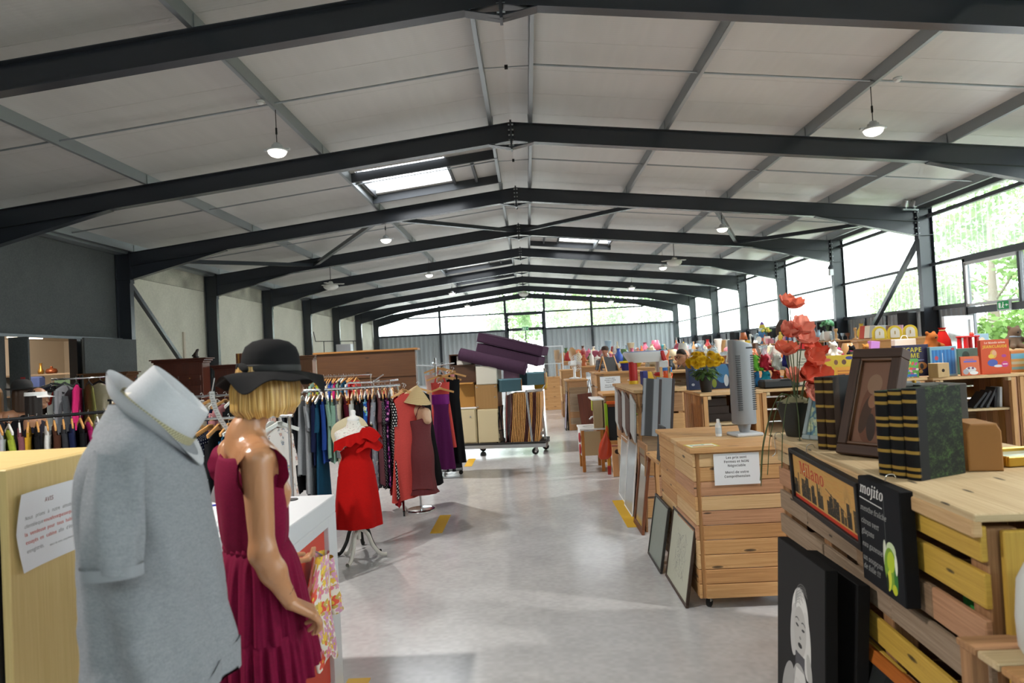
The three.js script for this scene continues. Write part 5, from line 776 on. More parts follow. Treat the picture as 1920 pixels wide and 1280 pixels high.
// --- heads with hats, far left
{
  const headG = body([bone([0, 0.1, 0], 0.075, [0.02, 0.13, 0], 0.085), bone([0.03, 0.06, 0], 0.06, [0.07, 0.02, 0], 0.035), bone([0, 0, 0], 0.05, [-0.01, -0.12, 0], 0.055), bone([0.1, 0.09, 0], 0.012, [0.118, 0.06, 0], 0.012), bone([-0.01, -0.14, -0.14], 0.05, [-0.01, -0.14, 0.14], 0.05), bone([-0.01, -0.16, -0.09], 0.08, [-0.01, -0.45, -0.06], 0.08), bone([-0.01, -0.16, 0.09], 0.08, [-0.01, -0.45, 0.06], 0.08)], [0, -0.16, 0], 0.42, 76, 0.03);
  const mk = (x, y, z, turn, hair, long, lab, top) => { const h = thing('mannequin_bust', lab, 'mannequin', [x, y, z], turn); part(h, 'bust', headG, mat(0xa8785a, 0.45)); const r = []; for (let j = 0; j <= 10; j++) { const v = j / 10; const q = []; for (let i = 0; i <= 40; i++) { const a = 0.75 + i / 40 * (2 * PI - 1.5); const f = v < 0.4 ? Math.sqrt(Math.max(0.02, 1 - ((0.4 - v) / 0.41) ** 2)) : 1; q.push([0.005 + 0.105 * f * Math.cos(a) * (1 + 0.04 * Math.sin(i * 1.4)), 0.215 - long * v, 0.095 * f * Math.sin(a) * (1 + 0.04 * Math.sin(i * 1.4))]); } r.push(q); } part(h, 'hair', loft(r, { closed: false }), mat(hair, 0.6, { side: THREE.DoubleSide })); part(h, 'stand_pole', rod([0, -y + 0.02, 0], [0, -0.5, 0], 0.015), CHROME); part(h, 'stand_base', at(cyl(0.16, 0.16, 0.02, 24), 0, -y + 0.01, 0), CHROME); part(h, 'shirt_cloth', at(loft([ringEllipse(-0.01, -0.14, 0, 0.06, 0.08, 24), ringEllipse(-0.01, -0.18, 0, 0.1, 0.17, 24), ringEllipse(-0.01, -0.3, 0, 0.11, 0.165, 24), ringEllipse(-0.01, -0.55, 0, 0.1, 0.15, 24)], {}), 0, 0, 0), cloth(top, 0.9)); return h; };
  mk(-5.56, 1.46, -7.5, 2.4, 0x3a2618, 0.32, 'mannequin bust with dark brown hair under a black bowler hat', 0x1c1c20); mk(-5.26, 1.4, -7.3, 0.3, 0x1c120e, 0.3, 'mannequin bust with long black hair facing right, left background', 0x282430); mk(-5.82, 1.45, -7.4, 2.0, 0x8a6238, 0.3, 'mannequin bust with light brown hair at the left picture edge', 0x3a3a40);
  const bw = thing('bowler_hat', 'black bowler hat on brown-haired mannequin bust, far left', 'hat', [-5.56, 1.6, -7.5], 0); part(bw, 'crown', lathe([[0.105, 0], [0.104, 0.05], [0.09, 0.09], [0.05, 0.115], [0, 0.12]], 28), mat(0x121214, 0.8)); part(bw, 'brim', lathe([[0.1, 0.004], [0.13, 0], [0.155, 0.012], [0.158, 0.022], [0.13, 0.008], [0.1, 0.01]], 28), mat(0x121214, 0.8));
  const vs = thing('sun_visor', 'white sun visor on the black-haired mannequin bust', 'hat', [-5.26, 1.53, -7.3], 0.3); part(vs, 'visor_band', lathe([[0.106, 0], [0.108, 0.0], [0.104, 0.04], [0.102, 0.04]], 28), WHITE); const vb = []; for (let j = 0; j <= 4; j++) { const v = j / 4, r = []; for (let i = 0; i <= 16; i++) { const a = -1.2 + 2.4 * i / 16; r.push([(0.106 + 0.07 * v) * Math.cos(a), -0.02 * v, (0.106 + 0.05 * v) * Math.sin(a)]); } vb.push(r); } part(vs, 'visor_peak', loft(vb, { closed: false }), mat(0xe6e6e6, 0.5, { side: THREE.DoubleSide }));
}
// --- round jacket rack in the far left, front shirt with red scarf
{
  const e = thing('round_rack', 'round black clothes rack crowded with jackets by the left doorway', 'clothes rack', [-7.4, 0, -11.3], 0); part(e, 'post', rod([0, 0, 0], [0, 1.75, 0], 0.02), BLACK); part(e, 'ring_rail', at(torus(0.42, 0.014, 36, 8), 0, 1.7, 0, PI / 2, 0, 0), CHROME); part(e, 'base', at(cyl(0.35, 0.35, 0.03, 28), 0, 0.015, 0), BLACK); for (const a of [0, PI / 2]) part(e, 'spoke', at(rod([-0.42, 0, 0], [0.42, 0, 0], 0.01), 0, 1.7, 0, 0, a, 0), CHROME);
  'denim lilac cream olive hotpink grey black navy'.split(' ').forEach((f, i) => { const a = -0.5 + i * 0.42; garment('jacket', f, [-7.4 + 0.42 * Math.cos(a), 1.7, -11.3 + 0.42 * Math.sin(a)], -a + PI, `${nameOf(f)} jacket on round rack by left doorway, ${ordinal(i)} clockwise from right`, 'jackets on the round rack', 'black'); });
  const g = garment('jacket', 'grey', [-7.55, 1.6, -10.75], 0.25, 'grey-blue jacket facing forward with white shirt and red scarf', 'jackets on the round rack', 'black'); part(g, 'shirt_front', loft([ringEllipse(0, -0.12, 0.03, 0.07, 0.02, 16), ringEllipse(0, -0.3, 0.04, 0.09, 0.025, 16), ringEllipse(0, -0.7, 0.04, 0.1, 0.025, 16)]), cloth(0xd9d7d2)); part(g, 'red_scarf', tube([[-0.06, -0.1, 0.05], [-0.02, -0.2, 0.075], [0.01, -0.3, 0.08], [0.03, -0.2, 0.075], [0.06, -0.1, 0.05]], 0.018, 20, 8), cloth(0xa02820));
  // bright tops on a low rail between
  rail('clothes_rack', 'short black clothes rail with lime and red tops behind polo mannequin', [-5.0, -8.2], [-4.2, -8.4], 1.42, BLACK);
  rackRow([-5.0, -8.2], [-4.25, -8.38], 1.42, K('s:black b:white b:lime b:red s:burgundy b:black b:teal s:charcoal'), 'short black rail behind polo mannequin', 'garments on the short black rail', 0.2);
}
// --- left background furniture
{
  const cab = (x, z, w, h, d, m, lab, doors = 2, name = 'wooden_cabinet') => { const c = thing(name, lab, 'cabinet', [x, 0, z], 0.1); part(c, 'carcass', at(cbox(w, h - 0.16, d, 0.006, 'y'), 0, (h - 0.16) / 2 + 0.04, 0), m); part(c, 'plinth', at(cbox(w + 0.04, 0.08, d + 0.03, 0.008), 0, 0.04, 0), m); part(c, 'cornice', at(join([cbox(w + 0.06, 0.05, d + 0.04, 0.01), at(cbox(w + 0.14, 0.05, d + 0.1, 0.012), 0, 0.05, 0), at(cbox(w + 0.22, 0.03, d + 0.16, 0.008), 0, 0.09, 0)]), 0, h - 0.1, 0), m); for (let k = 0; k < doors; k++) { const dw = (w - 0.08) / doors, dd = part(c, 'door', at(cbox(dw - 0.02, h * 0.62, 0.025, 0.008, 'y'), 0, h * 0.36, 0), m, [-w / 2 + 0.04 + dw * (k + 0.5), 0, d / 2 + 0.012]); part(dd, 'knob', at(ball(0.02, 10), (k ? -1 : 1) * (dw / 2 - 0.05), h * 0.36, 0.03), OAK); } for (let k = 0; k < 2; k++) { const dw = (w - 0.08) / 2, dd = part(c, 'drawer', at(cbox(dw - 0.02, 0.14, 0.025, 0.008), 0, h * 0.76, 0), m, [-w / 2 + 0.04 + dw * (k + 0.5), 0, d / 2 + 0.012]); part(dd, 'knob', at(ball(0.018, 10), 0, h * 0.76, 0.03), OAK); } return c; };
  cab(-8.65, -17.1, 1.15, 2.06, 0.5, CHERRY, 'dark cherry wardrobe with stepped cornice against left wall'); cab(-7.55, -18.0, 1.2, 1.86, 0.5, CHERRY, 'dark cherry cabinet partly hidden behind the black hat'); cab(-6.3, -18.5, 1.1, 2.0, 0.5, BROWN, 'brown wooden cabinet seen right of the black hat', 2); cab(-9.6, -15.6, 0.9, 1.8, 0.5, BROWN, 'brown wooden cabinet low beneath the cherry wardrobe');
  const st = thing('statuette', 'small dark statuette on top of the cherry wardrobe', 'statuette', [-8.3, 2.075, -17.1], 0.4); part(st, 'figure', body([bone([0, 0.03, 0], 0.05, [0, 0.1, 0], 0.04), bone([0, 0.1, 0], 0.04, [0.03, 0.17, 0], 0.03), bone([0.03, 0.18, 0], 0.028, [0.05, 0.2, 0], 0.025), bone([-0.03, 0.08, 0], 0.03, [-0.08, 0.05, 0], 0.02)], [0, 0.1, 0], 0.16, 36, 0.03), mat(0x2a1e16, 0.5)); part(st, 'base', at(cyl(0.07, 0.075, 0.03, 16), 0, 0.015, 0), BLACK);
  for (let i = 0; i < 6; i++) one('book', `old leather book standing on cherry cabinet, ${ordinal(i)} from left`, 'book', at(cbox(0.045, 0.27, 0.19, 0.004), 0, 0.135, 0), mat([0x6a3a1c, 0xa8762e, 0x5a2a18, 0x8a5a2a, 0x6a4a20, 0xb08a48][i], 0.6), [-7.62 + i * 0.05, 1.875, -18.0], [0, 0.1, 0], 'books on the cherry cabinet');
  const b = thing('wide_cabinet', 'wide brown wooden cabinet back with projecting top edge', 'cabinet', [-3.15, 0, -13.8], 0.06); part(b, 'back_panel', at(cbox(1.96, 1.86, 0.05, 0.005, 'x'), 0, 0.99, 0.2), BROWN); part(b, 'carcass', at(cbox(1.94, 1.84, 0.36, 0.005), 0, 0.97, 0), BROWN); part(b, 'top_board', at(cbox(2.08, 0.04, 0.52, 0.008), 0, 1.94, 0.02), OAK); part(b, 'rail', at(cbox(1.96, 0.03, 0.03, 0.005), 0, 1.42, 0.235), BROWN); for (const x of [-0.9, 0.9]) part(b, 'foot', at(box(0.1, 0.06, 0.3), x, 0.03, 0), BROWN);
  // speaker and metal rail far left
  const sp = thing('shelf_unit', 'dark low shelf unit with silver box before far left columns', 'shelf', [-5.6, 0, -20.5], 0); part(sp, 'frame', join([at(box(1.0, 0.04, 0.4), 0, 2.02, 0), at(box(0.04, 2.0, 0.4), -0.48, 1.0, 0), at(box(0.04, 2.0, 0.4), 0.48, 1.0, 0)]), BLACK); part(sp, 'shelf_board', at(box(0.96, 0.03, 0.4), 0, 1.2, 0), BLACK); part(sp, 'guard_rail', join([rod([-0.7, 2.45, 0], [0.55, 2.4, 0], 0.012), rod([-0.7, 2.45, 0], [-0.75, 2.75, 0], 0.012), rod([0.45, 2.04, 0], [0.45, 2.4, 0], 0.012), rod([-0.45, 2.04, 0], [-0.45, 2.44, 0], 0.012)]), BLACK); one('silver_box', 'silver metal box on the dark far-left shelf unit', 'box', at(cbox(0.45, 0.28, 0.3, 0.01), 0, 0.14, 0), GREYMETAL, [-5.42, 2.04, -20.5]);
  // goods in the back room
  const shf = thing('shelf_unit', 'grey shelf with brass ware seen through the left doorway', 'shelf', [-13.0, 0, -18.4], 0); part(shf, 'shelf_board', at(box(2.6, 0.04, 0.4), 0, 1.86, 0), mat(0x7a6a58, 0.7)); for (const x of [-1.25, 1.25]) part(shf, 'upright', at(box(0.05, 1.88, 0.4), x, 0.94, 0), mat(0x6a6e72, 0.6)); part(shf, 'shelf_board', at(box(2.5, 0.04, 0.4), 0, 1.3, 0), mat(0x7a6a58, 0.7));
  const BR = mat(0x9a7434, 0.35, { metalness: 0.7 }); one('brass_jug', 'slender brass jug on the back room shelf', 'jug', lathe([[0, 0], [0.06, 0], [0.08, 0.08], [0.04, 0.16], [0.03, 0.26], [0.045, 0.3]], 18), BR, [-13.25, 1.88, -18.4]); one('copper_pot', 'round copper pot on the back room shelf', 'pot', lathe([[0, 0], [0.12, 0], [0.15, 0.06], [0.12, 0.13], [0.04, 0.15], [0.03, 0.2]], 20), mat(0x7a4024, 0.4, { metalness: 0.6 }), [-12.95, 1.88, -18.4]);
  const strp = canvasTex(64, 128, (x) => { ['#3a4a7a', '#c9c4b8', '#2a3a78', '#b05a30', '#3a4a80', '#2a3560'].forEach((c, i) => { x.fillStyle = c; x.fillRect(0, i * 22, 64, 22); }); }); one('striped_blanket', 'blue and orange striped blanket folded in the back room', 'blanket', at(cbox(0.55, 0.5, 0.3, 0.04), 0, 0.25, 0), mat(0xffffff, 0.9, { map: strp }), [-13.35, 1.32, -18.2]); one('green_picture', 'green framed picture leaning in the back room', 'picture', at(cbox(0.5, 0.4, 0.03, 0.005), 0, 0.2, 0, -0.1, 0, 0), mat(0x3f5a44, 0.6), [-12.5, 1.32, -18.2]);
}

// ================= TROLLEY WITH HOUSEHOLD GOODS =================
{
  const ox = -0.42, oz = -12.02, ry = -0.13, cs = Math.cos(ry), sn = Math.sin(ry), W = (x, y, z) => [ox + x * cs + z * sn, y, oz - x * sn + z * cs];
  const t = thing('platform_trolley', 'flat metal trolley on casters loaded with cabinets, panels and cushions', 'trolley', [ox, 0, oz], ry);
  part(t, 'deck', at(cbox(1.58, 0.035, 0.72, 0.005), 0, 0.205, 0), RUBBER); part(t, 'side_rail', at(cbox(1.58, 0.06, 0.03, 0.004), 0, 0.16, 0.345), GREYMETAL); part(t, 'side_rail', at(cbox(1.58, 0.06, 0.03, 0.004), 0, 0.16, -0.345), GREYMETAL);
  for (const [x, z] of [[-0.68, 0.28], [-0.42, -0.28], [0.6, 0.28], [0.72, -0.28]]) { const c = part(t, 'caster', at(cyl(0.055, 0.055, 0.035, 20), 0, 0.055, 0, PI / 2, 0, 0), RUBBER, [x, 0, z], [0, 0.5, 0]); part(c, 'fork', at(cbox(0.05, 0.08, 0.06, 0.004), 0.015, 0.1, 0), GREYMETAL); part(c, 'hub', at(cyl(0.022, 0.022, 0.04, 14), 0, 0.055, 0, PI / 2, 0, 0), CHROME); }
  const fr = [[0.56, 0.3], [0.76, 0.05]]; for (const [x, z] of fr) part(t, 'handle_post', bar([x, 0.2, z], [x - 0.06, 1.07, z], 0.035, 0.05, [0, 0, 1]), GREYMETAL); part(t, 'handle_rail', bar([0.5, 1.08, 0.32], [0.74, 1.08, 0.02], 0.04, 0.04), GREYMETAL); part(t, 'handle_rail', bar([0.56, 0.32, 0.3], [0.75, 0.34, 0.05], 0.03, 0.05), GREYMETAL); part(t, 'handle_loop', tube([[0.74, 1.08, 0], [0.8, 1.2, -0.02], [0.8, 1.45, -0.02]], 0.016, 12, 8), CHROME);
  const cream = mat(0xcfc19c, 0.5), G = 'goods on the trolley';
  const cab = (x, y, z, w, h, d, m, name, lab) => { const c = thing(name, lab, name.includes('box') ? 'box' : 'cabinet', W(x, y, z), ry); part(c, 'carcass', at(cbox(w, h, d, 0.006, 'y'), 0, h / 2, 0), m); return c; };
  const c1 = cab(-0.565, 0.2225, 0.1, 0.36, 0.6, 0.45, cream, 'bedside_cabinet', 'cream bedside cabinet at the left end of the trolley'); part(c1, 'door', at(cbox(0.32, 0.56, 0.015, 0.003), 0, 0.3, 0.232), cream); part(c1, 'keyhole_plate', at(cyl(0.014, 0.014, 0.006, 12), 0.08, 0.46, 0.242, PI / 2, 0, 0), GREYMETAL); part(c1, 'top_board', at(cbox(0.39, 0.02, 0.48, 0.004), 0, 0.61, 0), WHITE);
  const c2 = cab(-0.18, 0.2225, 0.1, 0.37, 0.58, 0.45, cream, 'bedside_cabinet', 'cream bedside cabinet beneath the brown board box'); part(c2, 'door', at(cbox(0.34, 0.55, 0.015, 0.003), 0, 0.29, 0.232), cream); for (let k = 0; k < 5; k++) part(c2, 'hinge', at(box(0.012, 0.04, 0.012), 0.185, 0.06 + k * 0.11, 0.236), BLACK);
  const c3 = cab(-0.19, 0.805, 0.1, 0.39, 0.42, 0.44, woodMat(0xa8814f, 0x957040, 21, 0.7, 0), 'particle_board_box', 'brown particle board box with corner fittings on trolley'); for (const [a, b] of [[-0.16, 0.04], [-0.16, 0.38], [0.16, 0.38], [0.15, 0.2]]) part(c3, 'corner_fitting', at(cyl(0.012, 0.012, 0.012, 10), a, b, 0.225, PI / 2, 0, 0), GREYMETAL);
  const c4 = cab(-0.17, 1.225, 0.1, 0.37, 0.32, 0.44, mat(0xc8c4b6, 0.5), 'white_box', 'white cabinet box on top of the brown board box'); part(c4, 'knob', at(ball(0.014, 10), 0.0, 0.33, 0.18), CHROME); part(c4, 'front_panel', at(cbox(0.35, 0.3, 0.012, 0.003), 0, 0.16, 0.225), mat(0xcfcbbd, 0.5));
  const c5 = thing('cardboard_box', 'open orange-brown cardboard box standing on the cream cabinet', 'box', W(-0.57, 0.845, 0.08), ry); const CB = mat(0xa97a38, 0.8); part(c5, 'front_panel', at(cbox(0.3, 0.42, 0.012, 0.002), 0, 0.21, 0.13), CB); part(c5, 'back_panel', at(cbox(0.3, 0.42, 0.012, 0.002), 0, 0.21, -0.13), CB); for (const s of [-1, 1]) part(c5, 'side_panel', at(cbox(0.012, 0.42, 0.26, 0.002), s * 0.145, 0.21, 0), CB); part(c5, 'flap', at(cbox(0.3, 0.012, 0.12, 0.002), 0, 0.42, 0.18, 0.25, 0, 0), CB);
  const c6 = thing('brown_cabinet', 'dark brown open cabinet holding a white box, top left of trolley load', 'cabinet', W(-0.6, 1.27, 0.05), ry); const DB = woodMat(0x5a3c26, 0x3a2415, 22, 0.5, 0); part(c6, 'back_panel', at(box(0.46, 0.5, 0.02), 0, 0.25, -0.2), DB); for (const s of [-1, 1]) part(c6, 'side_panel', at(cbox(0.02, 0.5, 0.42, 0.003, 'y'), s * 0.22, 0.25, 0), DB); for (const y of [0.01, 0.3, 0.49]) part(c6, 'shelf_board', at(cbox(0.46, 0.02, 0.42, 0.003), 0, y, 0), DB); part(c6, 'drawer_front', at(cbox(0.42, 0.27, 0.02, 0.005), 0, 0.155, 0.19), DB);
  one('white_carton', 'white carton inside the dark brown cabinet on trolley', 'box', at(cbox(0.26, 0.15, 0.25, 0.004), 0, 0.075, 0), mat(0xd6d3cc, 0.7), W(-0.58, 1.585, 0.08), [0, ry, 0]);
  // sofa cushions
  const PU = cloth(0x523a50, 0.95), tilt = -0.27;
  const bol = thing('bolster_cushion', 'long round purple bolster cushion lying tilted across the load', 'cushion', W(-0.06, 1.615, 0.28), ry); bol.rotation.z = tilt; part(bol, 'cover', at(lathe([[0, -0.6], [0.08, -0.6], [0.105, -0.58], [0.11, -0.55], [0.11, 0.55], [0.105, 0.58], [0.08, 0.6], [0, 0.6]], 28), 0, 0, 0, 0, 0, PI / 2), PU); part(bol, 'piping', join([at(torus(0.106, 0.005, 32, 6), 0.585, 0, 0, 0, PI / 2, 0), at(torus(0.106, 0.005, 32, 6), -0.585, 0, 0, 0, PI / 2, 0)]), PU);
  const cus = (y, z, x, lab, l) => { const c = thing('seat_cushion', lab, 'cushion', W(x, y, z), ry - 0.12); c.rotation.z = tilt; part(c, 'cover', cbox(l, 0.16, 0.5, 0.02), PU); part(c, 'piping', join([tube([[-l / 2, 0.075, 0.245], [l / 2, 0.075, 0.245]], 0.006, 4, 6), tube([[-l / 2, -0.075, 0.245], [l / 2, -0.075, 0.245]], 0.006, 4, 6)]), PU); };
  cus(1.72, -0.12, 0.2, 'purple box cushion in the middle of the tilted cushion pile', 1.15); cus(1.895, -0.12, 0.25, 'topmost purple box cushion on the trolley load', 1.2);
  // teal boxes
  const TE = mat(0x33545e, 0.7), TL = mat(0x6f97a6, 0.7); const tb = (x, y, z, w, h, d, r, lab) => { const c = thing('teal_box', lab, 'box', W(x, y, z), ry + r); part(c, 'box_body', at(cbox(w, h, d, 0.004), 0, h / 2, 0), TE); part(c, 'lid', at(cbox(w + 0.01, 0.02, d + 0.01, 0.003), 0, h + 0.01, 0), TL); part(c, 'edge_trim', at(cbox(0.015, h, 0.015, 0.002), w / 2, h / 2, d / 2), OAK); };
  tb(0.2, 1.085, 0.22, 0.36, 0.2, 0.26, 0.45, 'teal drawer box with wood edge under the purple bolster'); tb(0.58, 1.17, 0.05, 0.34, 0.2, 0.3, 0.6, 'pale blue topped teal box at right end under cushions'); one('pink_board', 'pink panel upright behind the white cabinet box', 'panel', at(cbox(0.3, 0.3, 0.02, 0.003), 0, 0.15, 0), mat(0xb488a4, 0.7), W(0.2, 1.225, -0.15), [0, ry, 0]);
  one('yellow_case', 'yellow plastic case behind the teal boxes on trolley', 'case', at(cbox(0.22, 0.3, 0.2, 0.02), 0, 0.15, 0), mat(0xc79a20, 0.5), W(0.7, 1.08, -0.2), [0, ry, 0]);
  // row of upright wooden panels
  const cols = ['m', 't', 't', 't', 't', 't', 't', 't', 't', 'm', 'm', 't', 't', 'm', 'm', 't', 't', 't'];
  cols.forEach((c, i) => { const x = 0.235 + i * 0.029, m = c === 't' ? BEECH : woodMat(0x5a2620, 0x40160f, 23, 0.45, 0), r = []; const prof = []; for (let k = 0; k <= 8; k++) { const q = k / 8; prof.push([0.03 * Math.sin(q * 2.2) + 0.05 * q, 0.83 * q]); } const g = extr([...prof, ...prof.slice().reverse().map(([a, b]) => [a + 0.016, b])], 0.5); one('plywood_sheet', `${c === 't' ? 'tan' : 'maroon'} bent wooden panel upright on trolley, ${ordinal(i)} from left`, 'panel', metreUV(g, 'y'), m, W(x - 0.07, 0.2225, 0.07), [0, ry, 0], 'upright panels on the trolley'); });
  const rc = thing('folding_chair', 'folded red chair with steel edge left of the tan panels', 'chair', W(0.13, 0.2225, 0.08), ry); part(rc, 'seat_board', at(cbox(0.025, 0.8, 0.5, 0.006, 'y'), 0, 0.4, 0, 0, 0, -0.06), mat(0x8a1a18, 0.45)); part(rc, 'frame', tube([[-0.02, 0.02, 0.26], [0.0, 0.5, 0.26], [0.03, 0.86, 0.26]], 0.012, 12, 8), CHROME);
  const bc = thing('folding_chair', 'black folded metal chair frame between cabinet and red chair', 'chair', W(0.06, 0.2225, 0.12), ry); for (const [a, b] of [[[-0.1, 0, 0.2], [-0.03, 0.62, 0.2]], [[0.02, 0, 0.2], [-0.05, 0.62, 0.2]], [[-0.1, 0, -0.1], [-0.03, 0.62, -0.1]]]) part(bc, 'leg', rod(a, b, 0.013), BLACK); part(bc, 'crossbar', rod([-0.08, 0.2, 0.2], [0.02, 0.22, 0.2], 0.011), BLACK);
}
// ================= RIGHT AISLE =================
// generic slatted crate: front faces +z, left side faces -x; every board a part
function boards(parent, name, n, mk, mats) { for (let i = 0; i < n; i++) { const [g, p, r] = mk(i); part(parent, name, g, Array.isArray(mats) ? pick(mats) : mats, p, r); } }
function crate(label, x0, x1, z0, z1, h, { rows = 8, sideCols = 2, casters = false, top = 7, name = 'wooden_crate', gap = 0.004, mats = PALLET, topMats = PINE, base = 0, turn = 0, front = true, over = 0.03 } = {}) {
  const c = thing(name, label, 'crate', [x0, 0, z0], turn), w = x1 - x0, d = z0 - z1, y0 = casters ? 0.07 : base, hh = h - 0.03 - y0, bh = hh / rows;
  for (const [px, pz] of [[0.03, -0.03], [w - 0.03, -0.03], [0.03, -d + 0.03], [w - 0.03, -d + 0.03]]) part(c, 'corner_post', at(cbox(0.045, hh, 0.045, 0.003, 'y'), px, y0 + hh / 2, pz), PINE[1]);
  if (front) boards(c, 'front_board', rows, (i) => [at(cbox(w - 0.035, bh - gap, 0.018, 0.003, 'x'), 0.0, 0, 0), [w / 2 + 0.015, y0 + bh * (i + 0.5), -0.004 + rr(-0.002, 0.002)]], mats);
  for (let k = 0; k < sideCols; k++) boards(c, 'side_board', rows, (i) => [at(cbox(0.018, bh - gap, d / sideCols - 0.003, 0.003, 'z'), 0, 0, 0), [0.0 + rr(-0.002, 0.002), y0 + bh * (i + 0.5), -d / sideCols * (k + 0.5)]], mats);
  boards(c, 'right_board', rows, (i) => [at(cbox(0.018, bh - gap, d, 0.003, 'z'), 0, 0, 0), [w, y0 + bh * (i + 0.5), -d / 2]], mats[0]);
  const td = (d + 2 * over) / top; boards(c, 'top_board', top, (i) => [at(cbox(w + 2 * over, 0.03, td - 0.003, 0.003, 'x'), 0, 0, 0), [w / 2, h - 0.015, over - td * (i + 0.5)]], topMats);
  if (casters) for (const [px, pz] of [[0.06, -0.06], [w - 0.06, -0.06], [0.06, -d + 0.06], [w - 0.06, -d + 0.06]]) { const k = part(c, 'caster', at(cyl(0.032, 0.032, 0.022, 18), 0, 0.032, 0, PI / 2, 0, 0), RUBBER, [px, 0, pz], [0, rr(0, 3), 0]); part(k, 'fork', at(cbox(0.03, 0.04, 0.034, 0.003), 0, 0.055, 0), GREYMETAL); }
  return c;
}
function paperSign(lines, w, h, px = 512) { return canvasTex(px, Math.round(px * h / w), (x, W, H) => { x.fillStyle = '#e6e9ee'; x.fillRect(0, 0, W, H); x.fillStyle = '#33353c'; x.textAlign = 'center'; lines.forEach(([s, y, f]) => { x.font = `bold ${Math.round(W * f)}px sans-serif`; x.fillText(s, W / 2, H * y); }); }); }
const PRIX = paperSign([['Les prix sont', 0.17, 0.075], ['Fermes et NON', 0.3, 0.075], ['Négociable', 0.43, 0.075], ['Merci de votre', 0.64, 0.075], ['Compréhension', 0.77, 0.075]], 0.29, 0.2);
const TOPC = 1.03;
crate('pine plank crate on casters in the aisle, notice on its front', 1.13, 1.73, -4.42, -5.55, TOPC, { rows: 10, casters: true, top: 6, name: 'wooden_crate', mats: [PINE[0], PINE[1], PINE[0], PINE[2], PALLET[5]] });
one('paper_notice', 'white notice about fixed prices pinned to the aisle crate front', 'notice', at(plain(new THREE.PlaneGeometry(0.29, 0.2)), 0, 0, 0), mat(0xffffff, 0.7, { map: PRIX, side: THREE.DoubleSide }), [1.395, 0.89, -4.406]);
{
  const fl = canvasTex(256, 160, (x) => { x.fillStyle = '#e8e4cf'; x.fillRect(0, 0, 256, 160); x.strokeStyle = '#d2c02c'; x.lineWidth = 16; x.strokeRect(6, 6, 244, 148); x.fillStyle = '#c98a3a'; x.fillRect(40, 90, 180, 36); x.fillStyle = '#7fb0a8'; x.fillRect(40, 34, 120, 34); x.fillStyle = '#fff'; x.fillRect(60, 42, 80, 8); });
  one('flyer', 'yellow-edged flyer lying on the aisle crate top', 'flyer', at(box(0.2, 0.002, 0.15), 0, 0.001, 0), mat(0xe4dcae, 0.6), [1.21, TOPC, -4.53], [0, 0.1, 0]); scene.children[scene.children.length - 1].geometry = at(plain(new THREE.PlaneGeometry(0.2, 0.15)), 0, 0, 0, -PI / 2, 0, 0); scene.children[scene.children.length - 1].material = mat(0xffffff, 0.6, { map: fl, side: THREE.DoubleSide }); scene.children[scene.children.length - 1].position.y = TOPC + 0.0015;
  const b = thing('sanitizer_bottle', 'small white pump bottle standing on the aisle crate', 'bottle', [1.44, TOPC, -4.95], 0); part(b, 'bottle_body', lathe([[0, 0], [0.02, 0], [0.022, 0.004], [0.022, 0.08], [0.017, 0.093], [0.01, 0.098]], 20), mat(0xdfe2e4, 0.3)); part(b, 'cap', lathe([[0.012, 0.097], [0.012, 0.118], [0.009, 0.125], [0, 0.125]], 16), WHITE); part(b, 'label_band', lathe([[0.0225, 0.02], [0.0225, 0.065]], 20), mat(0xb9c4cc, 0.5));
  const f = thing('tower_fan', 'silver tower fan standing on the aisle crate', 'fan', [1.62, TOPC, -4.93], 0.15); const SI = mat(0x8e9195, 0.38, { metalness: 0.45 });
  part(f, 'base', at(cbox(0.2, 0.025, 0.18, 0.008), 0, 0.0125, 0), mat(0xb9bcc0, 0.4)); part(f, 'neck', lathe([[0.03, 0.02], [0.035, 0.03], [0.05, 0.09], [0.055, 0.1]], 20), SI);
  const prof = []; for (let i = 0; i < 24; i++) { const t = i / 24 * 2 * PI; prof.push([0.076 * Math.sign(Math.cos(t)) * Math.abs(Math.cos(t)) ** 0.6, 0.076 * Math.sign(Math.sin(t)) * Math.abs(Math.sin(t)) ** 0.6]); }
  part(f, 'column', loft([0.085, 0.09, 0.2, 0.6, 0.66, 0.668].map((y, j) => prof.map(([x, z]) => { const q = j === 0 || j === 5 ? 0.95 : 1; return [x * q, y + (j >= 4 ? -0.04 * (x / 0.076) * 0.5 + 0.0 : 0), z * q]; })), { cap0: true, cap1: true }), SI);
  for (const [sx, ang] of [[-1, 0.0], [1, 0.0]]) for (let k = 0; k < 26; k++) part(f, 'grille_slat', at(box(0.03, 0.007, 0.012), sx * 0.052, 0.19 + k * 0.0152, 0.068), mat(0x2a2c30, 0.5));
  part(f, 'badge', at(cbox(0.05, 0.012, 0.006, 0.002), 0.035, 0.625, 0.077), mat(0x3a3f4a, 0.3));
}
// framed prints leaning against the crate
function leaning(name, label, cat, x, z0, z1, h, lean, frame, face, fw = 0.02, dep = 0.02, y = 0) {   // leans towards +x; width along z
  const w = z0 - z1, t = thing(name, label, cat, [x, y, (z0 + z1) / 2], 0); t.rotation.z = -lean;
  for (const [yy, hh, zz, ww] of [[h - fw / 2, fw, 0, w], [fw / 2, fw, 0, w], [h / 2, h - 2 * fw, w / 2 - fw / 2, fw], [h / 2, h - 2 * fw, -w / 2 + fw / 2, fw]]) part(t, 'frame_side', at(cbox(dep, hh, ww, 0.003, hh > ww ? 'y' : 'z'), dep / 2, yy, zz), frame);
  part(t, 'picture', at(plain(new THREE.PlaneGeometry(w - 2 * fw, h - 2 * fw)), dep * 0.35, h / 2, 0, 0, -PI / 2, 0), face); part(t, 'back_board', at(box(0.006, h - fw, w - fw), dep - 0.004, h / 2, 0), mat(0x6a5a48, 0.8)); return t;
}
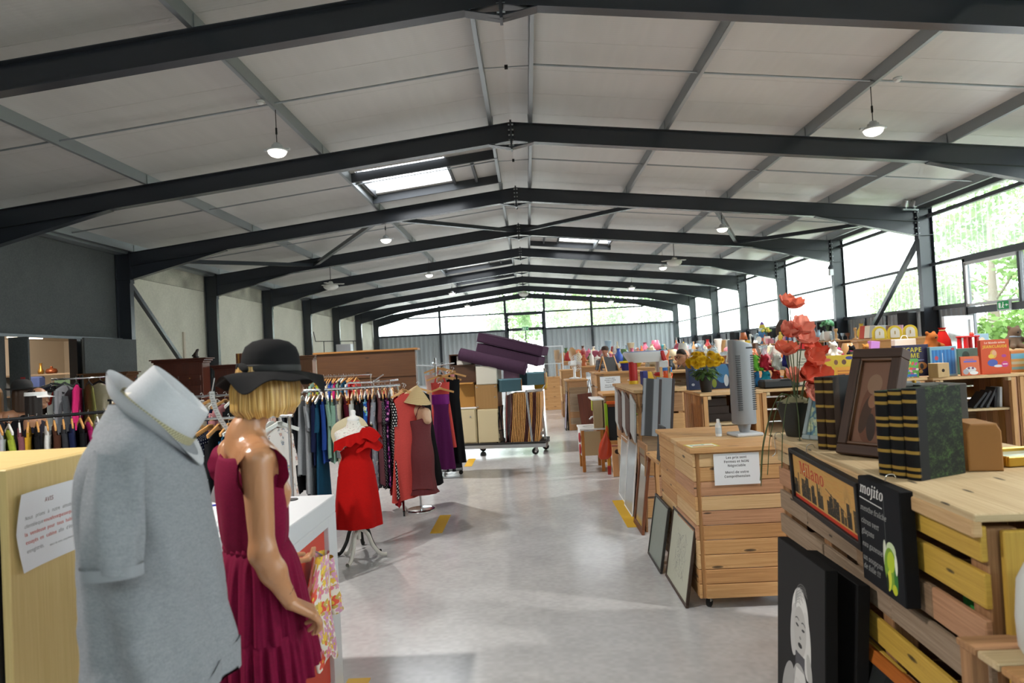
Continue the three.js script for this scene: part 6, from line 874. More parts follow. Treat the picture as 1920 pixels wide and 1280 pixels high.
const sketch = (bg, ink, sd, n) => canvasTex(256, 256, (x) => { x.fillStyle = bg; x.fillRect(0, 0, 256, 256); let s = sd * 31 + 3; const r = () => { s = (s * 16807) % 2147483647; return s / 2147483647; }; x.strokeStyle = ink; for (let i = 0; i < n; i++) { x.globalAlpha = 0.15 + 0.35 * r(); x.lineWidth = 1 + r() * 2; const px = 70 + r() * 120, py = 60 + r() * 150; x.beginPath(); x.moveTo(px, py); x.lineTo(px + (r() - 0.5) * 40, py + (r() - 0.5) * 60); x.stroke(); } x.globalAlpha = 1; });
leaning('framed_print', 'framed pencil sketch leaning on the aisle crate, nearer one', 'picture', 1.03, -4.46, -5.12, 0.52, 0.17, mat(0x3a2a20, 0.5), mat(0xffffff, 0.35, { map: sketch('#b9bcab', '#4a4e4a', 2, 160) }));
leaning('framed_print', 'framed grey-green print leaning on the aisle crate, farther one', 'picture', 1.0, -5.16, -5.7, 0.5, 0.18, mat(0x2c2a28, 0.5), mat(0xffffff, 0.3, { map: sketch('#7f8a82', '#5a625e', 4, 60) }));
leaning('framed_mirror', 'tall brown wood-framed mirror leaning behind the aisle crate', 'mirror', 1.045, -6.25, -6.75, 0.72, 0.14, woodMat(0x7a4422, 0x552c12, 24, 0.5, 0), mat(0xb4ae9c, 0.15, { metalness: 0.9 }), 0.05, 0.025);
leaning('glazed_frame', 'pale grey glazed panel leaning behind the brown mirror', 'panel', 1.06, -6.95, -7.5, 0.85, 0.12, ALU, mat(0x9aa4aa, 0.2), 0.015, 0.015); leaning('glazed_frame', 'white-edged glazed panel leaning beside the play kitchen side', 'panel', 1.08, -7.6, -8.1, 0.7, 0.1, WHITE, mat(0xaab4b8, 0.2), 0.015, 0.015);
leaning('framed_mirror', 'second brown wooden frame leaning close to the brown mirror', 'frame', 1.1, -6.35, -6.8, 0.8, 0.05, PALLET[3], mat(0x8a7a62, 0.6), 0.06, 0.02);
// picture crate behind
{
  const c = crate('pallet wood crate holding upright frames, toys on its top', 1.16, 1.62, -6.85, -8.5, 1.28, { rows: 6, sideCols: 2, top: 5, gap: 0.02, front: true });
  for (let i = 0; i < 5; i++) one('framed_picture', `white-backed picture frame standing in the pallet crate side, ${ordinal(i)} from front`, 'picture', at(cbox(0.02, 0.42, 0.3, 0.004, 'y'), 0, 0.21, 0, 0.28, 0, 0), i % 2 ? mat(0x4a2a20, 0.5) : mat(0xb8bcbc, 0.5), [1.135 - 0.006 * (i % 2), 0.78, -7.0 - i * 0.3], null, 'frames in the pallet crate');
  const gp = (x, z, lab, m, r) => { const t = thing('canvas_painting', lab, 'painting', [x, 0.84, z], r); t.rotation.set(-0.12, r, -0.13, 'YXZ'); part(t, 'canvas_face', at(cbox(0.16, 0.56, 0.025, 0.003), 0, 0.28, 0), m); part(t, 'edge_strip', at(cbox(0.028, 0.56, 0.03, 0.003), 0.09, 0.28, 0), mat(0x2a1c1c, 0.6)); };
  const pt = canvasTex(128, 384, (x) => { x.fillStyle = '#7b7d82'; x.fillRect(0, 0, 128, 384); x.fillStyle = '#2a2a2c'; let s = 9; const r = () => { s = (s * 16807) % 2147483647; return s / 2147483647; }; for (let i = 0; i < 70; i++) { x.beginPath(); x.ellipse(45 + r() * 24, i * 5.6, 3 + r() * 10, 6, 0, 0, 7); x.fill(); } x.fillStyle = '#8d9094'; x.fillRect(84, 0, 44, 384); x.fillStyle = '#9a3a34'; x.fillRect(88, 250, 40, 100); x.fillStyle = '#3a3a3c'; x.fillRect(0, 300, 30, 84); });
  gp(1.235, -6.68, 'grey abstract canvas with dark streak standing behind aisle crate', mat(0xffffff, 0.7, { map: pt }), 0.1); gp(1.37, -6.74, 'plain grey canvas with red patch standing behind aisle crate', mat(0x808388, 0.7), 0.05);
  for (const x of [1.42, 1.5]) one('wooden_stake', `flat wooden stake sticking up behind the grey canvases, ${x < 1.45 ? 'left' : 'right'} one`, 'stake', at(cbox(0.03, 0.5, 0.012, 0.004, 'y'), 0, 0.25, 0), PINE[0], [x, 1.0, -6.83], [0.05, 0, 0.02]);
  one('dark_board', 'dark grey board wedged at the aisle crate rear corner', 'board', at(cbox(0.02, 0.3, 0.25, 0.004), 0, 0.15, 0), mat(0x3a3b3e, 0.7), [1.16, 0.74, -5.75], [0, 0, -0.1]); const shf = thing('wooden_ledge', 'narrow pine ledge behind the aisle crate', 'shelf', [1.2, 0, -6.0], 0); part(shf, 'ledge_board', at(cbox(0.16, 0.03, 0.7, 0.003, 'z'), 0.02, 0.72, -0.05), PINE[0]); part(shf, 'upright', at(cbox(0.03, 0.72, 0.06, 0.003, 'y'), 0.02, 0.36, -0.3), PINE[1]); part(shf, 'upright', at(cbox(0.03, 0.72, 0.06, 0.003, 'y'), 0.02, 0.36, 0.2), PINE[1]);
  // toys on the crate
  const T = 1.28, tc = thing('toy_castle', 'white and red plastic toy garage with column legs on pallet crate', 'toy', [1.5, T, -8.2], 0.1), WH = mat(0xd2d3d4, 0.4), RD = mat(0xb01c1c, 0.4), YL = mat(0xd6aa1c, 0.4), BL = mat(0x26307a, 0.4);
  part(tc, 'roof_tray', loft([ringEllipse(0, 0.25, 0, 0.19, 0.13, 28, 0, 1, 0, 0.5), ringEllipse(0, 0.31, 0, 0.23, 0.16, 28, 0, 1, 0, 0.5), ringEllipse(0, 0.36, 0, 0.26, 0.18, 28, 0, 1, 0, 0.5), ringEllipse(0, 0.375, 0, 0.25, 0.17, 28, 0, 1, 0, 0.5)], { cap0: true, cap1: true }), WH); part(tc, 'roof_rim', at(loft([ringEllipse(0, 0.375, 0, 0.25, 0.17, 28, 0, 1, 0, 0.5), ringEllipse(0, 0.385, 0, 0.24, 0.16, 28, 0, 1, 0, 0.5)], { cap1: true }), 0, 0, 0), mat(0x8a9ac8, 0.4)); part(tc, 'column', at(cyl(0.05, 0.05, 0.22, 24), -0.17, 0.15, 0.05), RD); part(tc, 'column_base', at(cyl(0.055, 0.055, 0.04, 24), -0.17, 0.02, 0.05), YL); part(tc, 'white_pillar', at(cbox(0.12, 0.26, 0.12, 0.01), 0.2, 0.13, 0), WH); part(tc, 'red_hook', at(cbox(0.05, 0.12, 0.06, 0.01), 0.17, 0.32, 0.15, 0, 0, 0.3), RD);
  const blk = thing('toy_block', 'blue and yellow chunky toy block beside the red column', 'toy', [1.4, T, -7.6], 0.2); part(blk, 'blue_base', join([at(cbox(0.17, 0.04, 0.09, 0.006), 0.04, 0.02, 0), at(cbox(0.06, 0.15, 0.09, 0.006), -0.03, 0.09, 0)]), BL); part(blk, 'yellow_slide', at(extr([[0, 0.04], [0.09, 0.04], [0.05, 0.15], [0, 0.16]], 0.06, 0.004), 0, 0, 0), YL);
  const jg = thing('toy_jug', 'glossy orange plastic jug on pallet crate', 'toy', [1.55, T, -7.25], 0.5); part(jg, 'jug_body', lathe([[0, 0], [0.055, 0], [0.062, 0.03], [0.06, 0.08], [0.045, 0.12], [0.03, 0.14], [0.035, 0.165], [0.025, 0.165], [0.022, 0.14]], 24), mat(0xd8501c, 0.25)); part(jg, 'handle', tube([[0.03, 0.15, 0], [0.075, 0.13, 0], [0.055, 0.07, 0]], 0.008, 12, 8), mat(0xd8501c, 0.25));
  const cup = thing('toy_cup', 'yellow and red plastic toy goblet between blue block and orange jug', 'toy', [1.5, T, -7.4], 0); part(cup, 'cup_body', lathe([[0, 0], [0.035, 0], [0.012, 0.02], [0.012, 0.05], [0.035, 0.07], [0.045, 0.12]], 20), YL); part(cup, 'red_rim', lathe([[0.045, 0.11], [0.058, 0.125], [0.05, 0.14], [0.03, 0.15], [0, 0.15]], 20), RD);
  const gt = thing('toy_barrel', 'green and blue striped plastic toy barrel behind grey canvases', 'toy', [1.62, T, -7.6], 0); part(gt, 'barrel', at(cyl(0.06, 0.055, 0.14, 20), 0, 0.07, 0), mat(0x6ab83a, 0.4)); part(gt, 'lid', at(cyl(0.064, 0.064, 0.05, 20), 0, 0.165, 0), mat(0x3a78c0, 0.4)); part(gt, 'band', at(cyl(0.065, 0.065, 0.025, 20), 0, 0.125, 0), mat(0x58c030, 0.4));
}
// play kitchen, easel, bird house style box
{
  const k = thing('play_kitchen', 'small wooden play kitchen with white worktop and steel sink', 'toy kitchen', [0.78, 0, -9.95], 0); const O = woodMat(0xc07a30, 0xa8621e, 25, 0.5, 0), PL = mat(0xb79e78, 0.6);
  for (const [x, z] of [[0.03, 0.26], [0.03, -0.26], [0.3, 0.26], [0.3, -0.26]]) part(k, 'leg', at(cbox(0.045, 0.6, 0.045, 0.004, 'y'), x, 0.3, z), O); part(k, 'side_panel', at(cbox(0.26, 0.34, 0.02, 0.003), 0.165, 0.4, 0.27), PL); part(k, 'front_door', at(cbox(0.02, 0.34, 0.5, 0.003), 0.01, 0.4, 0), WHITE); for (const y of [0.48, 0.32]) part(k, 'door_ring', at(torus(0.06, 0.012, 20, 8), -0.01, y, 0.2, 0, PI / 2, 0), mat(0xb03038, 0.5)); part(k, 'worktop', at(cbox(0.36, 0.025, 0.6, 0.004), 0.17, 0.6, 0), WHITE); part(k, 'sink', at(lathe([[0.05, -0.04], [0.08, -0.03], [0.095, 0.01], [0.11, 0.014]], 24), 0.16, 0.605, 0.05), GREYMETAL); part(k, 'tap', tube([[0.25, 0.61, 0.1], [0.25, 0.72, 0.1], [0.2, 0.76, 0.1], [0.15, 0.72, 0.1]], 0.012, 14, 8), CHROME); part(k, 'back_board', at(cbox(0.03, 0.42, 0.58, 0.003), 0.34, 0.8, 0), PL); part(k, 'back_panel', at(cbox(0.15, 0.42, 0.02, 0.003, 'y'), 0.27, 0.8, 0.28), PL); part(k, 'top_shelf', at(cbox(0.17, 0.02, 0.6, 0.003), 0.27, 1.01, 0), WHITE); part(k, 'green_trim', at(cbox(0.012, 0.14, 0.1, 0.002), 0.185, 0.93, 0.24), mat(0xb8c030, 0.5));
  const e = thing('toy_easel', 'childs easel with blackboard, green and orange edges', 'easel', [1.3, 0, -9.42], -0.05); const GR = mat(0x9ac21e, 0.5), OR = mat(0xe06018, 0.5);
  part(e, 'blackboard', at(cbox(0.36, 0.52, 0.015, 0.003), 0.03, 0.7, 0, -0.05, 0, 0), mat(0x23262b, 0.7)); part(e, 'orange_rail', at(cbox(0.38, 0.045, 0.03, 0.004), 0.03, 0.975, 0.0), OR); part(e, 'clip_row', at(cbox(0.34, 0.03, 0.02, 0.003), 0.03, 0.935, 0.012), mat(0x8a4a28, 0.6)); part(e, 'tray', at(cbox(0.4, 0.045, 0.07, 0.004), 0.03, 0.44, 0.03), BEECH); for (const [s, m] of [[-1, GR], [1, GR]]) { part(e, 'leg', at(cbox(0.04, 0.36, 0.03, 0.004, 'y'), 0.03 + s * 0.2, 0.79, 0), m); part(e, 'leg', at(cbox(0.04, 0.6, 0.03, 0.004, 'y'), 0.03 + s * 0.2, 0.34, 0.01), s < 0 ? mat(0xd09a2a, 0.5) : BEECH); part(e, 'foot', at(cbox(0.045, 0.12, 0.04, 0.004), 0.03 + s * 0.2, 0.06, 0.02), RD_()); } part(e, 'rear_leg', at(cbox(0.04, 0.95, 0.03, 0.004, 'y'), 0.03, 0.47, -0.25, 0.2, 0, 0), BEECH);
  function RD_() { return mat(0xa02018, 0.5); }
  const n = thing('wooden_board_game', 'peach coloured wooden board with round hole leaning under the easel', 'board', [1.33, 0, -9.22], 0); n.rotation.set(-0.12, 0, 0); part(n, 'board', at(cbox(0.34, 0.4, 0.025, 0.004), 0, 0.2, 0), mat(0xdba06c, 0.6)); part(n, 'hole', at(cyl(0.032, 0.032, 0.004, 20), -0.1, 0.33, 0.013, PI / 2, 0, 0), mat(0x3a2418, 0.8)); part(n, 'notch', at(box(0.14, 0.09, 0.004), 0.1, 0.32, 0.013), mat(0x6a4426, 0.8)); part(n, 'edge', at(cbox(0.34, 0.02, 0.035, 0.003), 0, 0.41, 0), mat(0xb06a5a, 0.6));
  const bg = thing('plastic_bag', 'orange plastic bag hanging on the easel leg', 'bag', [1.06, 0.22, -9.36], 0); part(bg, 'bag_body', loft([0, 0.04, 0.12, 0.22, 0.3, 0.38].map((y, j) => ringEllipse(0.01 * j, y, 0, [0.05, 0.085, 0.09, 0.07, 0.035, 0.01][j], [0.03, 0.05, 0.055, 0.04, 0.02, 0.006][j], 24, 0.12, 5, j)), { cap0: true }), mat(0xd8481e, 0.4, { transmission: 0.25, thickness: 0, side: THREE.DoubleSide })); part(bg, 'bag_loop', tube([[0.05, 0.37, 0], [0.06, 0.46, 0.0], [0.07, 0.38, 0.01]], 0.006, 10, 6), mat(0xd8481e, 0.4));
  const tb = thing('wooden_table', 'small pine table behind the easel with a paper on top', 'table', [1.52, 0, -10.2], 0); part(tb, 'tabletop', at(cbox(0.8, 0.035, 0.7, 0.004), 0.02, 1.06, 0), BEECH); part(tb, 'apron', at(cbox(0.7, 0.1, 0.6, 0.004), 0.02, 0.99, 0), OAK); for (const [a, b] of [[-0.33, 0.28], [0.36, 0.28], [-0.33, -0.28], [0.36, -0.28]]) part(tb, 'leg', at(cbox(0.05, 0.95, 0.05, 0.004, 'y'), a, 0.475, b), OAK);
  const pb = thing('pump_bottle', 'white pump bottle on the small pine table', 'bottle', [1.58, 1.078, -10.0], 0); part(pb, 'bottle_body', lathe([[0, 0], [0.035, 0], [0.035, 0.11], [0.012, 0.125]], 16), mat(0xc8ccd0, 0.3)); part(pb, 'pump_head', join([at(cyl(0.006, 0.006, 0.05, 8), 0, 0.145, 0), at(box(0.06, 0.012, 0.02), -0.02, 0.17, 0)]), WHITE); one('paper_sheet', 'white sheet lying on the small pine table', 'paper', at(box(0.25, 0.003, 0.18), 0, 0.0015, 0), WHITE, [1.7, 1.0775, -10.0], [0, 0.2, 0]);
}
// crate with notice and easel board behind; fan crate
{
  crate('pallet crate with second price notice on its front', 1.24, 2.0, -11.6, -12.6, 1.33, { rows: 6, sideCols: 1, top: 4, gap: 0.02 });
  one('paper_notice', 'smaller white price notice on the farther pallet crate', 'notice', plain(new THREE.PlaneGeometry(0.34, 0.24)), mat(0xffffff, 0.7, { map: PRIX, side: THREE.DoubleSide }), [1.46, 1.14, -11.56]);
  const bb = thing('tabletop_easel', 'small A-frame slate easel on the farther pallet crate', 'easel', [1.5, 1.33, -12.0], 0.5); part(bb, 'slate', at(cbox(0.26, 0.26, 0.012, 0.003), 0, 0.13, 0.06, -0.4, 0, 0), mat(0x2a2c2e, 0.7)); for (const s of [-1, 1]) { part(bb, 'leg', bar([s * 0.13, 0, 0.12], [s * 0.12, 0.27, 0], 0.02, 0.015), BEECH); part(bb, 'leg', bar([s * 0.13, 0, -0.12], [s * 0.12, 0.27, 0], 0.02, 0.015), BEECH); }
  const cr = thing('blue_toy_crate', 'blue and yellow plastic toy bucket beside slate easel', 'toy', [1.82, 1.33, -12.0], 0); part(cr, 'bucket', lathe([[0, 0], [0.09, 0], [0.12, 0.14], [0.115, 0.14]], 20), mat(0x1c2a8a, 0.4)); part(cr, 'rim', at(torus(0.12, 0.018, 24, 8), 0, 0.15, 0, PI / 2, 0, 0), mat(0xd6bc1e, 0.4));
  crate('brown plank crate carrying a white desk fan, far down the aisle', 0.92, 1.35, -15.0, -15.8, 1.1, { rows: 8, sideCols: 1, top: 3, gap: 0.003, mats: [PALLET[3], PALLET[4], GREYWOOD] });
  const f = thing('desk_fan', 'white desk fan on the brown plank crate', 'fan', [1.12, 1.1, -15.4], 0.6); part(f, 'base', lathe([[0, 0], [0.13, 0], [0.12, 0.03], [0.03, 0.05], [0.025, 0.28], [0, 0.28]], 24), WHITE); part(f, 'motor', at(cyl(0.05, 0.06, 0.16, 18), -0.05, 0.36, 0, 0, 0, PI / 2), WHITE); for (let k = 0; k < 4; k++) part(f, 'guard_ring', at(torus(0.05 + 0.045 * k, 0.005, 28, 6), 0.06, 0.36, 0, 0, PI / 2, 0), WHITE); for (let k = 0; k < 4; k++) part(f, 'blade', at(cbox(0.008, 0.15, 0.07, 0.002), 0, 0.09, 0, 0, 0.4, 0), WHITE, [0.05, 0.36, 0], [k * PI / 2, 0, 0]);
  leaning('framed_print', 'dark-framed prints leaning on the brown plank crate side', 'picture', 0.84, -15.0, -15.6, 0.85, 0.08, BLACK, mat(0xa89ab0, 0.4), 0.02, 0.02); one('reddish_plank', 'reddish wooden panel leaning at the brown plank crate', 'panel', at(cbox(0.3, 0.8, 0.03, 0.006, 'y'), 0, 0.4, 0, -0.08, 0, 0.08), woodMat(0x6a3018, 0x44190b, 26, 0.5, 0), [1.3, 0, -14.85]);
  for (const [i, m, x, y, l] of [[0, 0x141416, 1.4, 0.8, 'black leather handbag hanging on the brown crate corner'], [1, 0x7a5436, 1.46, 0.62, 'tan leather shoulder bag hanging under the black bag']]) { const b = thing('handbag', l, 'bag', [1.42, y, -15.1 - 0.25 * i], 0.2 * i); part(b, 'bag_body', loft([0, 0.05, 0.15, 0.24].map((yy, j) => ringEllipse(0, yy - 0.25, 0, [0.1, 0.15, 0.13, 0.08][j], [0.03, 0.05, 0.045, 0.03][j], 20, 0.05, 4, j)), { cap0: true, cap1: true }), mat(m, 0.4)); part(b, 'strap', tube([[-0.08, -0.02, 0], [-0.04, 0.15, 0], [0, 0.3, -0.02], [0.03, 0.15, 0], [0.08, -0.02, 0]], 0.008, 18, 6), mat(m, 0.5)); }
  const vit = thing('glass_display_case', 'tall clear display case at aisle end near the far door', 'display case', [0.85, 0, -21], 0); for (const [x, z] of [[-0.3, 0.2], [0.3, 0.2], [-0.3, -0.2], [0.3, -0.2]]) part(vit, 'frame_post', at(box(0.025, 0.95, 0.025), x, 1.45, z), ALU); part(vit, 'cabinet_base', at(cbox(0.62, 1.0, 0.42, 0.006), 0, 0.5, 0), PINE[0]); part(vit, 'pane', at(box(0.6, 0.9, 0.006), 0, 1.46, 0.2), CLEAR); part(vit, 'shelf_board', at(box(0.58, 0.02, 0.38), 0, 1.4, 0), ALU); part(vit, 'top_frame', at(box(0.64, 0.03, 0.44), 0, 1.93, 0), ALU);
  crate('pine crate column between display case and fan crate', 0.95, 1.45, -18.2, -19, 1.25, { rows: 6, sideCols: 1, top: 3 });
}
// ================= PALLET COUNTER, RIGHT FOREGROUND =================
{
  const O = [1.397, 0, -2.041], ry = -0.0557, cs = Math.cos(ry), sn = Math.sin(ry), W = (x, y, z) => [O[0] + x * cs + z * sn, y, O[2] - x * sn + z * cs];
  const t = thing('pallet_counter', 'counter of reclaimed pallet boards with paintings hung on its side', 'counter', O, ry), LN = 1.94, DP = 0.85, H = 1.15;
  const seg = [[0, 0.55, 0.95], [0.42, 1.15], [0.3, 0.9, 1.5], [0.62, 1.3], [0.2, 1.0, 1.45], [0.55, 1.2], [0.35, 1.05, 1.6], [0.7, 1.4]];
  const rowM = [[YELLOWPINE, PALEPINE, PALEPINE, PALLET[3]], [YELLOWPINE, PALLET[3], PALLET[5]], [PALLET[5], PALLET[4], GREYWOOD, GREYWOOD], [GREYWOOD, GREYWOOD, GREYWOOD], [YELLOWPINE, YELLOWPINE, PALEPINE, PINE[1]], [PALLET[3], YELLOWPINE, PINE[0]], [PALLET[4], PALLET[3], PINE[1], PALLET[5]], [PALLET[5], PALLET[3], PALLET[4]]];
  for (let r = 0; r < 8; r++) { const y = 1.055 - r * 0.135, cuts = [0, ...seg[r].filter((v) => v > 0), LN]; for (let i = 0; i < cuts.length - 1; i++) { const l = cuts[i + 1] - cuts[i] - 0.004; part(t, 'side_board', at(cbox(0.022, 0.104 + rr(-0.004, 0.006), l, 0.004, 'z'), 0, 0, 0), rowM[r][i] ?? pick(PALLET), [0.011 + rr(-0.004, 0.004), y + rr(-0.003, 0.003), -(cuts[i] + cuts[i + 1]) / 2]); } }
  for (const z of [-0.06, -0.7, -1.3, -1.88]) part(t, 'stud', at(cbox(0.09, 1.1, 0.09, 0.004, 'y'), 0.07, 0.55, z), PALLET[3]);
  for (let k = 0; k < 9; k++) part(t, 'inner_slat', at(cbox(0.02, 1.08, 0.205, 0.003, 'y'), 0.72, 0.55, -0.12 - k * 0.21), OAK);
  part(t, 'top_board', at(cbox(DP + 0.03, 0.025, LN + 0.02, 0.004, 'z'), DP / 2 - 0.005, H - 0.0125, -LN / 2), PALEPINE); part(t, 'edge_batten', at(cbox(0.03, 0.05, LN + 0.02, 0.005, 'z'), -0.012, H - 0.045, -LN / 2), PINE[2]);
  part(t, 'end_board', at(cbox(0.13, 1.08, 0.022, 0.004, 'y'), 0.12, 0.56, 0.005), YELLOWPINE); part(t, 'end_board', at(cbox(0.16, 1.08, 0.022, 0.004, 'y'), 0.31, 0.56, 0.002), YELLOWPINE); for (let k = 0; k < 4; k++) part(t, 'end_board', at(cbox(0.1, 1.08, 0.022, 0.004, 'y'), 0.46 + k * 0.11, 0.56, 0.004), pick(PALLET)); part(t, 'shelf_board', at(cbox(0.6, 0.02, LN - 0.1, 0.003), 0.42, 0.6, -LN / 2), PALLET[4]); part(t, 'floor_board', at(cbox(0.7, 0.02, LN - 0.02, 0.003), 0.37, 0.03, -LN / 2), PALLET[4]); part(t, 'far_end_board', at(cbox(0.7, 1.08, 0.02, 0.003, 'x'), 0.37, 0.56, -LN + 0.01), PALLET[3]);
  one('green_box', 'green and white carton glimpsed between the near pallet boards', 'box', at(cbox(0.1, 0.1, 0.3, 0.004), 0, 0.05, 0), mat(0x2f9a48, 0.6), W(0.2, 0.71, -0.25), [0, ry, 0]);
  // paintings on the side
  const hav = canvasTex(1024, 310, (x) => {
    x.fillStyle = '#c79a56'; x.fillRect(0, 0, 1024, 310); let s = 21; const r = () => { s = (s * 16807) % 2147483647; return s / 2147483647; };
    for (let i = 0; i < 500; i++) { x.fillStyle = `rgba(${150 + r() * 80},${100 + r() * 60},${40 + r() * 50},0.25)`; x.fillRect(r() * 1024, r() * 200, 30 + r() * 60, 2); }
    x.fillStyle = '#b03a22'; x.font = 'bold 120px serif'; x.fillText('Milano', 120, 120); x.fillStyle = '#2c2822'; for (let i = 0; i < 46; i++) { const px = r() * 1024, w = 14 + r() * 46, h = 40 + r() * 110; x.globalAlpha = 0.85; x.fillRect(px, 270 - h, w, h); } x.globalAlpha = 1; x.fillStyle = '#b08a50'; for (let i = 0; i < 180; i++) x.fillRect(r() * 1024, 160 + r() * 100, 3, 6); x.strokeStyle = '#2c2822'; x.lineWidth = 5; x.beginPath(); x.moveTo(560, 120); x.lineTo(820, 190); x.lineTo(900, 260); x.stroke(); for (const [a, b] of [[840, 50], [858, 24], [876, 10], [894, 30], [912, 60], [470, 60], [486, 90]]) { x.beginPath(); x.moveTo(a, b); x.lineTo(a - 9, b + 90); x.lineTo(a + 9, b + 90); x.fill(); } x.fillStyle = '#c2381e'; x.fillRect(0, 280, 1024, 24);
  });
  const p1 = thing('framed_painting', 'wide black-framed city painting with red lettering hung on pallet boards', 'painting', W(-0.035, 0.985, -1.13), ry); p1.rotation.set(0.035, ry, 0.04, 'YXZ'); const hw = 0.8, hh = 0.25; for (const [y, h, z, w] of [[hh / 2, 0.022, 0, hw + 0.02], [-hh / 2, 0.03, 0, hw + 0.02], [0, hh, hw / 2, 0.022], [0, hh, -hw / 2, 0.022]]) part(p1, 'frame_side', at(cbox(0.045, h, w, 0.003), 0, y, z), mat(0x141517, 0.55)); part(p1, 'painted_face', at(plain(new THREE.PlaneGeometry(hw - 0.015, hh - 0.02)), -0.008, 0, 0, 0, -PI / 2, 0), mat(0xffffff, 0.7, { map: hav })); part(p1, 'back_board', at(box(0.006, hh, hw), 0.012, 0, 0), BLACK);
  const moj = canvasTex(512, 640, (x) => {
    x.fillStyle = '#191b20'; x.fillRect(0, 0, 512, 640); x.fillStyle = '#d9d9d6'; x.strokeStyle = '#d9d9d6'; x.save(); x.font = 'italic bold 92px serif'; x.fillText('mojito', 12, 96); x.lineWidth = 7; x.beginPath(); x.moveTo(6, 128); x.lineTo(300, 140); x.stroke(); x.font = 'italic 46px serif'; x.globalAlpha = 0.75; [['menthe fraîche', 205], ['citron vert', 285], ['glaçons', 350], ['eau gazeuse', 430], ['un soupçon', 515], ['de folie !!!', 570]].forEach(([q, y]) => x.fillText(q, 8, y)); x.restore();
    const g = (a, b, c, d, e, f) => { x.fillStyle = f; x.beginPath(); x.ellipse(a, b, c, d, e, 0, 7); x.fill(); }; x.strokeStyle = '#6a6c6e'; x.lineWidth = 4; x.beginPath(); x.moveTo(322, 80); x.lineTo(322, 330); x.stroke(); g(305, 410, 22, 92, 0, '#d8dccb'); g(380, 360, 55, 46, 0, '#c9d8b0'); g(365, 470, 75, 120, 0, '#7ea43a'); g(370, 430, 44, 62, 0.2, '#b8cf3a'); g(420, 520, 22, 80, 0, '#3f7a3a'); g(340, 545, 26, 66, 0.2, '#d6d84a'); g(400, 580, 28, 30, 0, '#c2c838'); g(318, 560, 14, 50, 0, '#2a3a24'); g(430, 430, 16, 60, 0, '#e6ecd8');
  });
  const p2 = thing('canvas_painting', 'black canvas painting of a lime cocktail with white handwriting', 'painting', W(-0.04, 0.945, -0.51), ry); part(p2, 'canvas_block', cbox(0.05, 0.4, 0.335, 0.003), mat(0x121316, 0.75, { specularIntensity: 0.4 })); part(p2, 'painted_face', at(plain(new THREE.PlaneGeometry(0.33, 0.396)), -0.0256, 0, 0, 0, -PI / 2, 0), mat(0xffffff, 0.75, { map: moj, specularIntensity: 0.4 }));
  const lady = canvasTex(512, 640, (x) => {
    x.fillStyle = '#2b2b2c'; x.fillRect(0, 0, 512, 640); const e = (a, b, c, d, r, f) => { x.fillStyle = f; x.beginPath(); x.ellipse(a, b, c, d, r, 0, 7); x.fill(); };
    e(262, 250, 92, 120, 0, '#d8d8d6'); e(200, 300, 44, 100, 0.1, '#bfbfbe'); e(330, 320, 46, 120, -0.1, '#cfcfcd'); e(360, 400, 26, 60, -0.3, '#b0b0ae'); e(262, 290, 66, 92, 0, '#b9b8b6'); x.fillStyle = '#55555a'; x.fillRect(212, 372, 100, 70); e(260, 470, 70, 60, 0, '#a9a9a8'); e(130, 560, 70, 130, 0.35, '#a2a2a1'); e(400, 580, 66, 130, -0.3, '#9b9b9a'); x.fillStyle = '#d2d2d0'; x.beginPath(); x.moveTo(220, 430); x.lineTo(310, 430); x.lineTo(380, 640); x.lineTo(150, 640); x.fill();
    for (let i = 0; i < 12; i++) { x.strokeStyle = 'rgba(120,120,120,0.4)'; x.lineWidth = 3; x.beginPath(); x.moveTo(190 + i * 16, 470); x.lineTo(170 + i * 20, 640); x.stroke(); }
    x.fillStyle = '#3a3a3c'; e(232, 272, 16, 5, 0.1, '#48484a'); e(296, 276, 16, 5, -0.1, '#48484a'); x.strokeStyle = '#4a4a4c'; x.lineWidth = 4; x.beginPath(); x.moveTo(212, 252); x.quadraticCurveTo(232, 238, 252, 252); x.moveTo(278, 254); x.quadraticCurveTo(298, 242, 318, 258); x.stroke(); e(264, 312, 10, 6, 0, '#8a8a88'); e(262, 340, 22, 9, 0, '#3c3c3e');
    for (let i = 0; i < 16; i++) { x.strokeStyle = 'rgba(150,150,150,0.5)'; x.lineWidth = 5; x.beginPath(); x.arc(240 + i * 4, 190 + (i % 4) * 12, 30 + i * 4, 3.4, 5.2); x.stroke(); }
  });
  const p3 = thing('canvas_portrait', 'dark canvas with black-and-white portrait of a blonde woman leaning on counter', 'painting', [1.2, 0, -3.04], 0); p3.rotation.z = -0.06; part(p3, 'canvas_block', at(cbox(0.05, 0.76, 0.52, 0.003), 0.0255, 0.38, 0), mat(0x151516, 0.8, { specularIntensity: 0.4 })); part(p3, 'printed_face', at(plain(new THREE.PlaneGeometry(0.516, 0.756)), -0.0008, 0.38, 0, 0, -PI / 2, 0), mat(0xffffff, 0.75, { map: lady, specularIntensity: 0.4 }));
  const p4 = thing('blank_canvas', 'plain dark canvas stacked behind the portrait canvas', 'painting', [1.31, 0, -3.02], 0); p4.rotation.z = -0.08; part(p4, 'canvas_block', at(cbox(0.05, 0.7, 0.5, 0.003), 0.025, 0.35, 0), mat(0x131314, 0.8, { specularIntensity: 0.4 })); part(p4, 'stretcher_bar', at(cbox(0.02, 0.68, 0.04, 0.003, 'y'), 0.06, 0.35, 0), PINE[1]);
  const om = leaning('framed_mirror', 'orange pine framed mirror leaning low on the pallet counter', 'mirror', W(-0.16, 0, -0.75)[0], W(0, 0, -0.45)[2], W(0, 0, -1.0)[2], 0.46, 0.3, woodMat(0xb86a2a, 0x9a5018, 27, 0.5, 0), mat(0xa9b0b0, 0.1, { metalness: 0.95 }), 0.05, 0.025);
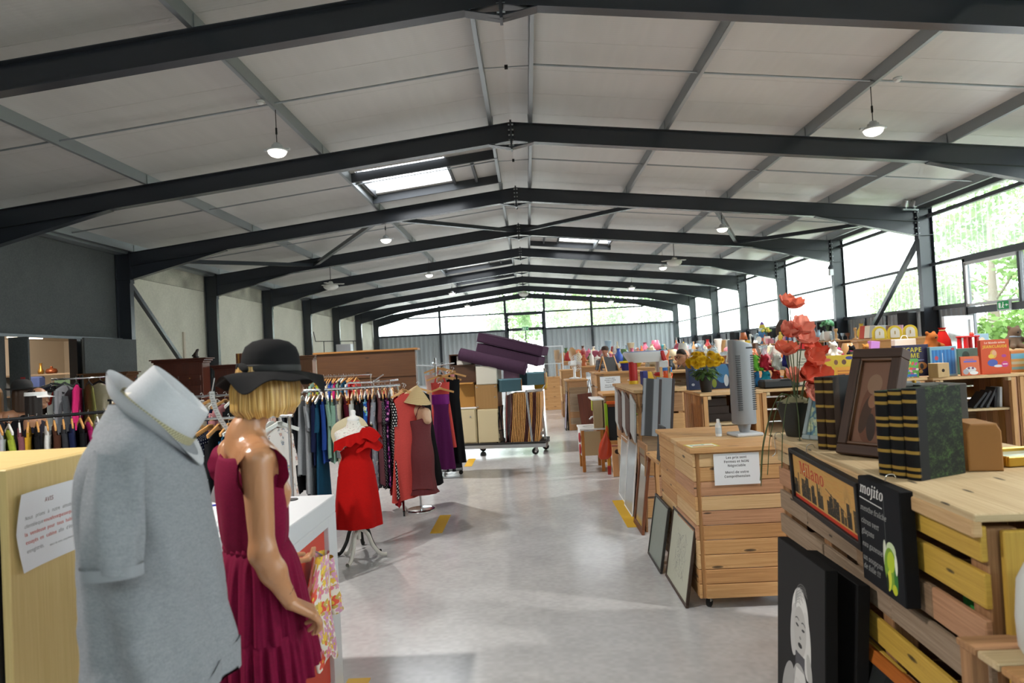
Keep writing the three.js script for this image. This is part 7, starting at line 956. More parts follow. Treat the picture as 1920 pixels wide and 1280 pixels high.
  // wire hooks
  for (const [z, i] of [[-0.52, 0], [-1.35, 1], [-1.86, 2]]) { const h = thing('wire_hook', `thin wire hook over the counter edge, ${['near the cocktail painting', 'in front of the brown picture', 'at the far corner'][i]}`, 'hook', W(-0.02, H - 0.01, z), ry); part(h, 'wire', tube([[0.03, 0.015, 0], [0.02, 0.032, 0], [-0.004, 0.03, 0], [-0.012, 0.0, 0], [-0.012, -0.08, 0], [-0.03, -0.1, 0]], 0.0022, 20, 6), CHROME); }
  // things on top
  const T = H + 0.001;
  const v = thing('flower_vase', 'dark square vase of coral artificial flowers on pallet counter', 'vase', W(0.09, T, -1.84), 0.4); part(v, 'vase_body', loft([0, 0.004, 0.1, 0.19, 0.195].map((y, j) => ringEllipse(0, y, 0, [0.045, 0.05, 0.07, 0.088, 0.084][j], [0.045, 0.05, 0.07, 0.088, 0.084][j], 28, 0, 1, 0, 0.45)), { cap0: true, cap1: true }), mat(0x24241c, 0.5)); const CO = [mat(0xdf6a4c, 0.8, { transmission: 0.25, thickness: 0, side: THREE.DoubleSide }), mat(0xe68a74, 0.8, { transmission: 0.25, thickness: 0, side: THREE.DoubleSide }), mat(0xcc4c32, 0.8, { side: THREE.DoubleSide })], GS = mat(0x4a5a34, 0.7);
  const petal = (() => { const r = []; for (let j = 0; j <= 6; j++) { const q = j / 6, w = 0.034 * Math.sin(PI * (0.15 + 0.75 * q)) ; const row = []; for (let i = 0; i <= 6; i++) { const u = i / 3 - 1; row.push([q * 0.088, 0.028 * q * q + 0.016 * u * u * (1 - q) + 0.006 * Math.sin(u * 4 + q * 5), u * w * 1.45]); } r.push(row); } return loft(r, { closed: false }); })();
  const blooms = [[-0.02, 0.72, 0.02, 0.5, 0], [0.0, 0.59, 0.05, 0.9, 1], [-0.06, 0.56, 0.03, 0.6, 1], [0.05, 0.53, 0.02, 0.8, 1], [-0.1, 0.46, 0.05, 0.3, 0], [0.02, 0.42, 0.09, 1.2, 0], [0.11, 0.45, 0.04, 0.5, 2], [-0.02, 0.33, 0.1, 1.1, 2], [0.09, 0.32, 0.08, 1.2, 0], [0.0, 0.25, 0.11, 1.3, 1], [0.06, 0.3, -0.06, 0.4, 1]];
  blooms.forEach(([x, y, z, ti, c], i) => { part(v, 'stem', tube([[x * 0.15, 0.17, z * 0.15], [x * 0.3, y * 0.55, z * 0.4], [x, y, z]], 0.0028, 12, 5), GS); const n = 5; for (let k = 0; k < n; k++) { const g = petal.clone(); g.rotateZ(0.35 + (i % 3) * 0.15); g.rotateY(k * 2 * PI / n + i); g.rotateX(ti); part(v, 'petal', g, CO[c], [x, y, z]); } });
  for (let k = 0; k < 5; k++) { const a = 2.4 + k * 0.45; part(v, 'leaf', tube([[0.02, 0.17, 0.02], [0.06 * Math.cos(a), 0.24, 0.08 * Math.sin(a)], [0.16 * Math.cos(a), 0.1 - 0.03 * k, 0.2 * Math.sin(a)], [0.2 * Math.cos(a), -0.1 - 0.05 * k, 0.24 * Math.sin(a)]], 0.0026, 16, 5), GS); }
  part(v, 'ribbon', loft([ringEllipse(0.0, 0.19, 0, 0.095, 0.095, 24, 0.1, 5), ringEllipse(0.0, 0.205, 0, 0.06, 0.06, 24, 0.15, 5), ringEllipse(0, 0.23, 0, 0.02, 0.02, 24, 0.1, 5)]), mat(0x8a8a6a, 0.7, { side: THREE.DoubleSide }));
  const fr = (x, z, turn, tilt, w, h, fm, pm, lab, fw = 0.025, dep = 0.02, name = 'framed_picture') => { const f = thing(name, lab, 'picture', W(x, T, z), turn); f.rotation.set(-tilt, turn, 0, 'YXZ'); for (const [a, b, ww, hh2] of [[0, h - fw / 2, w, fw], [0, fw / 2, w, fw], [-w / 2 + fw / 2, h / 2, fw, h - 2 * fw], [w / 2 - fw / 2, h / 2, fw, h - 2 * fw]]) part(f, 'frame_side', at(cbox(ww, hh2, dep, 0.004, ww > hh2 ? 'x' : 'y'), a, b, 0), fm); part(f, 'picture_face', at(plain(new THREE.PlaneGeometry(w - 2 * fw, h - 2 * fw)), 0, h / 2, dep * 0.1), pm); part(f, 'back_board', at(box(w - fw, h - fw, 0.006), 0, h / 2, -dep * 0.4), mat(0x5a4a38, 0.8)); return f; };
  const bl = canvasTex(128, 128, (x) => { let s = 33; const r = () => { s = (s * 16807) % 2147483647; return s / 2147483647; }; x.fillStyle = '#5f8a96'; x.fillRect(0, 0, 128, 128); for (let i = 0; i < 160; i++) { x.fillStyle = ['#3a6a86', '#7aa6a8', '#b8c69a', '#2f5870', '#cfd0a0'][Math.floor(r() * 5)]; x.globalAlpha = 0.6; x.beginPath(); x.ellipse(r() * 128, r() * 128, 4 + r() * 14, 3 + r() * 7, r() * 3, 0, 7); x.fill(); } });
  fr(0.15, -1.6, -1.02, 0.38, 0.28, 0.34, mat(0x93a3a6, 0.45), mat(0xffffff, 0.4, { map: bl }), 'gold and pale blue framed picture leaning beside dark vase');
  const mkBook = (x, z, turn, spine, cover, lab, th, h, d, bands) => { const b = thing('book', lab, 'book', W(x, T, z), turn, 'leather-bound books on the pallet counter'); part(b, 'page_block', at(box(th - 0.012, h - 0.012, d - 0.012), 0, h / 2, -0.002), mat(0xb8ab8c, 0.9)); for (const s of [-1, 1]) part(b, 'cover_board', at(cbox(0.006, h, d, 0.002), s * (th / 2 - 0.003), h / 2, 0), cover); part(b, 'spine', at(loft([0, h].map((y) => { const r = []; for (let i = 0; i <= 10; i++) { const a = i / 10 * PI; r.push([th / 2 * Math.cos(a), y, d / 2 - 0.004 + 0.014 * Math.sin(a)]); } return r; }), { closed: false }), 0, 0, 0), spine); for (const q of bands) part(b, 'gold_band', at(loft([q * h - 0.006, q * h + 0.006].map((y) => { const r = []; for (let i = 0; i <= 10; i++) { const a = i / 10 * PI; r.push([(th / 2 + 0.0008) * Math.cos(a), y, d / 2 - 0.0032 + 0.0145 * Math.sin(a)]); } return r; }), { closed: false }), 0, 0, 0), GOLD); part(b, 'corner_strip', at(box(0.0065, h, 0.05), (th / 2 - 0.0028), h / 2, d / 2 - 0.025), spine); return b; };
  const GOLD = mat(0x9a7a2e, 0.5, { side: THREE.DoubleSide }), SPB = mat(0x111215, 0.6, { side: THREE.DoubleSide, specularIntensity: 0.4 }), SPR = mat(0x2e2017, 0.6, { side: THREE.DoubleSide, specularIntensity: 0.4 }); const n1 = noiseField(256, 256, [60, 40], 71), n2 = noiseField(256, 256, [16, 12], 72); const MARB = mat(0xffffff, 0.65, { specularIntensity: 0.4, map: dataTex(256, 256, (x, y) => { const t = Math.max(0, n1(x, y) * 0.65 + n2(x, y) * 0.6 - 0.42); return [14 + 52 * t, 18 + 84 * t, 14 + 28 * t]; }, [4, 4]) });
  const A = -1.08; [0, 1, 2].forEach((i) => { const dx = 0.058 * (i - 1), cx = 0.15 + dx * Math.cos(A), cz = -0.62 - dx * Math.sin(A); mkBook(cx, cz, A + ry, SPB, MARB, ['black-spined marbled book farthest left in the near trio', 'black-spined marbled book in the middle of the near trio', 'black-spined book with dark green marbled cover facing front'][i], 0.056, 0.335 - 0.006 * (2 - i), 0.25, [0.05, 0.12, 0.3, 0.45, 0.6, 0.68, 0.86, 0.96]); });
  [0, 1].forEach((i) => { const dx = 0.05 * i, B = -0.95; mkBook(0.14 + dx * Math.cos(B), -1.4 - dx * Math.sin(B), B + ry, SPR, mat(0x0e0f11, 0.6, { specularIntensity: 0.4 }), ['brown leather spined book, left of the farther pair', 'brown leather spined book with black cover, right of the farther pair'][i], 0.048, 0.35, 0.25, [0.06, 0.2, 0.4, 0.6, 0.8, 0.94]); });
  const dk = canvasTex(256, 512, (x) => { const e = (a, b, c, d, r, f) => { x.fillStyle = f; x.beginPath(); x.ellipse(a, b, c, d, r, 0, 7); x.fill(); }; x.fillStyle = '#7a5644'; x.fillRect(0, 0, 256, 512); e(128, 320, 90, 170, 0, '#6a4432'); e(90, 330, 40, 110, 0.2, '#463024'); e(150, 400, 36, 80, -0.2, '#3a2c26'); e(130, 250, 34, 40, 0, '#8a6048'); e(128, 150, 60, 60, 0, '#8a6a54'); });
  const bigf = fr(0.12, -1.06, -1.05, 0.36, 0.24, 0.5, woodMat(0x432612, 0x281407, 28, 0.6, 0), mat(0xffffff, 0.2, { map: dk }), 'deep dark-brown framed picture tilted back between book sets', 0.045, 0.07, 'shadow_box'); part(bigf, 'inner_moulding', join([at(cbox(0.17, 0.014, 0.03, 0.003), 0, 0.45, 0.012), at(cbox(0.17, 0.014, 0.03, 0.003), 0, 0.055, 0.012), at(cbox(0.014, 0.4, 0.03, 0.003), -0.078, 0.25, 0.012), at(cbox(0.014, 0.4, 0.03, 0.003), 0.078, 0.25, 0.012)]), woodMat(0x6a4424, 0x4a2c14, 29, 0.4, 0));
  one('brown_box', 'rounded brown leatherette box right of the marbled books', 'box', (() => { const g = extr([[-0.06, 0], [0.06, 0], [0.06, 0.15], [0.045, 0.18], [-0.045, 0.18], [-0.06, 0.15]], 0.2, 0.006); return g; })(), mat(0x9a6a34, 0.6), W(0.4, T, -0.72), [0, -0.2, 0]);
  const tr = thing('gilt_tray', 'gold-rimmed mirror tray lying at the right edge of counter', 'tray', W(0.62, T, -0.8), 0.1); const GD = mat(0xb08a2e, 0.35, { metalness: 0.6 }); part(tr, 'tray_floor', at(cbox(0.26, 0.012, 0.2, 0.003), 0, 0.02, 0), mat(0x9fb4b2, 0.15)); for (const [a, b, c, d] of [[0, 0.1, 0.28, 0.015], [0, -0.1, 0.28, 0.015], [0.135, 0, 0.015, 0.2], [-0.135, 0, 0.015, 0.2]]) part(tr, 'rim', at(cbox(c, 0.04, d, 0.004), a, 0.022, b), GD);
  const sm = thing('album', 'grey-topped dark album lying behind the brown books', 'book', W(0.47, T, -1.62), 0.2); part(sm, 'cover', at(cbox(0.3, 0.27, 0.22, 0.006), 0, 0.135, 0), mat(0x1a1f1c, 0.6)); part(sm, 'grey_lid', at(cbox(0.28, 0.02, 0.2, 0.004), 0, 0.28, 0), mat(0x5a6068, 0.5)); part(sm, 'brass_clasp', at(cbox(0.014, 0.03, 0.02, 0.003), 0.1, 0.285, 0.1), GD);
  for (let i = 0; i < 3; i++) one('book', `dark green bound book in row behind the near trio, ${ordinal(i)} from left`, 'book', at(cbox(0.1, 0.3, 0.2, 0.004), 0, 0.15, 0), mat([0x1c2420, 0x222a22, 0x2a261e][i], 0.6), W(0.36 + i * 0.1, T, -1.3 + 0.03 * i), [0, 0.15, 0], 'books behind the near trio');
  // low slatted stand at the near end with heater and cloth
  const ls = thing('slatted_stand', 'low pallet-wood stand at lower right corner', 'stand', [1.30, 0, -1.75], 0); for (let k = 0; k < 3; k++) part(ls, 'top_board', at(cbox(0.6, 0.022, 0.085, 0.004, 'x'), 0.3, 0.79, -0.05 - k * 0.095), [PINE[1], PALEPINE, PALLET[3]][k]); part(ls, 'front_board', at(cbox(0.58, 0.1, 0.02, 0.004, 'x'), 0.3, 0.73, -0.01), PALLET[5]); for (const [a, b] of [[0.03, -0.04], [0.57, -0.04], [0.03, -0.25], [0.57, -0.25]]) part(ls, 'leg', at(cbox(0.05, 0.78, 0.05, 0.004, 'y'), a, 0.39, b), PALLET[3]);
  const ht = thing('fan_heater', 'rounded white plastic fan heater at right picture edge', 'heater', [1.47, 0.802, -1.87], -0.5); part(ht, 'shell', loft([0, 0.02, 0.1, 0.2, 0.245, 0.255].map((y, j) => ringEllipse(0, y, 0, [0.075, 0.085, 0.088, 0.08, 0.06, 0.03][j], [0.06, 0.068, 0.07, 0.062, 0.045, 0.02][j], 28)), { cap0: true, cap1: true }), mat(0xcfd0cc, 0.4)); for (let k = 0; k < 5; k++) part(ht, 'grille_slat', at(box(0.1, 0.004, 0.004), -0.0, 0.17 + k * 0.014, 0.066 - k * 0.003), mat(0x8a8c8a, 0.5));
  const cl = loft([0, 1, 2, 3, 4].map((j) => { const r = []; for (let i = 0; i <= 24; i++) { const u = i / 24; r.push([1.42 + u * 0.25, 0.815 - 0.02 * j * j * 0.25 - 0.02 * j + 0.01 * Math.sin(u * 20 + j), -1.79 + 0.025 * j]); } return r; }), { closed: false, uvScale: 1 }); const sc = thing('teal_scarf', 'teal scarf with purple fringe on the low stand, right edge', 'scarf', [0, 0, 0], 0); part(sc, 'scarf_cloth', at(cl, 0, 0.02, 0), cloth(0x14566e)); part(sc, 'fringe', at(loft([0, 1, 2].map((j) => { const r = []; for (let i = 0; i <= 30; i++) { const u = i / 30; r.push([1.45 + u * 0.22, 0.73 - 0.045 * j + 0.02 * (i % 2) * (j === 2 ? 1 : 0), -1.71 + 0.012 * (i % 2)]); } return r; }), { closed: false, uvScale: 1 }), 0, 0, 0), cloth(0x58104a));
}

// ================= SHELF UNITS AND GOODS, RIGHT SIDE =================
function shelfUnit(label, x0, x1, zf, dep, h, { shelves = [0.62], sideSlats = true, name = 'shelf_unit' } = {}) {
  const w = x1 - x0, t = thing(name, label, 'shelf', [x0, 0, zf], 0);
  for (let k = 0; k < 4; k++) { const d = (dep + 0.04) / 4; part(t, 'top_board', at(cbox(w + 0.04, 0.035, d - 0.003, 0.004, 'x'), w / 2, h - 0.0175, 0.02 - d * (k + 0.5)), PINE[(k + 2) % 3]); }
  for (const s of [0, 1]) { const n = Math.round(dep / 0.11); for (let k = 0; k < n; k++) part(t, 'side_board', at(cbox(0.02, h - 0.04, dep / n - (sideSlats ? 0.012 : 0.003), 0.003, 'y'), s * w + (s ? -0.01 : 0.01), (h - 0.04) / 2, -dep / n * (k + 0.5)), pick([PALLET[3], PALLET[5], PINE[1], OAK])); part(t, 'front_post', at(cbox(0.05, h - 0.04, 0.05, 0.003, 'y'), s ? w - 0.045 : 0.045, (h - 0.04) / 2, -0.02), PINE[0]); part(t, 'cleat', at(cbox(0.04, 0.04, 0.06, 0.003), s ? w - 0.09 : 0.09, h - 0.06, -0.02), PALEPINE); }
  for (const y of shelves) part(t, 'shelf_board', at(cbox(w - 0.05, 0.028, dep - 0.1, 0.003, 'x'), w / 2, y, -dep / 2 - 0.02), PALEPINE);
  const m = Math.round(h / 0.16); for (let k = 0; k < m; k++) part(t, 'back_board', at(cbox(w - 0.02, h / m - 0.02, 0.018, 0.003, 'x'), w / 2, h / m * (k + 0.5) - 0.02, -dep + 0.012), pick([PALLET[3], PALLET[4], OAK])); return t;
}
shelfUnit('pallet shelf unit with yellow chrysanthemum pot on top', 2.05, 2.72, -7.85, 1.5, 1.15, { shelves: [0.45, 0.78] });
shelfUnit('pallet shelf unit below the framed text print', 2.76, 3.5, -7.98, 1.2, 1.15); shelfUnit('pallet shelf unit below the yellow modelling-clay box', 3.6, 4.95, -8.5, 0.9, 1.16, { shelves: [0.5] }); shelfUnit('pallet shelf unit holding books under the board games', 5.05, 6.05, -8.5, 0.8, 1.15, { shelves: [0.72] }); shelfUnit('pallet shelf unit at the right picture edge with games on top', 6.1, 7.2, -8.55, 0.8, 1.15, { shelves: [0.6] });
shelfUnit('open pine shelf in front of the bowing man', 1.9, 2.75, -9.75, 0.35, 1.36, { shelves: [0.9, 1.12], sideSlats: false });
const T1 = 1.151;
// chrysanthemum
{
  const p = thing('potted_chrysanthemum', 'yellow chrysanthemum in a black plastic pot on pallet shelf', 'potted plant', [2.15, T1, -8.0], 0), YE = [mat(0xe6bc10, 0.75, { side: THREE.DoubleSide }), mat(0xd8ac0a, 0.75, { side: THREE.DoubleSide })], LV = [mat(0x3f5c2c, 0.8, { side: THREE.DoubleSide }), mat(0x587a3a, 0.8, { side: THREE.DoubleSide })];
  p.scale.setScalar(1.18); part(p, 'pot', lathe([[0, 0], [0.05, 0], [0.066, 0.15], [0.07, 0.15], [0.07, 0.165], [0.06, 0.165], [0.058, 0.14], [0, 0.14]], 28), mat(0x1c1c1e, 0.6));
  const flower = (() => { const pos = []; for (let r = 0; r < 6; r++) { const n = 16 - r * 2, R = 0.04 - r * 0.0055, el = 0.15 + r * 0.26; for (let k = 0; k < n; k++) { const a = k / n * 2 * PI + r * 0.4, c = Math.cos(a), s = Math.sin(a), w = 0.0055, x = R * Math.cos(el), y = R * Math.sin(el) + 0.003 * r; pos.push(0, 0.003 * r, 0, c * x * 0.7 - s * w, y * 0.6, s * x * 0.7 + c * w, c * x, y, s * x, 0, 0.003 * r, 0, c * x, y, s * x, c * x * 0.7 + s * w, y * 0.6, s * x * 0.7 - c * w); } } const g = new THREE.BufferGeometry(); g.setAttribute('position', new THREE.Float32BufferAttribute(pos, 3)); g.computeVertexNormals(); return plain(g); })();
  const leaf = (() => { const r = []; for (let j = 0; j <= 4; j++) { const q = j / 4, w = 0.018 * Math.sin(PI * (0.1 + 0.85 * q)); r.push([[q * 0.06, -0.02 * q * q, -w], [q * 0.06, -0.02 * q * q - 0.004, 0], [q * 0.06, -0.02 * q * q, w]]); } return loft(r, { closed: false }); })();
  for (const [cx, n] of [[-0.068, 28], [0.075, 28]]) for (let i = 0; i < n; i++) { const a = rr(0, 2 * PI), el = Math.acos(rr(-0.55, 1)), R = 0.092; const d = V(Math.sin(el) * Math.cos(a), Math.cos(el) * 0.85, Math.sin(el) * Math.sin(a)), f = part(p, 'flower_head', flower, pick(YE), [cx + R * d.x, 0.3 + R * d.y, R * d.z]); f.quaternion.setFromUnitVectors(V(0, 1, 0), d.clone().normalize()); f.scale.setScalar(rr(0.9, 1.15)); }
  for (let i = 0; i < 90; i++) { const a = rr(0, 2 * PI), q = rr(0.03, 0.12); part(p, 'leaf', leaf, pick(LV), [q * Math.cos(a) * 0.9, rr(0.15, 0.24), q * Math.sin(a) * 0.8], [rr(-0.4, 0.4), -a, rr(-0.7, 0.3)]); }
  for (let i = 0; i < 8; i++) { const a = i * 0.8; part(p, 'stem', rod([0.02 * Math.cos(a), 0.14, 0.02 * Math.sin(a)], [0.08 * Math.cos(a), 0.28, 0.05 * Math.sin(a)], 0.003, 5), LV[0]); }
}
// printed boxes: front face shows its print
function printedBox(label, pos, w, h, d, side, draw, turn = 0, tilt = 0, cat = 'game box') { const t = thing(cat === 'book' ? 'picture_book' : 'game_box', label, cat, pos, turn, null); t.rotation.set(tilt, turn, 0, 'YXZ'); part(t, 'box_body', at(cbox(w, h, d, 0.003), 0, h / 2, 0), mat(side, 0.55)); part(t, 'printed_front', at(plain(new THREE.PlaneGeometry(w - 0.004, h - 0.004)), 0, h / 2, d / 2 + 0.0008), mat(0xffffff, 0.45, { map: canvasTex(256, Math.round(256 * h / w), draw) })); return t; }
const El = (x, f, a, b, c, d, r = 0) => { x.fillStyle = f; x.beginPath(); x.ellipse(a, b, c, d, r, 0, 7); x.fill(); };
printedBox('large dark blue toy box standing behind the chrysanthemum', [2.33, T1, -8.55], 0.54, 0.3, 0.12, 0x1c2c52, (x, w, h) => { x.fillStyle = '#1d2f58'; x.fillRect(0, 0, w, h); El(x, '#3f7fb4', 200, 50, 40, 60); El(x, '#d9dfe6', 222, 96, 14, 36); El(x, '#8a9a2e', 150, 110, 14, 26); El(x, '#b5bccb', 24, 112, 10, 8); El(x, '#6a8ab8', 60, 30, 30, 16); }, 0.05, 0, 'toy box');
{ const t = thing('text_print', 'cream framed text print with dark frame leaning on shelf unit', 'picture', [3.36, T1, -8.1], -0.05); t.rotation.set(-0.1, -0.1, 0, 'YXZ'); const tx = canvasTex(256, 330, (x) => { x.fillStyle = '#c9c2ae'; x.fillRect(0, 0, 256, 330); x.fillStyle = '#6a665c'; [[100, 44], [70, 130], [60, 150], [110, 100], [126, 70], [130, 40]].forEach(([a, w], i) => { for (let k = 0; k < w; k += 11) x.fillRect(a + k, 78 + i * 27 + (k * 7) % 4, 7, 11); }); x.fillRect(150, 278, 70, 3); }); for (const [a, b, c, d] of [[0, 0.43, 0.4, 0.018], [0, 0.009, 0.4, 0.018], [-0.191, 0.22, 0.018, 0.44], [0.191, 0.22, 0.018, 0.44]]) part(t, 'frame_side', at(cbox(c, d, 0.02, 0.003), a, b, 0), mat(0x3a1f18, 0.5)); part(t, 'printed_sheet', at(plain(new THREE.PlaneGeometry(0.37, 0.41)), 0, 0.22, 0.004), mat(0xffffff, 0.5, { map: tx })); part(t, 'back_board', at(box(0.38, 0.42, 0.006), 0, 0.22, -0.006), BLACK); }
const G0 = 'board games and boxes on the pallet shelves';
printedBox('yellow modelling-clay box with an orange card in front', [3.98, 1.161, -8.72], 0.46, 0.32, 0.08, 0xc0a018, (x, w, h) => { x.fillStyle = '#cfae12'; x.fillRect(0, 0, w, h); El(x, '#c04a3a', 50, 30, 36, 12); El(x, '#2c3f8a', 215, 22, 26, 12); El(x, '#7a4a2a', 120, 50, 14, 18); El(x, '#5a3018', 176, 50, 16, 18); El(x, '#c8453a', 40, 140, 20, 14); x.fillStyle = '#dd9a20'; x.fillRect(110, 84, 140, 90); x.fillStyle = '#b86a1a'; x.fillRect(126, 108, 108, 10); x.fillRect(126, 128, 90, 22); }, 0, -0.05, 'toy box');
printedBox('grey-green hardback leaning beside the yellow clay box', [4.36, 1.161, -8.7], 0.34, 0.36, 0.05, 0x3c423a, (x, w, h) => { x.fillStyle = '#43493f'; x.fillRect(0, 0, w, h); x.fillStyle = '#b08a3a'; x.fillRect(110, 20, 80, 30); x.fillStyle = '#8a9080'; x.fillRect(20, 90, 120, 12); El(x, '#7a7a58', 120, 170, 60, 40); }, -0.15, -0.2, 'book');
printedBox('purple escape game box standing on the pallet shelf', [4.95, 1.161, -8.8], 0.42, 0.4, 0.08, 0x231c48, (x, w, h) => { x.fillStyle = '#251d4a'; x.fillRect(0, 0, w, h); x.textAlign = 'center'; x.fillStyle = '#d8c22a'; x.font = 'bold 50px sans-serif'; x.fillText('ESCAPE', 118, 56); x.fillText('GAME', 118, 100); x.fillStyle = '#8a86b0'; x.fillRect(30, 116, 190, 8); El(x, '#c07a3a', 200, 165, 40, 30); El(x, '#2a1a18', 200, 168, 14, 22); El(x, '#c0583a', 116, 212, 36, 30); El(x, '#e6b060', 190, 210, 16, 14); });
printedBox('small green box of bright fish in front of the purple game', [4.82, 1.151, -8.6], 0.21, 0.24, 0.04, 0x5a9a3a, (x, w, h) => { x.fillStyle = '#5fa848'; x.fillRect(0, 0, w, h); const C = ['#c04a9a', '#6a5ac8', '#e69ab0', '#e0503a', '#e6e0d0', '#2f8ad0', '#e8d040']; for (let i = 0; i < 22; i++) El(x, C[i % 7], (i * 67) % 250, (i * 91) % 280, 18, 30, i); x.fillStyle = '#2f7ed0'; x.fillRect(30, h - 60, 200, 40); });
printedBox('pale blue box with a red fish drawing', [5.3, T1, -8.72], 0.33, 0.37, 0.06, 0x86a8b8, (x, w, h) => { x.fillStyle = '#7fb0c6'; x.fillRect(0, 0, w, h); x.fillStyle = '#2a78c0'; x.fillRect(16, 30, w - 32, h - 46); for (let i = 0; i < 12; i++) { x.fillStyle = i % 2 ? '#3f90d2' : '#246cb0'; x.fillRect(20 + i * 18, 30, 8, h - 50); } x.strokeStyle = '#e0e8ee'; x.lineWidth = 5; x.beginPath(); x.moveTo(120, 60); x.lineTo(120, 170); x.lineTo(70, 230); x.moveTo(120, 170); x.lineTo(170, 260); x.stroke(); El(x, '#d03a30', 130, 216, 32, 28); El(x, '#c04858', 60, 110, 18, 22); El(x, '#b84a58', 222, 26, 18, 14); });
printedBox('small orange booklet with grey rabbit-like drawing', [5.53, T1, -8.55], 0.22, 0.235, 0.03, 0xd0602a, (x, w, h) => { x.fillStyle = '#d8683a'; x.fillRect(0, 0, w, h); x.fillStyle = '#6a62b8'; x.fillRect(40, 60, 180, 26); x.fillRect(60, 40, 120, 10); El(x, '#d8d8d8', 130, 190, 76, 40); El(x, '#a8a8b0', 60, 220, 40, 40); El(x, '#7a4a68', 105, 170, 18, 16); El(x, '#7a4a68', 160, 170, 18, 16); El(x, '#f0f0f0', 170, 240, 60, 26); }, -0.05, -0.05, 'book');
printedBox('large orange board game with yellow title', [5.86, T1, -8.6], 0.35, 0.425, 0.06, 0xb8401a, (x, w, h) => { x.fillStyle = '#d04a12'; x.fillRect(0, 0, w, h); x.textAlign = 'center'; x.fillStyle = '#f0d8c8'; x.font = 'bold 24px serif'; x.fillText('Le Monde selon', 128, 34); x.fillStyle = '#e0b81a'; x.font = 'bold 36px sans-serif'; x.fillText('JEANCLAUDE', 128, 74); El(x, '#d8a048', 112, 130, 30, 40); El(x, '#e0a880', 120, 120, 20, 24); El(x, '#e0c040', 90, 150, 26, 20); El(x, '#4a5aa8', 100, 210, 46, 32); El(x, '#d8d8e0', 150, 240, 40, 12); El(x, '#a83a8a', 205, 150, 22, 14); El(x, '#c83a80', 210, 226, 32, 28); x.fillStyle = '#f0d8e0'; x.fillRect(190, 220, 42, 10); });
printedBox('orange and blue striped box right of the orange game', [6.27, T1, -8.72], 0.28, 0.27, 0.06, 0xc87838, (x, w, h) => { ['#c8783a', '#6fa8c8', '#6fa8c8', '#d0985a', '#c8b8a0', '#d0905a', '#7f9aa0', '#c87a3a'].forEach((c, i) => { x.fillStyle = c; x.fillRect(0, i * h / 8, w, h / 8 + 1); }); });
printedBox('green and blue cartoon box at the right edge of shelf', [6.42, T1, -8.55], 0.24, 0.24, 0.05, 0x5aa838, (x, w, h) => { x.fillStyle = '#5fa83e'; x.fillRect(0, 0, w, h); El(x, '#c84a6a', 60, 50, 40, 40); El(x, '#d0d060', 50, 170, 30, 24); El(x, '#3f8ad8', 150, 190, 60, 50); El(x, '#88b8d8', 120, 100, 40, 30); });
printedBox('round-cornered teal picture book behind the orange game', [5.72, T1, -8.85], 0.3, 0.33, 0.04, 0x4f8f8c, (x, w, h) => { x.fillStyle = '#5f9f9a'; x.fillRect(0, 0, w, h); El(x, '#3a6a68', 80, 80, 40, 50); El(x, '#e0b0a0', 220, 120, 30, 30); El(x, '#d8c850', 220, 220, 20, 60); }, 0, 0, 'book');
{ const t = thing('wooden_bird_box', 'small plain wooden cube with round hole in front of fish box', 'wooden box', [5.12, T1, -8.5], 0.25); part(t, 'box_body', at(cbox(0.17, 0.175, 0.15, 0.005, 'y'), 0, 0.088, 0), woodMat(0xc0a070, 0xa8885a, 31, 0.6, 1)); part(t, 'hole', at(cyl(0.02, 0.02, 0.004, 20), -0.01, 0.085, 0.076, PI / 2, 0, 0), mat(0x22140c, 0.9)); }
// books on the lower shelves
[[5.16, 0xc8c8c8, 0.24, -0.12], [5.21, 0xa84028, 0.21, -0.16], [5.25, 0x8a8478, 0.21, -0.18], [5.29, 0xa8303a, 0.2, -0.2], [5.34, 0xc9c5bd, 0.2, -0.25]].forEach(([x, c, h, r], i) => one('book', `thin ${['white', 'orange-red', 'grey', 'crimson', 'cream'][i]} book slanting on the shelf under the board games`, 'book', at(cbox(0.028, h, 0.17, 0.003), 0, h / 2, 0), mat(c, 0.6), [x, 0.735, -8.72], [0, 0, -r], 'slanting books'));
[[5.62, 0x1c1c20, 0.9], [5.7, 0x2a2a2e, 0.75], [5.78, 0x3a3c40, 0.65], [5.88, 0x14141a, 0.15], [5.95, 0xc8ccd0, 0.08]].forEach(([x, c, r], i) => one('book', `${['black', 'charcoal', 'dark grey', 'near-black', 'pale grey'][i]} book, ${ordinal(i)} of the leaning dark books under games`, 'book', at(cbox(0.03, 0.25, 0.18, 0.003), 0, 0.125, 0), mat(c, 0.5), [x - 0.02, 0.736, -8.72], [0, 0, -r * 0.8], 'leaning dark books'));
for (let i = 0; i < 3; i++) one('carton', `dark brown carton in the shelf below chrysanthemum, ${ordinal(i)} from bottom`, 'carton', at(cbox(0.22 + 0.05 * (2 - i), 0.09, 0.3, 0.004), 0, 0.045, 0), mat(0x2e201a, 0.7), [2.28, 0.797 + i * 0.0905, -8.2], null, 'dark cartons'); one('carton', 'white-topped dark carton standing right of the stacked cartons', 'carton', at(cbox(0.12, 0.2, 0.25, 0.004), 0, 0.1, 0), mat(0x35241c, 0.7), [2.58, 0.797, -8.15]); one('white_cloth', 'white crumpled cloth on the stacked dark cartons', 'cloth', at(lathe([[0, 0.07], [0.04, 0.06], [0.08, 0.03], [0.1, 0]], 14), 0, 0, 0), WHITE, [2.36, 1.07, -8.3]);
one('black_case', 'black plastic case on shelf behind tower fan', 'case', at(cbox(0.42, 0.1, 0.22, 0.02), 0, 0.05, 0), mat(0x1a1b1e, 0.5), [3.02, T1, -8.1]);
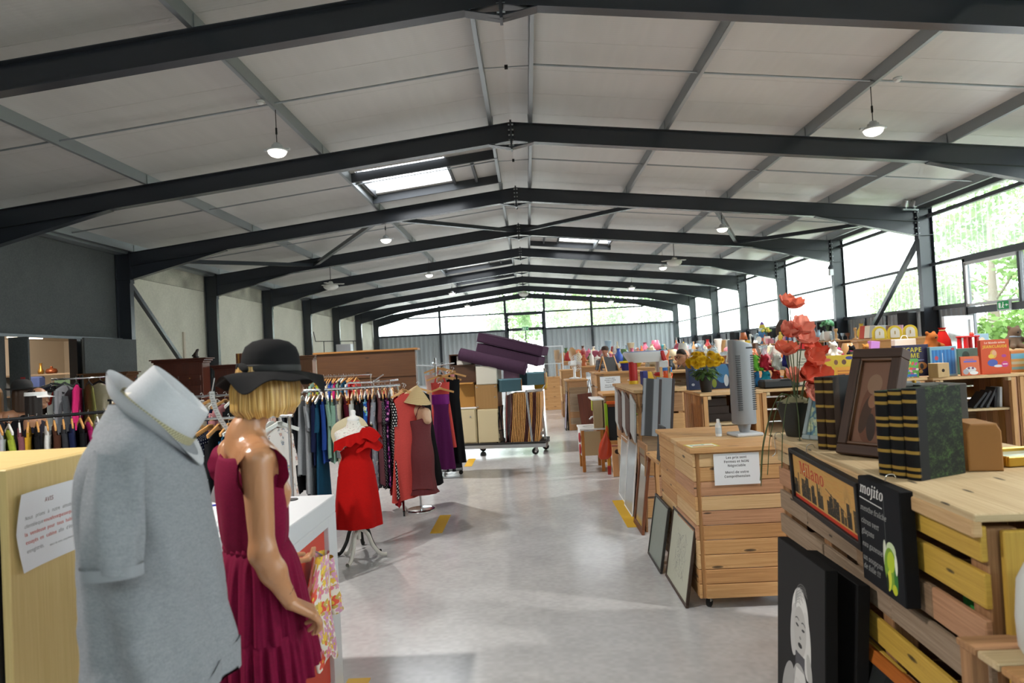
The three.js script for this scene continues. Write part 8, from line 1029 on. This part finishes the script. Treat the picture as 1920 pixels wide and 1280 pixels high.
// toys heap on second unit, green plant
{
  const tc = [0x2c6a9a, 0x2f9ab0, 0xc8402e, 0xd89a2a, 0x6ab03a, 0xb02a3a, 0xd8d8d0, 0x3a3a88]; const g1 = body([bone([0, 0.06, 0], 0.055, [0, 0.1, 0], 0.05), bone([0, 0.15, 0], 0.045, [0.01, 0.16, 0.02], 0.045), bone([0.05, 0.1, 0], 0.02, [0.09, 0.07, 0.04], 0.022), bone([-0.05, 0.1, 0], 0.02, [-0.09, 0.07, 0.04], 0.022), bone([0.03, 0.03, 0.03], 0.025, [0.05, 0.022, 0.09], 0.022), bone([-0.03, 0.03, 0.03], 0.025, [-0.05, 0.022, 0.09], 0.022), bone([0.035, 0.2, 0], 0.015, [0.036, 0.205, 0], 0.015), bone([-0.035, 0.2, 0], 0.015, [-0.036, 0.205, 0], 0.015)], [0, 0.11, 0.02], 0.14, 36, 0.025);
  const plush = (label, col, x, y, z, s = 1, turn = 0, acc = null) => { const p = thing('plush_toy', label, 'plush toy', [x, y, z], turn, 'plush toys'); part(p, 'plush_body', g1, cloth(col, 0.95)); part(p, 'nose', at(ball(0.008, 8), 0.008, 0.155, 0.066), BLACK); if (acc) part(p, 'ribbon', at(torus(0.045, 0.01, 16, 6), 0, 0.115, 0, PI / 2, 0, 0), cloth(acc, 0.8)); p.scale.setScalar(s); return p; };
  const nm = ['blue', 'turquoise', 'red', 'amber', 'green', 'crimson', 'off-white', 'indigo'];
  for (let i = 0; i < 8; i++) plush(`${nm[i]} small plush toy in the heap behind coral flowers`, tc[i], 2.84 + (i % 4) * 0.13, T1 + (i > 3 ? 0.105 : 0.0) + (i < 4 ? 0.0 : 0.09), -8.36 - 0.02 * (i % 3), 0.92, rr(-0.6, 0.6));
  one('plastic_crate', 'black plastic crate under the plush toy heap', 'crate', at(cbox(0.6, 0.1, 0.3, 0.01), 0, 0.05, 0), mat(0x26282c, 0.5), [3.05, T1, -8.75]);
  plush('white plush cat sitting behind the yellow clay box', 0xd0cec8, 4.95, 1.38, -11, 1.25, 0.2); plush('brown teddy bear slumped on the toy table, seen over games', 0x9a5a2a, 6.5, 1.38, -11, 1.6, 0.1); plush('black plush toy with pink bow beside white cat', 0x17171b, 5.25, 1.38, -11.0, 0.9, 0, 0xc03a78); plush('grey and brown doll-like plush at the right edge', 0x6a5a4c, 7.8, 1.38, -11, 1.7, -0.2, 0x8a98a8); plush('tan plush dog beside the pink carton', 0xb07a3a, 5.52, 1.38, -11.1, 0.95, -0.5); plush('pink plush rabbit behind the white cat', 0xb83a68, 5.12, 1.38, -11.2, 0.8, 0.4);
  const pl = thing('potted_plant', 'leafy green houseplant right of the tower fan', 'potted plant', [2.86, T1, -8.62], 0); part(pl, 'pot', lathe([[0, 0], [0.06, 0], [0.08, 0.12], [0.07, 0.12], [0, 0.1]], 20), mat(0x2c3a6a, 0.5)); const lf = (() => { const r = []; for (let j = 0; j <= 4; j++) { const q = j / 4, w = 0.03 * Math.sin(PI * (0.1 + 0.85 * q)); r.push([[q * 0.11, -0.04 * q * q, -w], [q * 0.11, -0.04 * q * q - 0.006, 0], [q * 0.11, -0.04 * q * q, w]]); } return loft(r, { closed: false }); })(); const LG = [0x4a7a34, 0x6a9a4a, 0x8ab06a].map((c) => mat(c, 0.7, { side: THREE.DoubleSide })); for (let i = 0; i < 46; i++) part(pl, 'leaf', lf, pick(LG), [rr(-0.07, 0.07), rr(0.12, 0.44), rr(-0.06, 0.06)], [rr(-0.5, 0.5), rr(0, 6.3), rr(-0.6, 0.7)]); for (let i = 0; i < 5; i++) part(pl, 'stem', rod([0, 0.1, 0], [rr(-0.06, 0.06), 0.42, rr(-0.05, 0.05)], 0.004, 5), LG[0]);
  // toy table
  const tt = thing('toy_table', 'long pine table crowded with plush toys behind the board games', 'table', [6.4, 0, -11.1], 0); for (let k = 0; k < 4; k++) part(tt, 'tabletop_board', at(cbox(3.6, 0.03, 0.19, 0.004, 'x'), 0, 1.362, 0.29 - k * 0.195), PINE[k % 3]); for (const [a, b] of [[-1.7, 0.3], [1.7, 0.3], [-1.7, -0.3], [1.7, -0.3]]) part(tt, 'leg', at(cbox(0.07, 1.34, 0.07, 0.004, 'y'), a, 0.67, b), PINE[1]);
  const bp = thing('blue_float', 'pair of bright blue rounded foam floats on the toy table', 'float', [5.75, 1.38, -10.9], 0.1); for (const s of [-1, 1]) part(bp, 'float_lobe', at(lathe([[0, 0], [0.12, 0.0], [0.15, 0.03], [0.14, 0.07], [0.09, 0.1], [0, 0.11]], 22), s * 0.15, 0, 0), mat(0x1c6ab8, 0.4)); one('pink_carton', 'lilac pink carton leaning on the toy table', 'carton', at(cbox(0.15, 0.24, 0.1, 0.005), 0, 0.12, 0), mat(0xb478b8, 0.6), [5.68, 1.38, -11.2], [0, 0.1, -0.12]);
  const wb = thing('paper_bag', 'white paper carrier bag behind the escape game', 'bag', [6.18, 1.38, -11.2], 0); part(wb, 'bag_body', at(cbox(0.34, 0.25, 0.12, 0.006), 0, 0.125, 0), mat(0xd4ccc0, 0.7)); part(wb, 'bag_handle', tube([[-0.06, 0.25, 0.03], [-0.03, 0.3, 0.03], [0.03, 0.3, 0.03], [0.06, 0.25, 0.03]], 0.005, 12, 6), WHITE);
  const rb = thing('red_sack', 'bright red fabric sack with tied top beside teddy bear', 'bag', [6.78, 1.38, -11.15], 0); part(rb, 'sack', loft([0, 0.05, 0.2, 0.32, 0.36, 0.4].map((y, j) => ringEllipse(0, y, 0, [0.1, 0.13, 0.12, 0.06, 0.035, 0.06][j], [0.08, 0.1, 0.09, 0.05, 0.03, 0.05][j], 28, 0.06, 6, j)), { cap0: true }), cloth(0xb81e18)); part(rb, 'tie_cord', at(torus(0.04, 0.01, 16, 6), 0, 0.355, 0, PI / 2, 0, 0), mat(0xb09060, 0.8));
  const rt = thing('red_toy_stool', 'small red plastic toy stool on the toy table', 'toy', [7.05, 1.38, -10.95], 0.1); part(rt, 'seat', at(cbox(0.26, 0.025, 0.2, 0.008), 0, 0.235, 0), mat(0xb81a20, 0.4)); for (const [a, b] of [[-0.09, 0.07], [0.09, 0.07], [-0.09, -0.07], [0.09, -0.07]]) part(rt, 'leg', at(cyl(0.03, 0.035, 0.225, 14), a, 0.1125, b), mat(0xb81a20, 0.4)); part(rt, 'knob', at(ball(0.035, 14), 0.07, 0.27, 0), mat(0xc0483a, 0.4));
  printedBox('pale blue photo book upright near the side door', [7.3, 1.38, -11.0], 0.2, 0.27, 0.03, 0x8ab0c8, (x, w, h) => { x.fillStyle = '#9ac0d8'; x.fillRect(0, 0, w, h); El(x, '#e6d6c0', 120, 150, 60, 80); El(x, '#8a6a4a', 130, 200, 40, 40); }, 0, 0, 'book');
}
// ---------- bric-a-brac ----------
{
  const P = { vase: [[0, 0], [0.05, 0], [0.085, 0.08], [0.08, 0.15], [0.035, 0.22], [0.03, 0.26], [0.045, 0.28]], tallvase: [[0, 0], [0.06, 0], [0.045, 0.05], [0.05, 0.2], [0.075, 0.3], [0.06, 0.31], [0, 0.3]], bottle: [[0, 0], [0.04, 0], [0.042, 0.02], [0.042, 0.16], [0.015, 0.21], [0.014, 0.27], [0.018, 0.28], [0, 0.28]], jar: [[0, 0], [0.065, 0], [0.075, 0.04], [0.075, 0.12], [0.055, 0.15], [0.06, 0.16], [0.06, 0.175], [0.01, 0.2], [0.015, 0.22], [0, 0.23]], bowl: [[0, 0], [0.05, 0], [0.06, 0.02], [0.12, 0.1], [0.125, 0.11], [0.115, 0.105], [0, 0.03]], pitcher: [[0, 0], [0.06, 0], [0.085, 0.06], [0.075, 0.14], [0.05, 0.19], [0.06, 0.24], [0.05, 0.24], [0, 0.2]], candlestick: [[0, 0], [0.07, 0], [0.06, 0.02], [0.018, 0.04], [0.025, 0.1], [0.015, 0.16], [0.035, 0.22], [0.03, 0.25], [0, 0.25]], lampshade: [[0.09, 0.14], [0.03, 0.14], [0.02, 0.02], [0.07, 0], [0.07, 0.015], [0.02, 0.03], [0.02, 0.14], [0.12, 0.14], [0.07, 0.32], [0, 0.32]], tin: [[0, 0], [0.065, 0], [0.065, 0.16], [0.068, 0.16], [0.068, 0.185], [0, 0.185]], goblet: [[0, 0], [0.04, 0], [0.01, 0.012], [0.008, 0.08], [0.035, 0.11], [0.042, 0.17], [0.038, 0.17], [0, 0.12]], mug: [[0, 0], [0.042, 0], [0.042, 0.095], [0.038, 0.095], [0.036, 0.01], [0, 0.01]], globe: [[0, 0], [0.05, 0], [0.02, 0.02], [0.05, 0.05], [0.085, 0.12], [0.075, 0.19], [0.03, 0.22], [0, 0.225]] };
  const geo = {}; for (const k in P) geo[k] = lathe(P[k], 18); geo.pitcher = join([geo.pitcher, tube([[0.055, 0.22, 0], [0.12, 0.18, 0], [0.078, 0.08, 0]], 0.009, 10, 6)]); geo.mug = join([geo.mug, tube([[0.042, 0.075, 0], [0.075, 0.05, 0], [0.042, 0.025, 0]], 0.006, 8, 6)]); geo.figurine = body([bone([0, 0.02, 0], 0.05, [0, 0.1, 0], 0.032), bone([0, 0.1, 0], 0.035, [0, 0.15, 0], 0.03), bone([0, 0.2, 0], 0.028, [0.005, 0.205, 0.005], 0.026), bone([0.035, 0.15, 0], 0.014, [0.06, 0.1, 0.02], 0.012), bone([-0.035, 0.15, 0], 0.014, [-0.06, 0.12, 0.02], 0.012)], [0, 0.12, 0], 0.14, 32, 0.02); geo.carton = at(cbox(0.2, 0.17, 0.14, 0.006), 0, 0.085, 0); geo.plate = at(lathe([[0, 0], [0.06, 0.002], [0.12, 0.018], [0.121, 0.022], [0.06, 0.008], [0, 0.006]], 24), 0, 0.12, 0, PI / 2 - 0.15, 0, 0);
  const tone = [['white', 0xd6d4ce], ['cream', 0xcfc0a0], ['tan', 0xb98e5c], ['terracotta', 0xb46238], ['orange', 0xcc6a24], ['yellow', 0xccaa3a], ['pink', 0xc07a86], ['red', 0xa02226], ['brown', 0x5a3622], ['grey', 0x8a8e92], ['pale blue', 0x93a8b8], ['cobalt blue', 0x2a4a9c], ['green', 0x5a7a4a], ['black', 0x1c1c20], ['teal', 0x2f7a86], ['rose', 0xb85a74]];
  const wgt = [0, 0, 0, 0, 0, 1, 1, 1, 2, 2, 3, 3, 4, 5, 6, 7, 8, 9, 10, 11, 12, 13, 14, 15];
  const kinds = ['vase', 'tallvase', 'bottle', 'jar', 'pitcher', 'candlestick', 'lampshade', 'tin', 'goblet', 'figurine', 'globe', 'carton', 'bowl', 'plate', 'vase', 'jar', 'figurine']; const kn = { vase: 'ceramic vase', tallvase: 'tall vase', bottle: 'bottle', jar: 'lidded jar', pitcher: 'pitcher', candlestick: 'candlestick', lampshade: 'table lamp', tin: 'round tin', goblet: 'goblet', figurine: 'figurine', globe: 'round pot', carton: 'small carton', bowl: 'bowl', plate: 'upright plate', mug: 'mug' };
  const GL = mat(0xdfeaf0, 0.06, { transmission: 0.85, thickness: 0, side: THREE.DoubleSide });
  function put(x, y, z, s, i, where, group, glassy = 0) { let k = pick(kinds), [cn, c] = tone[pick(wgt)], m = mat(c, ['carton', 'tin'].includes(k) ? 0.6 : 0.32); if (rnd() < glassy) { k = pick(['bottle', 'goblet', 'tallvase', 'vase']); cn = 'clear glass'; m = GL; } const nmx = { vase: 'vase', tallvase: 'vase', lampshade: 'table_lamp', globe: 'round_pot', carton: 'small_carton', plate: 'plate', tin: 'round_tin' }[k] ?? k; const o = one(nmx, `${cn} ${kn[k]}, ${ordinal(i)} item from left on ${where}`, kn[k].split(' ').pop(), geo[k], m, [x, y, z], [0, rr(0, 6), 0], group); o.scale.set(s * rr(0.85, 1.15), s * rr(0.8, 1.25), s * rr(0.85, 1.15)); return o; }
  const table = (x0, x1, z, top, where, lab, sp, glassy, sc) => {
    const t = thing('display_table', lab, 'table', [(x0 + x1) / 2, 0, z], 0), w = x1 - x0; for (let k = 0; k < 4; k++) part(t, 'tabletop_board', at(cbox(w, 0.03, 0.195, 0.004, 'x'), 0, top - 0.015, 0.3 - k * 0.2), PINE[k % 3]); for (const a of [-w / 2 + 0.06, 0, w / 2 - 0.06]) for (const b of [-0.32, 0.32]) part(t, 'leg', at(cbox(0.07, top - 0.03, 0.07, 0.004, 'y'), a, (top - 0.03) / 2, b), PINE[1]); part(t, 'apron', at(cbox(w, 0.14, 0.025, 0.004, 'x'), 0, top - 0.1, 0.37), PALLET[3]);
    const n = Math.floor(w / sp); for (let i = 0; i < Math.min(n, 31); i++) put(x0 + (i + 0.5) * w / Math.min(n, 31), top + 0.0005, z + (i % 2 ? 0.16 : -0.14) + rr(-0.05, 0.05), sc * rr(0.85, 1.2), i, where, 'bric-a-brac on ' + where, glassy);
  };
  table(2.55, 6.3, -13.4, 1.22, 'first bric-a-brac table', 'pine table of bric-a-brac, first behind the pallet shelves', 0.13, 0.25, 1.15); table(1.9, 7.4, -16.4, 1.27, 'second bric-a-brac table', 'pine table of bric-a-brac, second row from camera', 0.18, 0.25, 1.3); table(1.6, 7.6, -19.6, 1.3, 'third bric-a-brac table', 'pine table of bric-a-brac, third row from camera', 0.19, 0.2, 1.45); table(1.5, 7.8, -23.4, 1.34, 'fourth bric-a-brac table', 'pine table of bric-a-brac, fourth row from camera', 0.2, 0.15, 1.6); table(1.4, 8, -28, 1.38, 'fifth bric-a-brac table', 'pine table of bric-a-brac, fifth row from camera', 0.21, 0.15, 1.8); table(1.4, 8.2, -33.5, 1.4, 'farthest bric-a-brac table', 'pine table of bric-a-brac, farthest row near the gable', 0.22, 0.1, 2.0);
  // right wall shelf
  const ws = thing('long_shelf', 'long two-tier pine shelf along the right wall under the windows', 'shelf', [9.75, 0, -24], 0); for (const y of [1.1, 1.65]) part(ws, 'shelf_board', at(cbox(0.45, 0.035, 14, 0.004, 'z'), 0, y - 0.018, 0), PINE[1]); for (let k = 0; k <= 7; k++) part(ws, 'upright', at(cbox(0.4, 1.62, 0.035, 0.004, 'y'), 0, 0.81, -7 + 0.02 + k * 1.994), PALLET[3]);
  for (let i = 0; i < 31; i++) { const z = -30.6 + i * 0.36; if (z > -19.3) continue; put(9.62 + rr(-0.08, 0.08), 1.6505, z, 1.5, i, 'right wall top shelf', 'bric-a-brac on the wall shelf', 0.3); }
  for (let i = 0; i < 30; i++) put(9.65, 1.1005, -30.7 + i * 0.45, 1.3, i, 'right wall lower shelf', 'bric-a-brac on the lower wall shelf', 0.1);
  const sb = thing('surfboard', 'painted surfboard-shaped panel leaning on the wall shelf', 'panel', [9.8, 1.651, -28.4], -1.2); const st = canvasTex(64, 256, (x) => { ['#7a5ab0', '#d8c84a', '#d8ded8', '#3f7ab0', '#2f6a9a', '#c0503a', '#4a7aa0'].forEach((c, i) => { x.fillStyle = c; x.fillRect(0, i * 37, 64, 38); }); }); const sg = extr([[-0.22, 0], [-0.25, 0.35], [-0.2, 0.65], [-0.1, 0.85], [0, 0.93], [0.1, 0.85], [0.2, 0.65], [0.25, 0.35], [0.22, 0]], 0.04, 0.005); { const p = sg.attributes.position, uv = sg.attributes.uv; for (let i = 0; i < p.count; i++) uv.setXY(i, p.getX(i) * 2 + 0.5, p.getY(i) / 0.93); } part(sb, 'board', sg, mat(0xffffff, 0.5, { map: st }));
  const ov = thing('oval_screen', 'dark brown oval carved panel leaning by the window', 'panel', [9.85, 1.651, -26.3], -1.3); part(ov, 'oval_panel', at(extr(Array.from({ length: 28 }, (_, i) => [0.4 * Math.cos(i / 28 * 2 * PI), 0.45 + 0.45 * Math.sin(i / 28 * 2 * PI)]), 0.05, 0.008), 0, 0, 0), mat(0x3a2a20, 0.7)); for (let k = 0; k < 7; k++) part(ov, 'slat', at(cbox(0.02, 0.76 - Math.abs(k - 3) * 0.1, 0.02, 0.003), (k - 3) * 0.1, 0.45, 0.03), mat(0x4a3426, 0.7));
  const bq = (x, y, z, cols, lab) => { const v = thing('flower_vase', lab, 'vase', [x, y, z], 0); part(v, 'vase_body', lathe([[0, 0], [0.09, 0], [0.13, 0.12], [0.12, 0.26], [0.1, 0.3]], 20), mat(0xcabfb4, 0.5)); for (let i = 0; i < 22; i++) { const a = rr(0, 6.3), e = rr(0.1, 1.2); part(v, 'flower', at(ball(0.055, 8), 0, 0, 0), mat(pick(cols), 0.8), [0.2 * Math.sin(e) * Math.cos(a), 0.42 + 0.2 * Math.cos(e), 0.2 * Math.sin(e) * Math.sin(a)]); } for (let i = 0; i < 4; i++) part(v, 'stem', rod([0, 0.28, 0], [rr(-0.1, 0.1), 0.5, rr(-0.1, 0.1)], 0.008, 5), mat(0x4a6a3a, 0.8)); };
  bq(9.6, 1.651, -23.5, [0xe0b8a8, 0xd8d0b8, 0x8aa868], 'pale vase with cream and pink flowers on wall shelf'); bq(9.6, 1.651, -21.8, [0x6aa878, 0x8abf98, 0x4a8a58], 'vase with green foliage on wall shelf near column'); bq(9.6, 1.651, -27.3, [0xc8b850, 0x7a9a4a, 0xd8c868], 'vase with yellow flowers beside the oval panel');
  // yellow arches: three mirrors; books; speaker boxes
  for (let i = 0; i < 3; i++) { const a = thing('arched_mirror', `yellow arched wall mirror, ${['left', 'middle', 'right'][i]} one of the three below window`, 'mirror', [8.45 + i * 0.36, 1.62, -16.4], -0.2, 'yellow arched mirrors'); const arc = (r, h) => [[-r, 0], ...Array.from({ length: 13 }, (_, k) => [-r * Math.cos(k / 12 * PI), h + r * Math.sin(k / 12 * PI)]), [r, 0]]; part(a, 'frame', extr(arc(0.16, 0.16), 0.03, 0.005), mat(0xd2b21e, 0.5)); part(a, 'inner_face', at(extr(arc(0.1, 0.14), 0.012, 0.002), 0, 0.03, 0.02), mat(0xd8cfc0, 0.5)); part(a, 'hand', at(box(0.02, 0.08, 0.006), 0, 0.15, 0.03), mat(0xa8861e, 0.5)); }
  const cs = thing('cabinet_stand', 'low wooden cabinet carrying the yellow arched mirrors', 'cabinet', [8.8, 0, -16.45], -0.15); part(cs, 'carcass', at(cbox(1.7, 1.58, 0.45, 0.006), 0, 0.8, 0), OAK); part(cs, 'top_board', at(cbox(1.76, 0.03, 0.5, 0.004), 0, 1.604, 0), OAK); for (const s of [-1, 1]) part(cs, 'door', at(cbox(0.78, 1.2, 0.02, 0.006, 'y'), s * 0.41, 0.8, 0.232), OAK);
  FZ && [[4, 0.3], [5, 0.3], [6, 0.3], [7, 0.3], [3, 0.3]].forEach(([n, o]) => { const s = thing('loudspeaker', `black loudspeaker box standing by the ${ordinal(n - 1)} right column`, 'loudspeaker', [HW - 0.25, 1.68, FZ(n) - 0.28], -1.2); part(s, 'cabinet_box', at(cbox(0.34, 0.62, 0.32, 0.02), 0, 0.31, 0), mat(0x161618, 0.6)); part(s, 'grille', at(cbox(0.3, 0.56, 0.01, 0.003), 0, 0.31, 0.165), mat(0x222226, 0.9)); part(s, 'stand_pole', rod([0, -1.68, 0], [0, 0, 0], 0.025), BLACK); part(s, 'stand_foot', at(cyl(0.2, 0.2, 0.02, 20), 0, -1.67, 0), BLACK); });
  for (let i = 0; i < 7; i++) one('book', `${['red', 'cream', 'grey', 'white', 'pale blue', 'brown', 'pink'][i]} book or print on wall shelf behind the brace, ${ordinal(i)} from left`, 'book', at(cbox(0.3, 0.36 - 0.02 * i, 0.04, 0.004), 0, 0.18, 0, -0.2, 0, 0), mat([0xa83a28, 0xc9c0ae, 0x9a9a96, 0xd8d6d0, 0xa8bac8, 0x6a4a30, 0xc09ab0][i], 0.6), [9.55, 1.66, -19.35 + i * 0.28], [0, -1.1, 0], 'prints behind the brace');
}
// ---------- people ----------
{
  const man = thing('person', 'man with short dark hair and glasses in khaki shirt bending over goods', 'person', [2.64, 0, -10.6], PI + 0.55); const skin = mat(0xb08062, 0.55), B = [];
  for (const s of [-1, 1]) B.push(bone([0, 0.95, s * 0.09], 0.1, [0.02, 0.5, s * 0.1], 0.065), bone([0.02, 0.5, s * 0.1], 0.062, [0, 0.09, s * 0.1], 0.042), bone([-0.03, 0.045, s * 0.1], 0.045, [0.15, 0.03, s * 0.11], 0.035));
  B.push(bone([0, 1.02, -0.07], 0.11, [0.06, 1.3, -0.1], 0.1), bone([0, 1.02, 0.07], 0.11, [0.06, 1.3, 0.1], 0.1), bone([0.07, 1.35, -0.16], 0.06, [0.07, 1.35, 0.16], 0.06), bone([0.1, 1.38, 0], 0.06, [0.18, 1.45, 0], 0.055));
  for (const s of [-1, 1]) B.push(bone([0.07, 1.34, s * 0.19], 0.058, [0.12, 1.08, s * 0.24], 0.044), bone([0.12, 1.08, s * 0.24], 0.044, [0.34, 1.1, s * 0.16], 0.032));
  const hands = []; for (const s of [-1, 1]) hands.push(body([bone([0.32, 1.1, s * 0.165], 0.03, [0.35, 1.1, s * 0.155], 0.026), ...handBones([0.35, 1.1, s * 0.155], [1, -0.2, -s * 0.1], [0, 1, 0], [0, 0, -s], 1, 0.6)], [0.43, 1.09, s * 0.15], 0.13, 64, 0.01));
  const H = [bone([0.2, 1.56, 0], 0.088, [0.245, 1.54, 0], 0.082), bone([0.26, 1.5, 0], 0.066, [0.29, 1.45, 0], 0.04), bone([0.315, 1.53, 0], 0.013, [0.338, 1.49, 0], 0.014), bone([0.31, 1.46, -0.02], 0.01, [0.31, 1.46, 0.02], 0.01), bone([0.17, 1.47, 0], 0.055, [0.2, 1.52, 0], 0.07)]; for (const s of [-1, 1]) H.push(bone([0.2, 1.55, s * 0.088], 0.018, [0.21, 1.51, s * 0.085], 0.014), bone([0.305, 1.54, s * 0.03], 0.014, [0.305, 1.54, s * 0.034], 0.014));
  part(man, 'body', join([body(B, [0.1, 0.82, 0], 0.88, 90, 0.04), ...hands, body(H, [0.24, 1.52, 0], 0.15, 64, 0.014)]), skin);
  const hr = []; for (let j = 0; j <= 8; j++) { const v = j / 8, r = []; for (let i = 0; i < 30; i++) { const a = i / 30 * 2 * PI, q = Math.sin(0.15 + v * 1.42); r.push([0.205 + 0.1 * q * Math.cos(a) - 0.0 + 0.03 * Math.cos(v * 1.5), 1.56 + 0.1 * Math.cos(v * 1.57) - 0.03 * v * (Math.cos(a) < 0 ? 1.6 : -0.4), 0.092 * q * Math.sin(a)]); } hr.push(r); } part(man, 'hair', loft(hr, { cap0: true }), mat(0x231a15, 0.8, { side: THREE.DoubleSide }));
  const sh = [], C = curve([[0, 0.93, 0.0, 0.14, 0.2], [0.4, 1.12, 0.03, 0.135, 0.2], [0.75, 1.3, 0.06, 0.13, 0.215], [0.9, 1.385, 0.08, 0.1, 0.18], [1, 1.43, 0.12, 0.07, 0.08]]); for (let j = 0; j <= 14; j++) { const [y, c, a, b] = C(j / 14); sh.push(ringEllipse(c, y, 0, a, b, 30, 0.02, 5, j * 0.3)); } const KH = cloth(0x8a7c60, 0.9); const shirt = part(man, 'shirt', loft(sh, { uvScale: 1 }), KH); for (const s of [-1, 1]) part(shirt, 'sleeve', loft([0, 0.3, 0.6, 1].map((q) => ringEllipse(0.07 + 0.04 * q, 1.37 - 0.22 * q, s * (0.18 + 0.055 * q), 0.075 - 0.008 * q, 0.072 - 0.008 * q, 18))), KH);
  const tr = (s) => loft([[0.97, 0, 0.09, 0.125], [0.5, 0.02, 0.1, 0.085], [0.07, 0, 0.1, 0.075]].map(([y, x, z, r]) => ringEllipse(x, y, s * z, r, r, 18))); for (const s of [-1, 1]) part(man, 'trouser_leg', tr(s), cloth(0x2a3040));
  const gl = part(man, 'glasses', join([at(torus(0.024, 0.003, 18, 6), 0.335, 1.535, 0.033, 0, PI / 2, 0), at(torus(0.024, 0.003, 18, 6), 0.335, 1.535, -0.033, 0, PI / 2, 0), rod([0.335, 1.54, 0.055], [0.22, 1.56, 0.09], 0.003, 6), rod([0.335, 1.54, -0.055], [0.22, 1.56, -0.09], 0.003, 6), rod([0.338, 1.54, 0.01], [0.338, 1.54, -0.01], 0.003, 6)]), BLACK);
  // far shopper in grey
  const p = thing('person', 'distant shopper in a grey checked shirt among the far tables', 'person', [2.14, 0, -18.1], -1.9), D = []; for (const s of [-1, 1]) D.push(bone([0, 0.95, s * 0.09], 0.1, [0.02, 0.5, s * 0.1], 0.065), bone([0.02, 0.5, s * 0.1], 0.062, [0, 0.09, s * 0.1], 0.042), bone([-0.03, 0.045, s * 0.1], 0.045, [0.15, 0.03, s * 0.11], 0.035), bone([0, 1.02, s * 0.07], 0.11, [0, 1.38, s * 0.1], 0.1), bone([0, 1.44, s * 0.19], 0.058, [0, 1.15, s * 0.23], 0.044), bone([0, 1.15, s * 0.23], 0.044, [0.15, 0.98, s * 0.2], 0.03)); D.push(bone([0, 1.45, -0.15], 0.06, [0, 1.45, 0.15], 0.06), bone([0, 1.5, 0], 0.055, [0.02, 1.6, 0], 0.055), bone([0.02, 1.72, 0], 0.088, [0.05, 1.69, 0], 0.075), bone([0.06, 1.64, 0], 0.05, [0.08, 1.62, 0], 0.04), bone([0.13, 1.69, 0], 0.014, [0.14, 1.66, 0], 0.014)); for (const s of [-1, 1]) D.push(...handBones([0.15, 0.98, s * 0.2], [0.6, -0.8, 0], [1, 0, 0], [0, 0, -s], 1.1, 0.5)); part(p, 'body', body(D, [0, 0.92, 0], 0.96, 110, 0.03), mat(0xa06a52, 0.6)); part(p, 'hair', lathe([[0.096, -0.02], [0.1, 0.03], [0.08, 0.08], [0.04, 0.1], [0, 0.105]], 22), mat(0x3a2a20, 0.8), [0.02, 1.73, 0]); part(p, 'shirt', loft([[0.95, 0.13, 0.18], [1.2, 0.13, 0.19], [1.4, 0.125, 0.22], [1.5, 0.09, 0.18], [1.545, 0.06, 0.07]].map(([y, a, b]) => ringEllipse(0, y, 0, a, b, 26)), { uvScale: 1 }), PAT.plaid); for (const s of [-1, 1]) { part(p, 'sleeve', loft([0, 0.5, 1].map((q) => ringEllipse(0, 1.47 - 0.26 * q, s * (0.18 + 0.05 * q), 0.07, 0.07, 16))), PAT.plaid); part(p, 'trouser_leg', tr(s), cloth(0x30343c)); }
}

renderer.render(scene, camera);
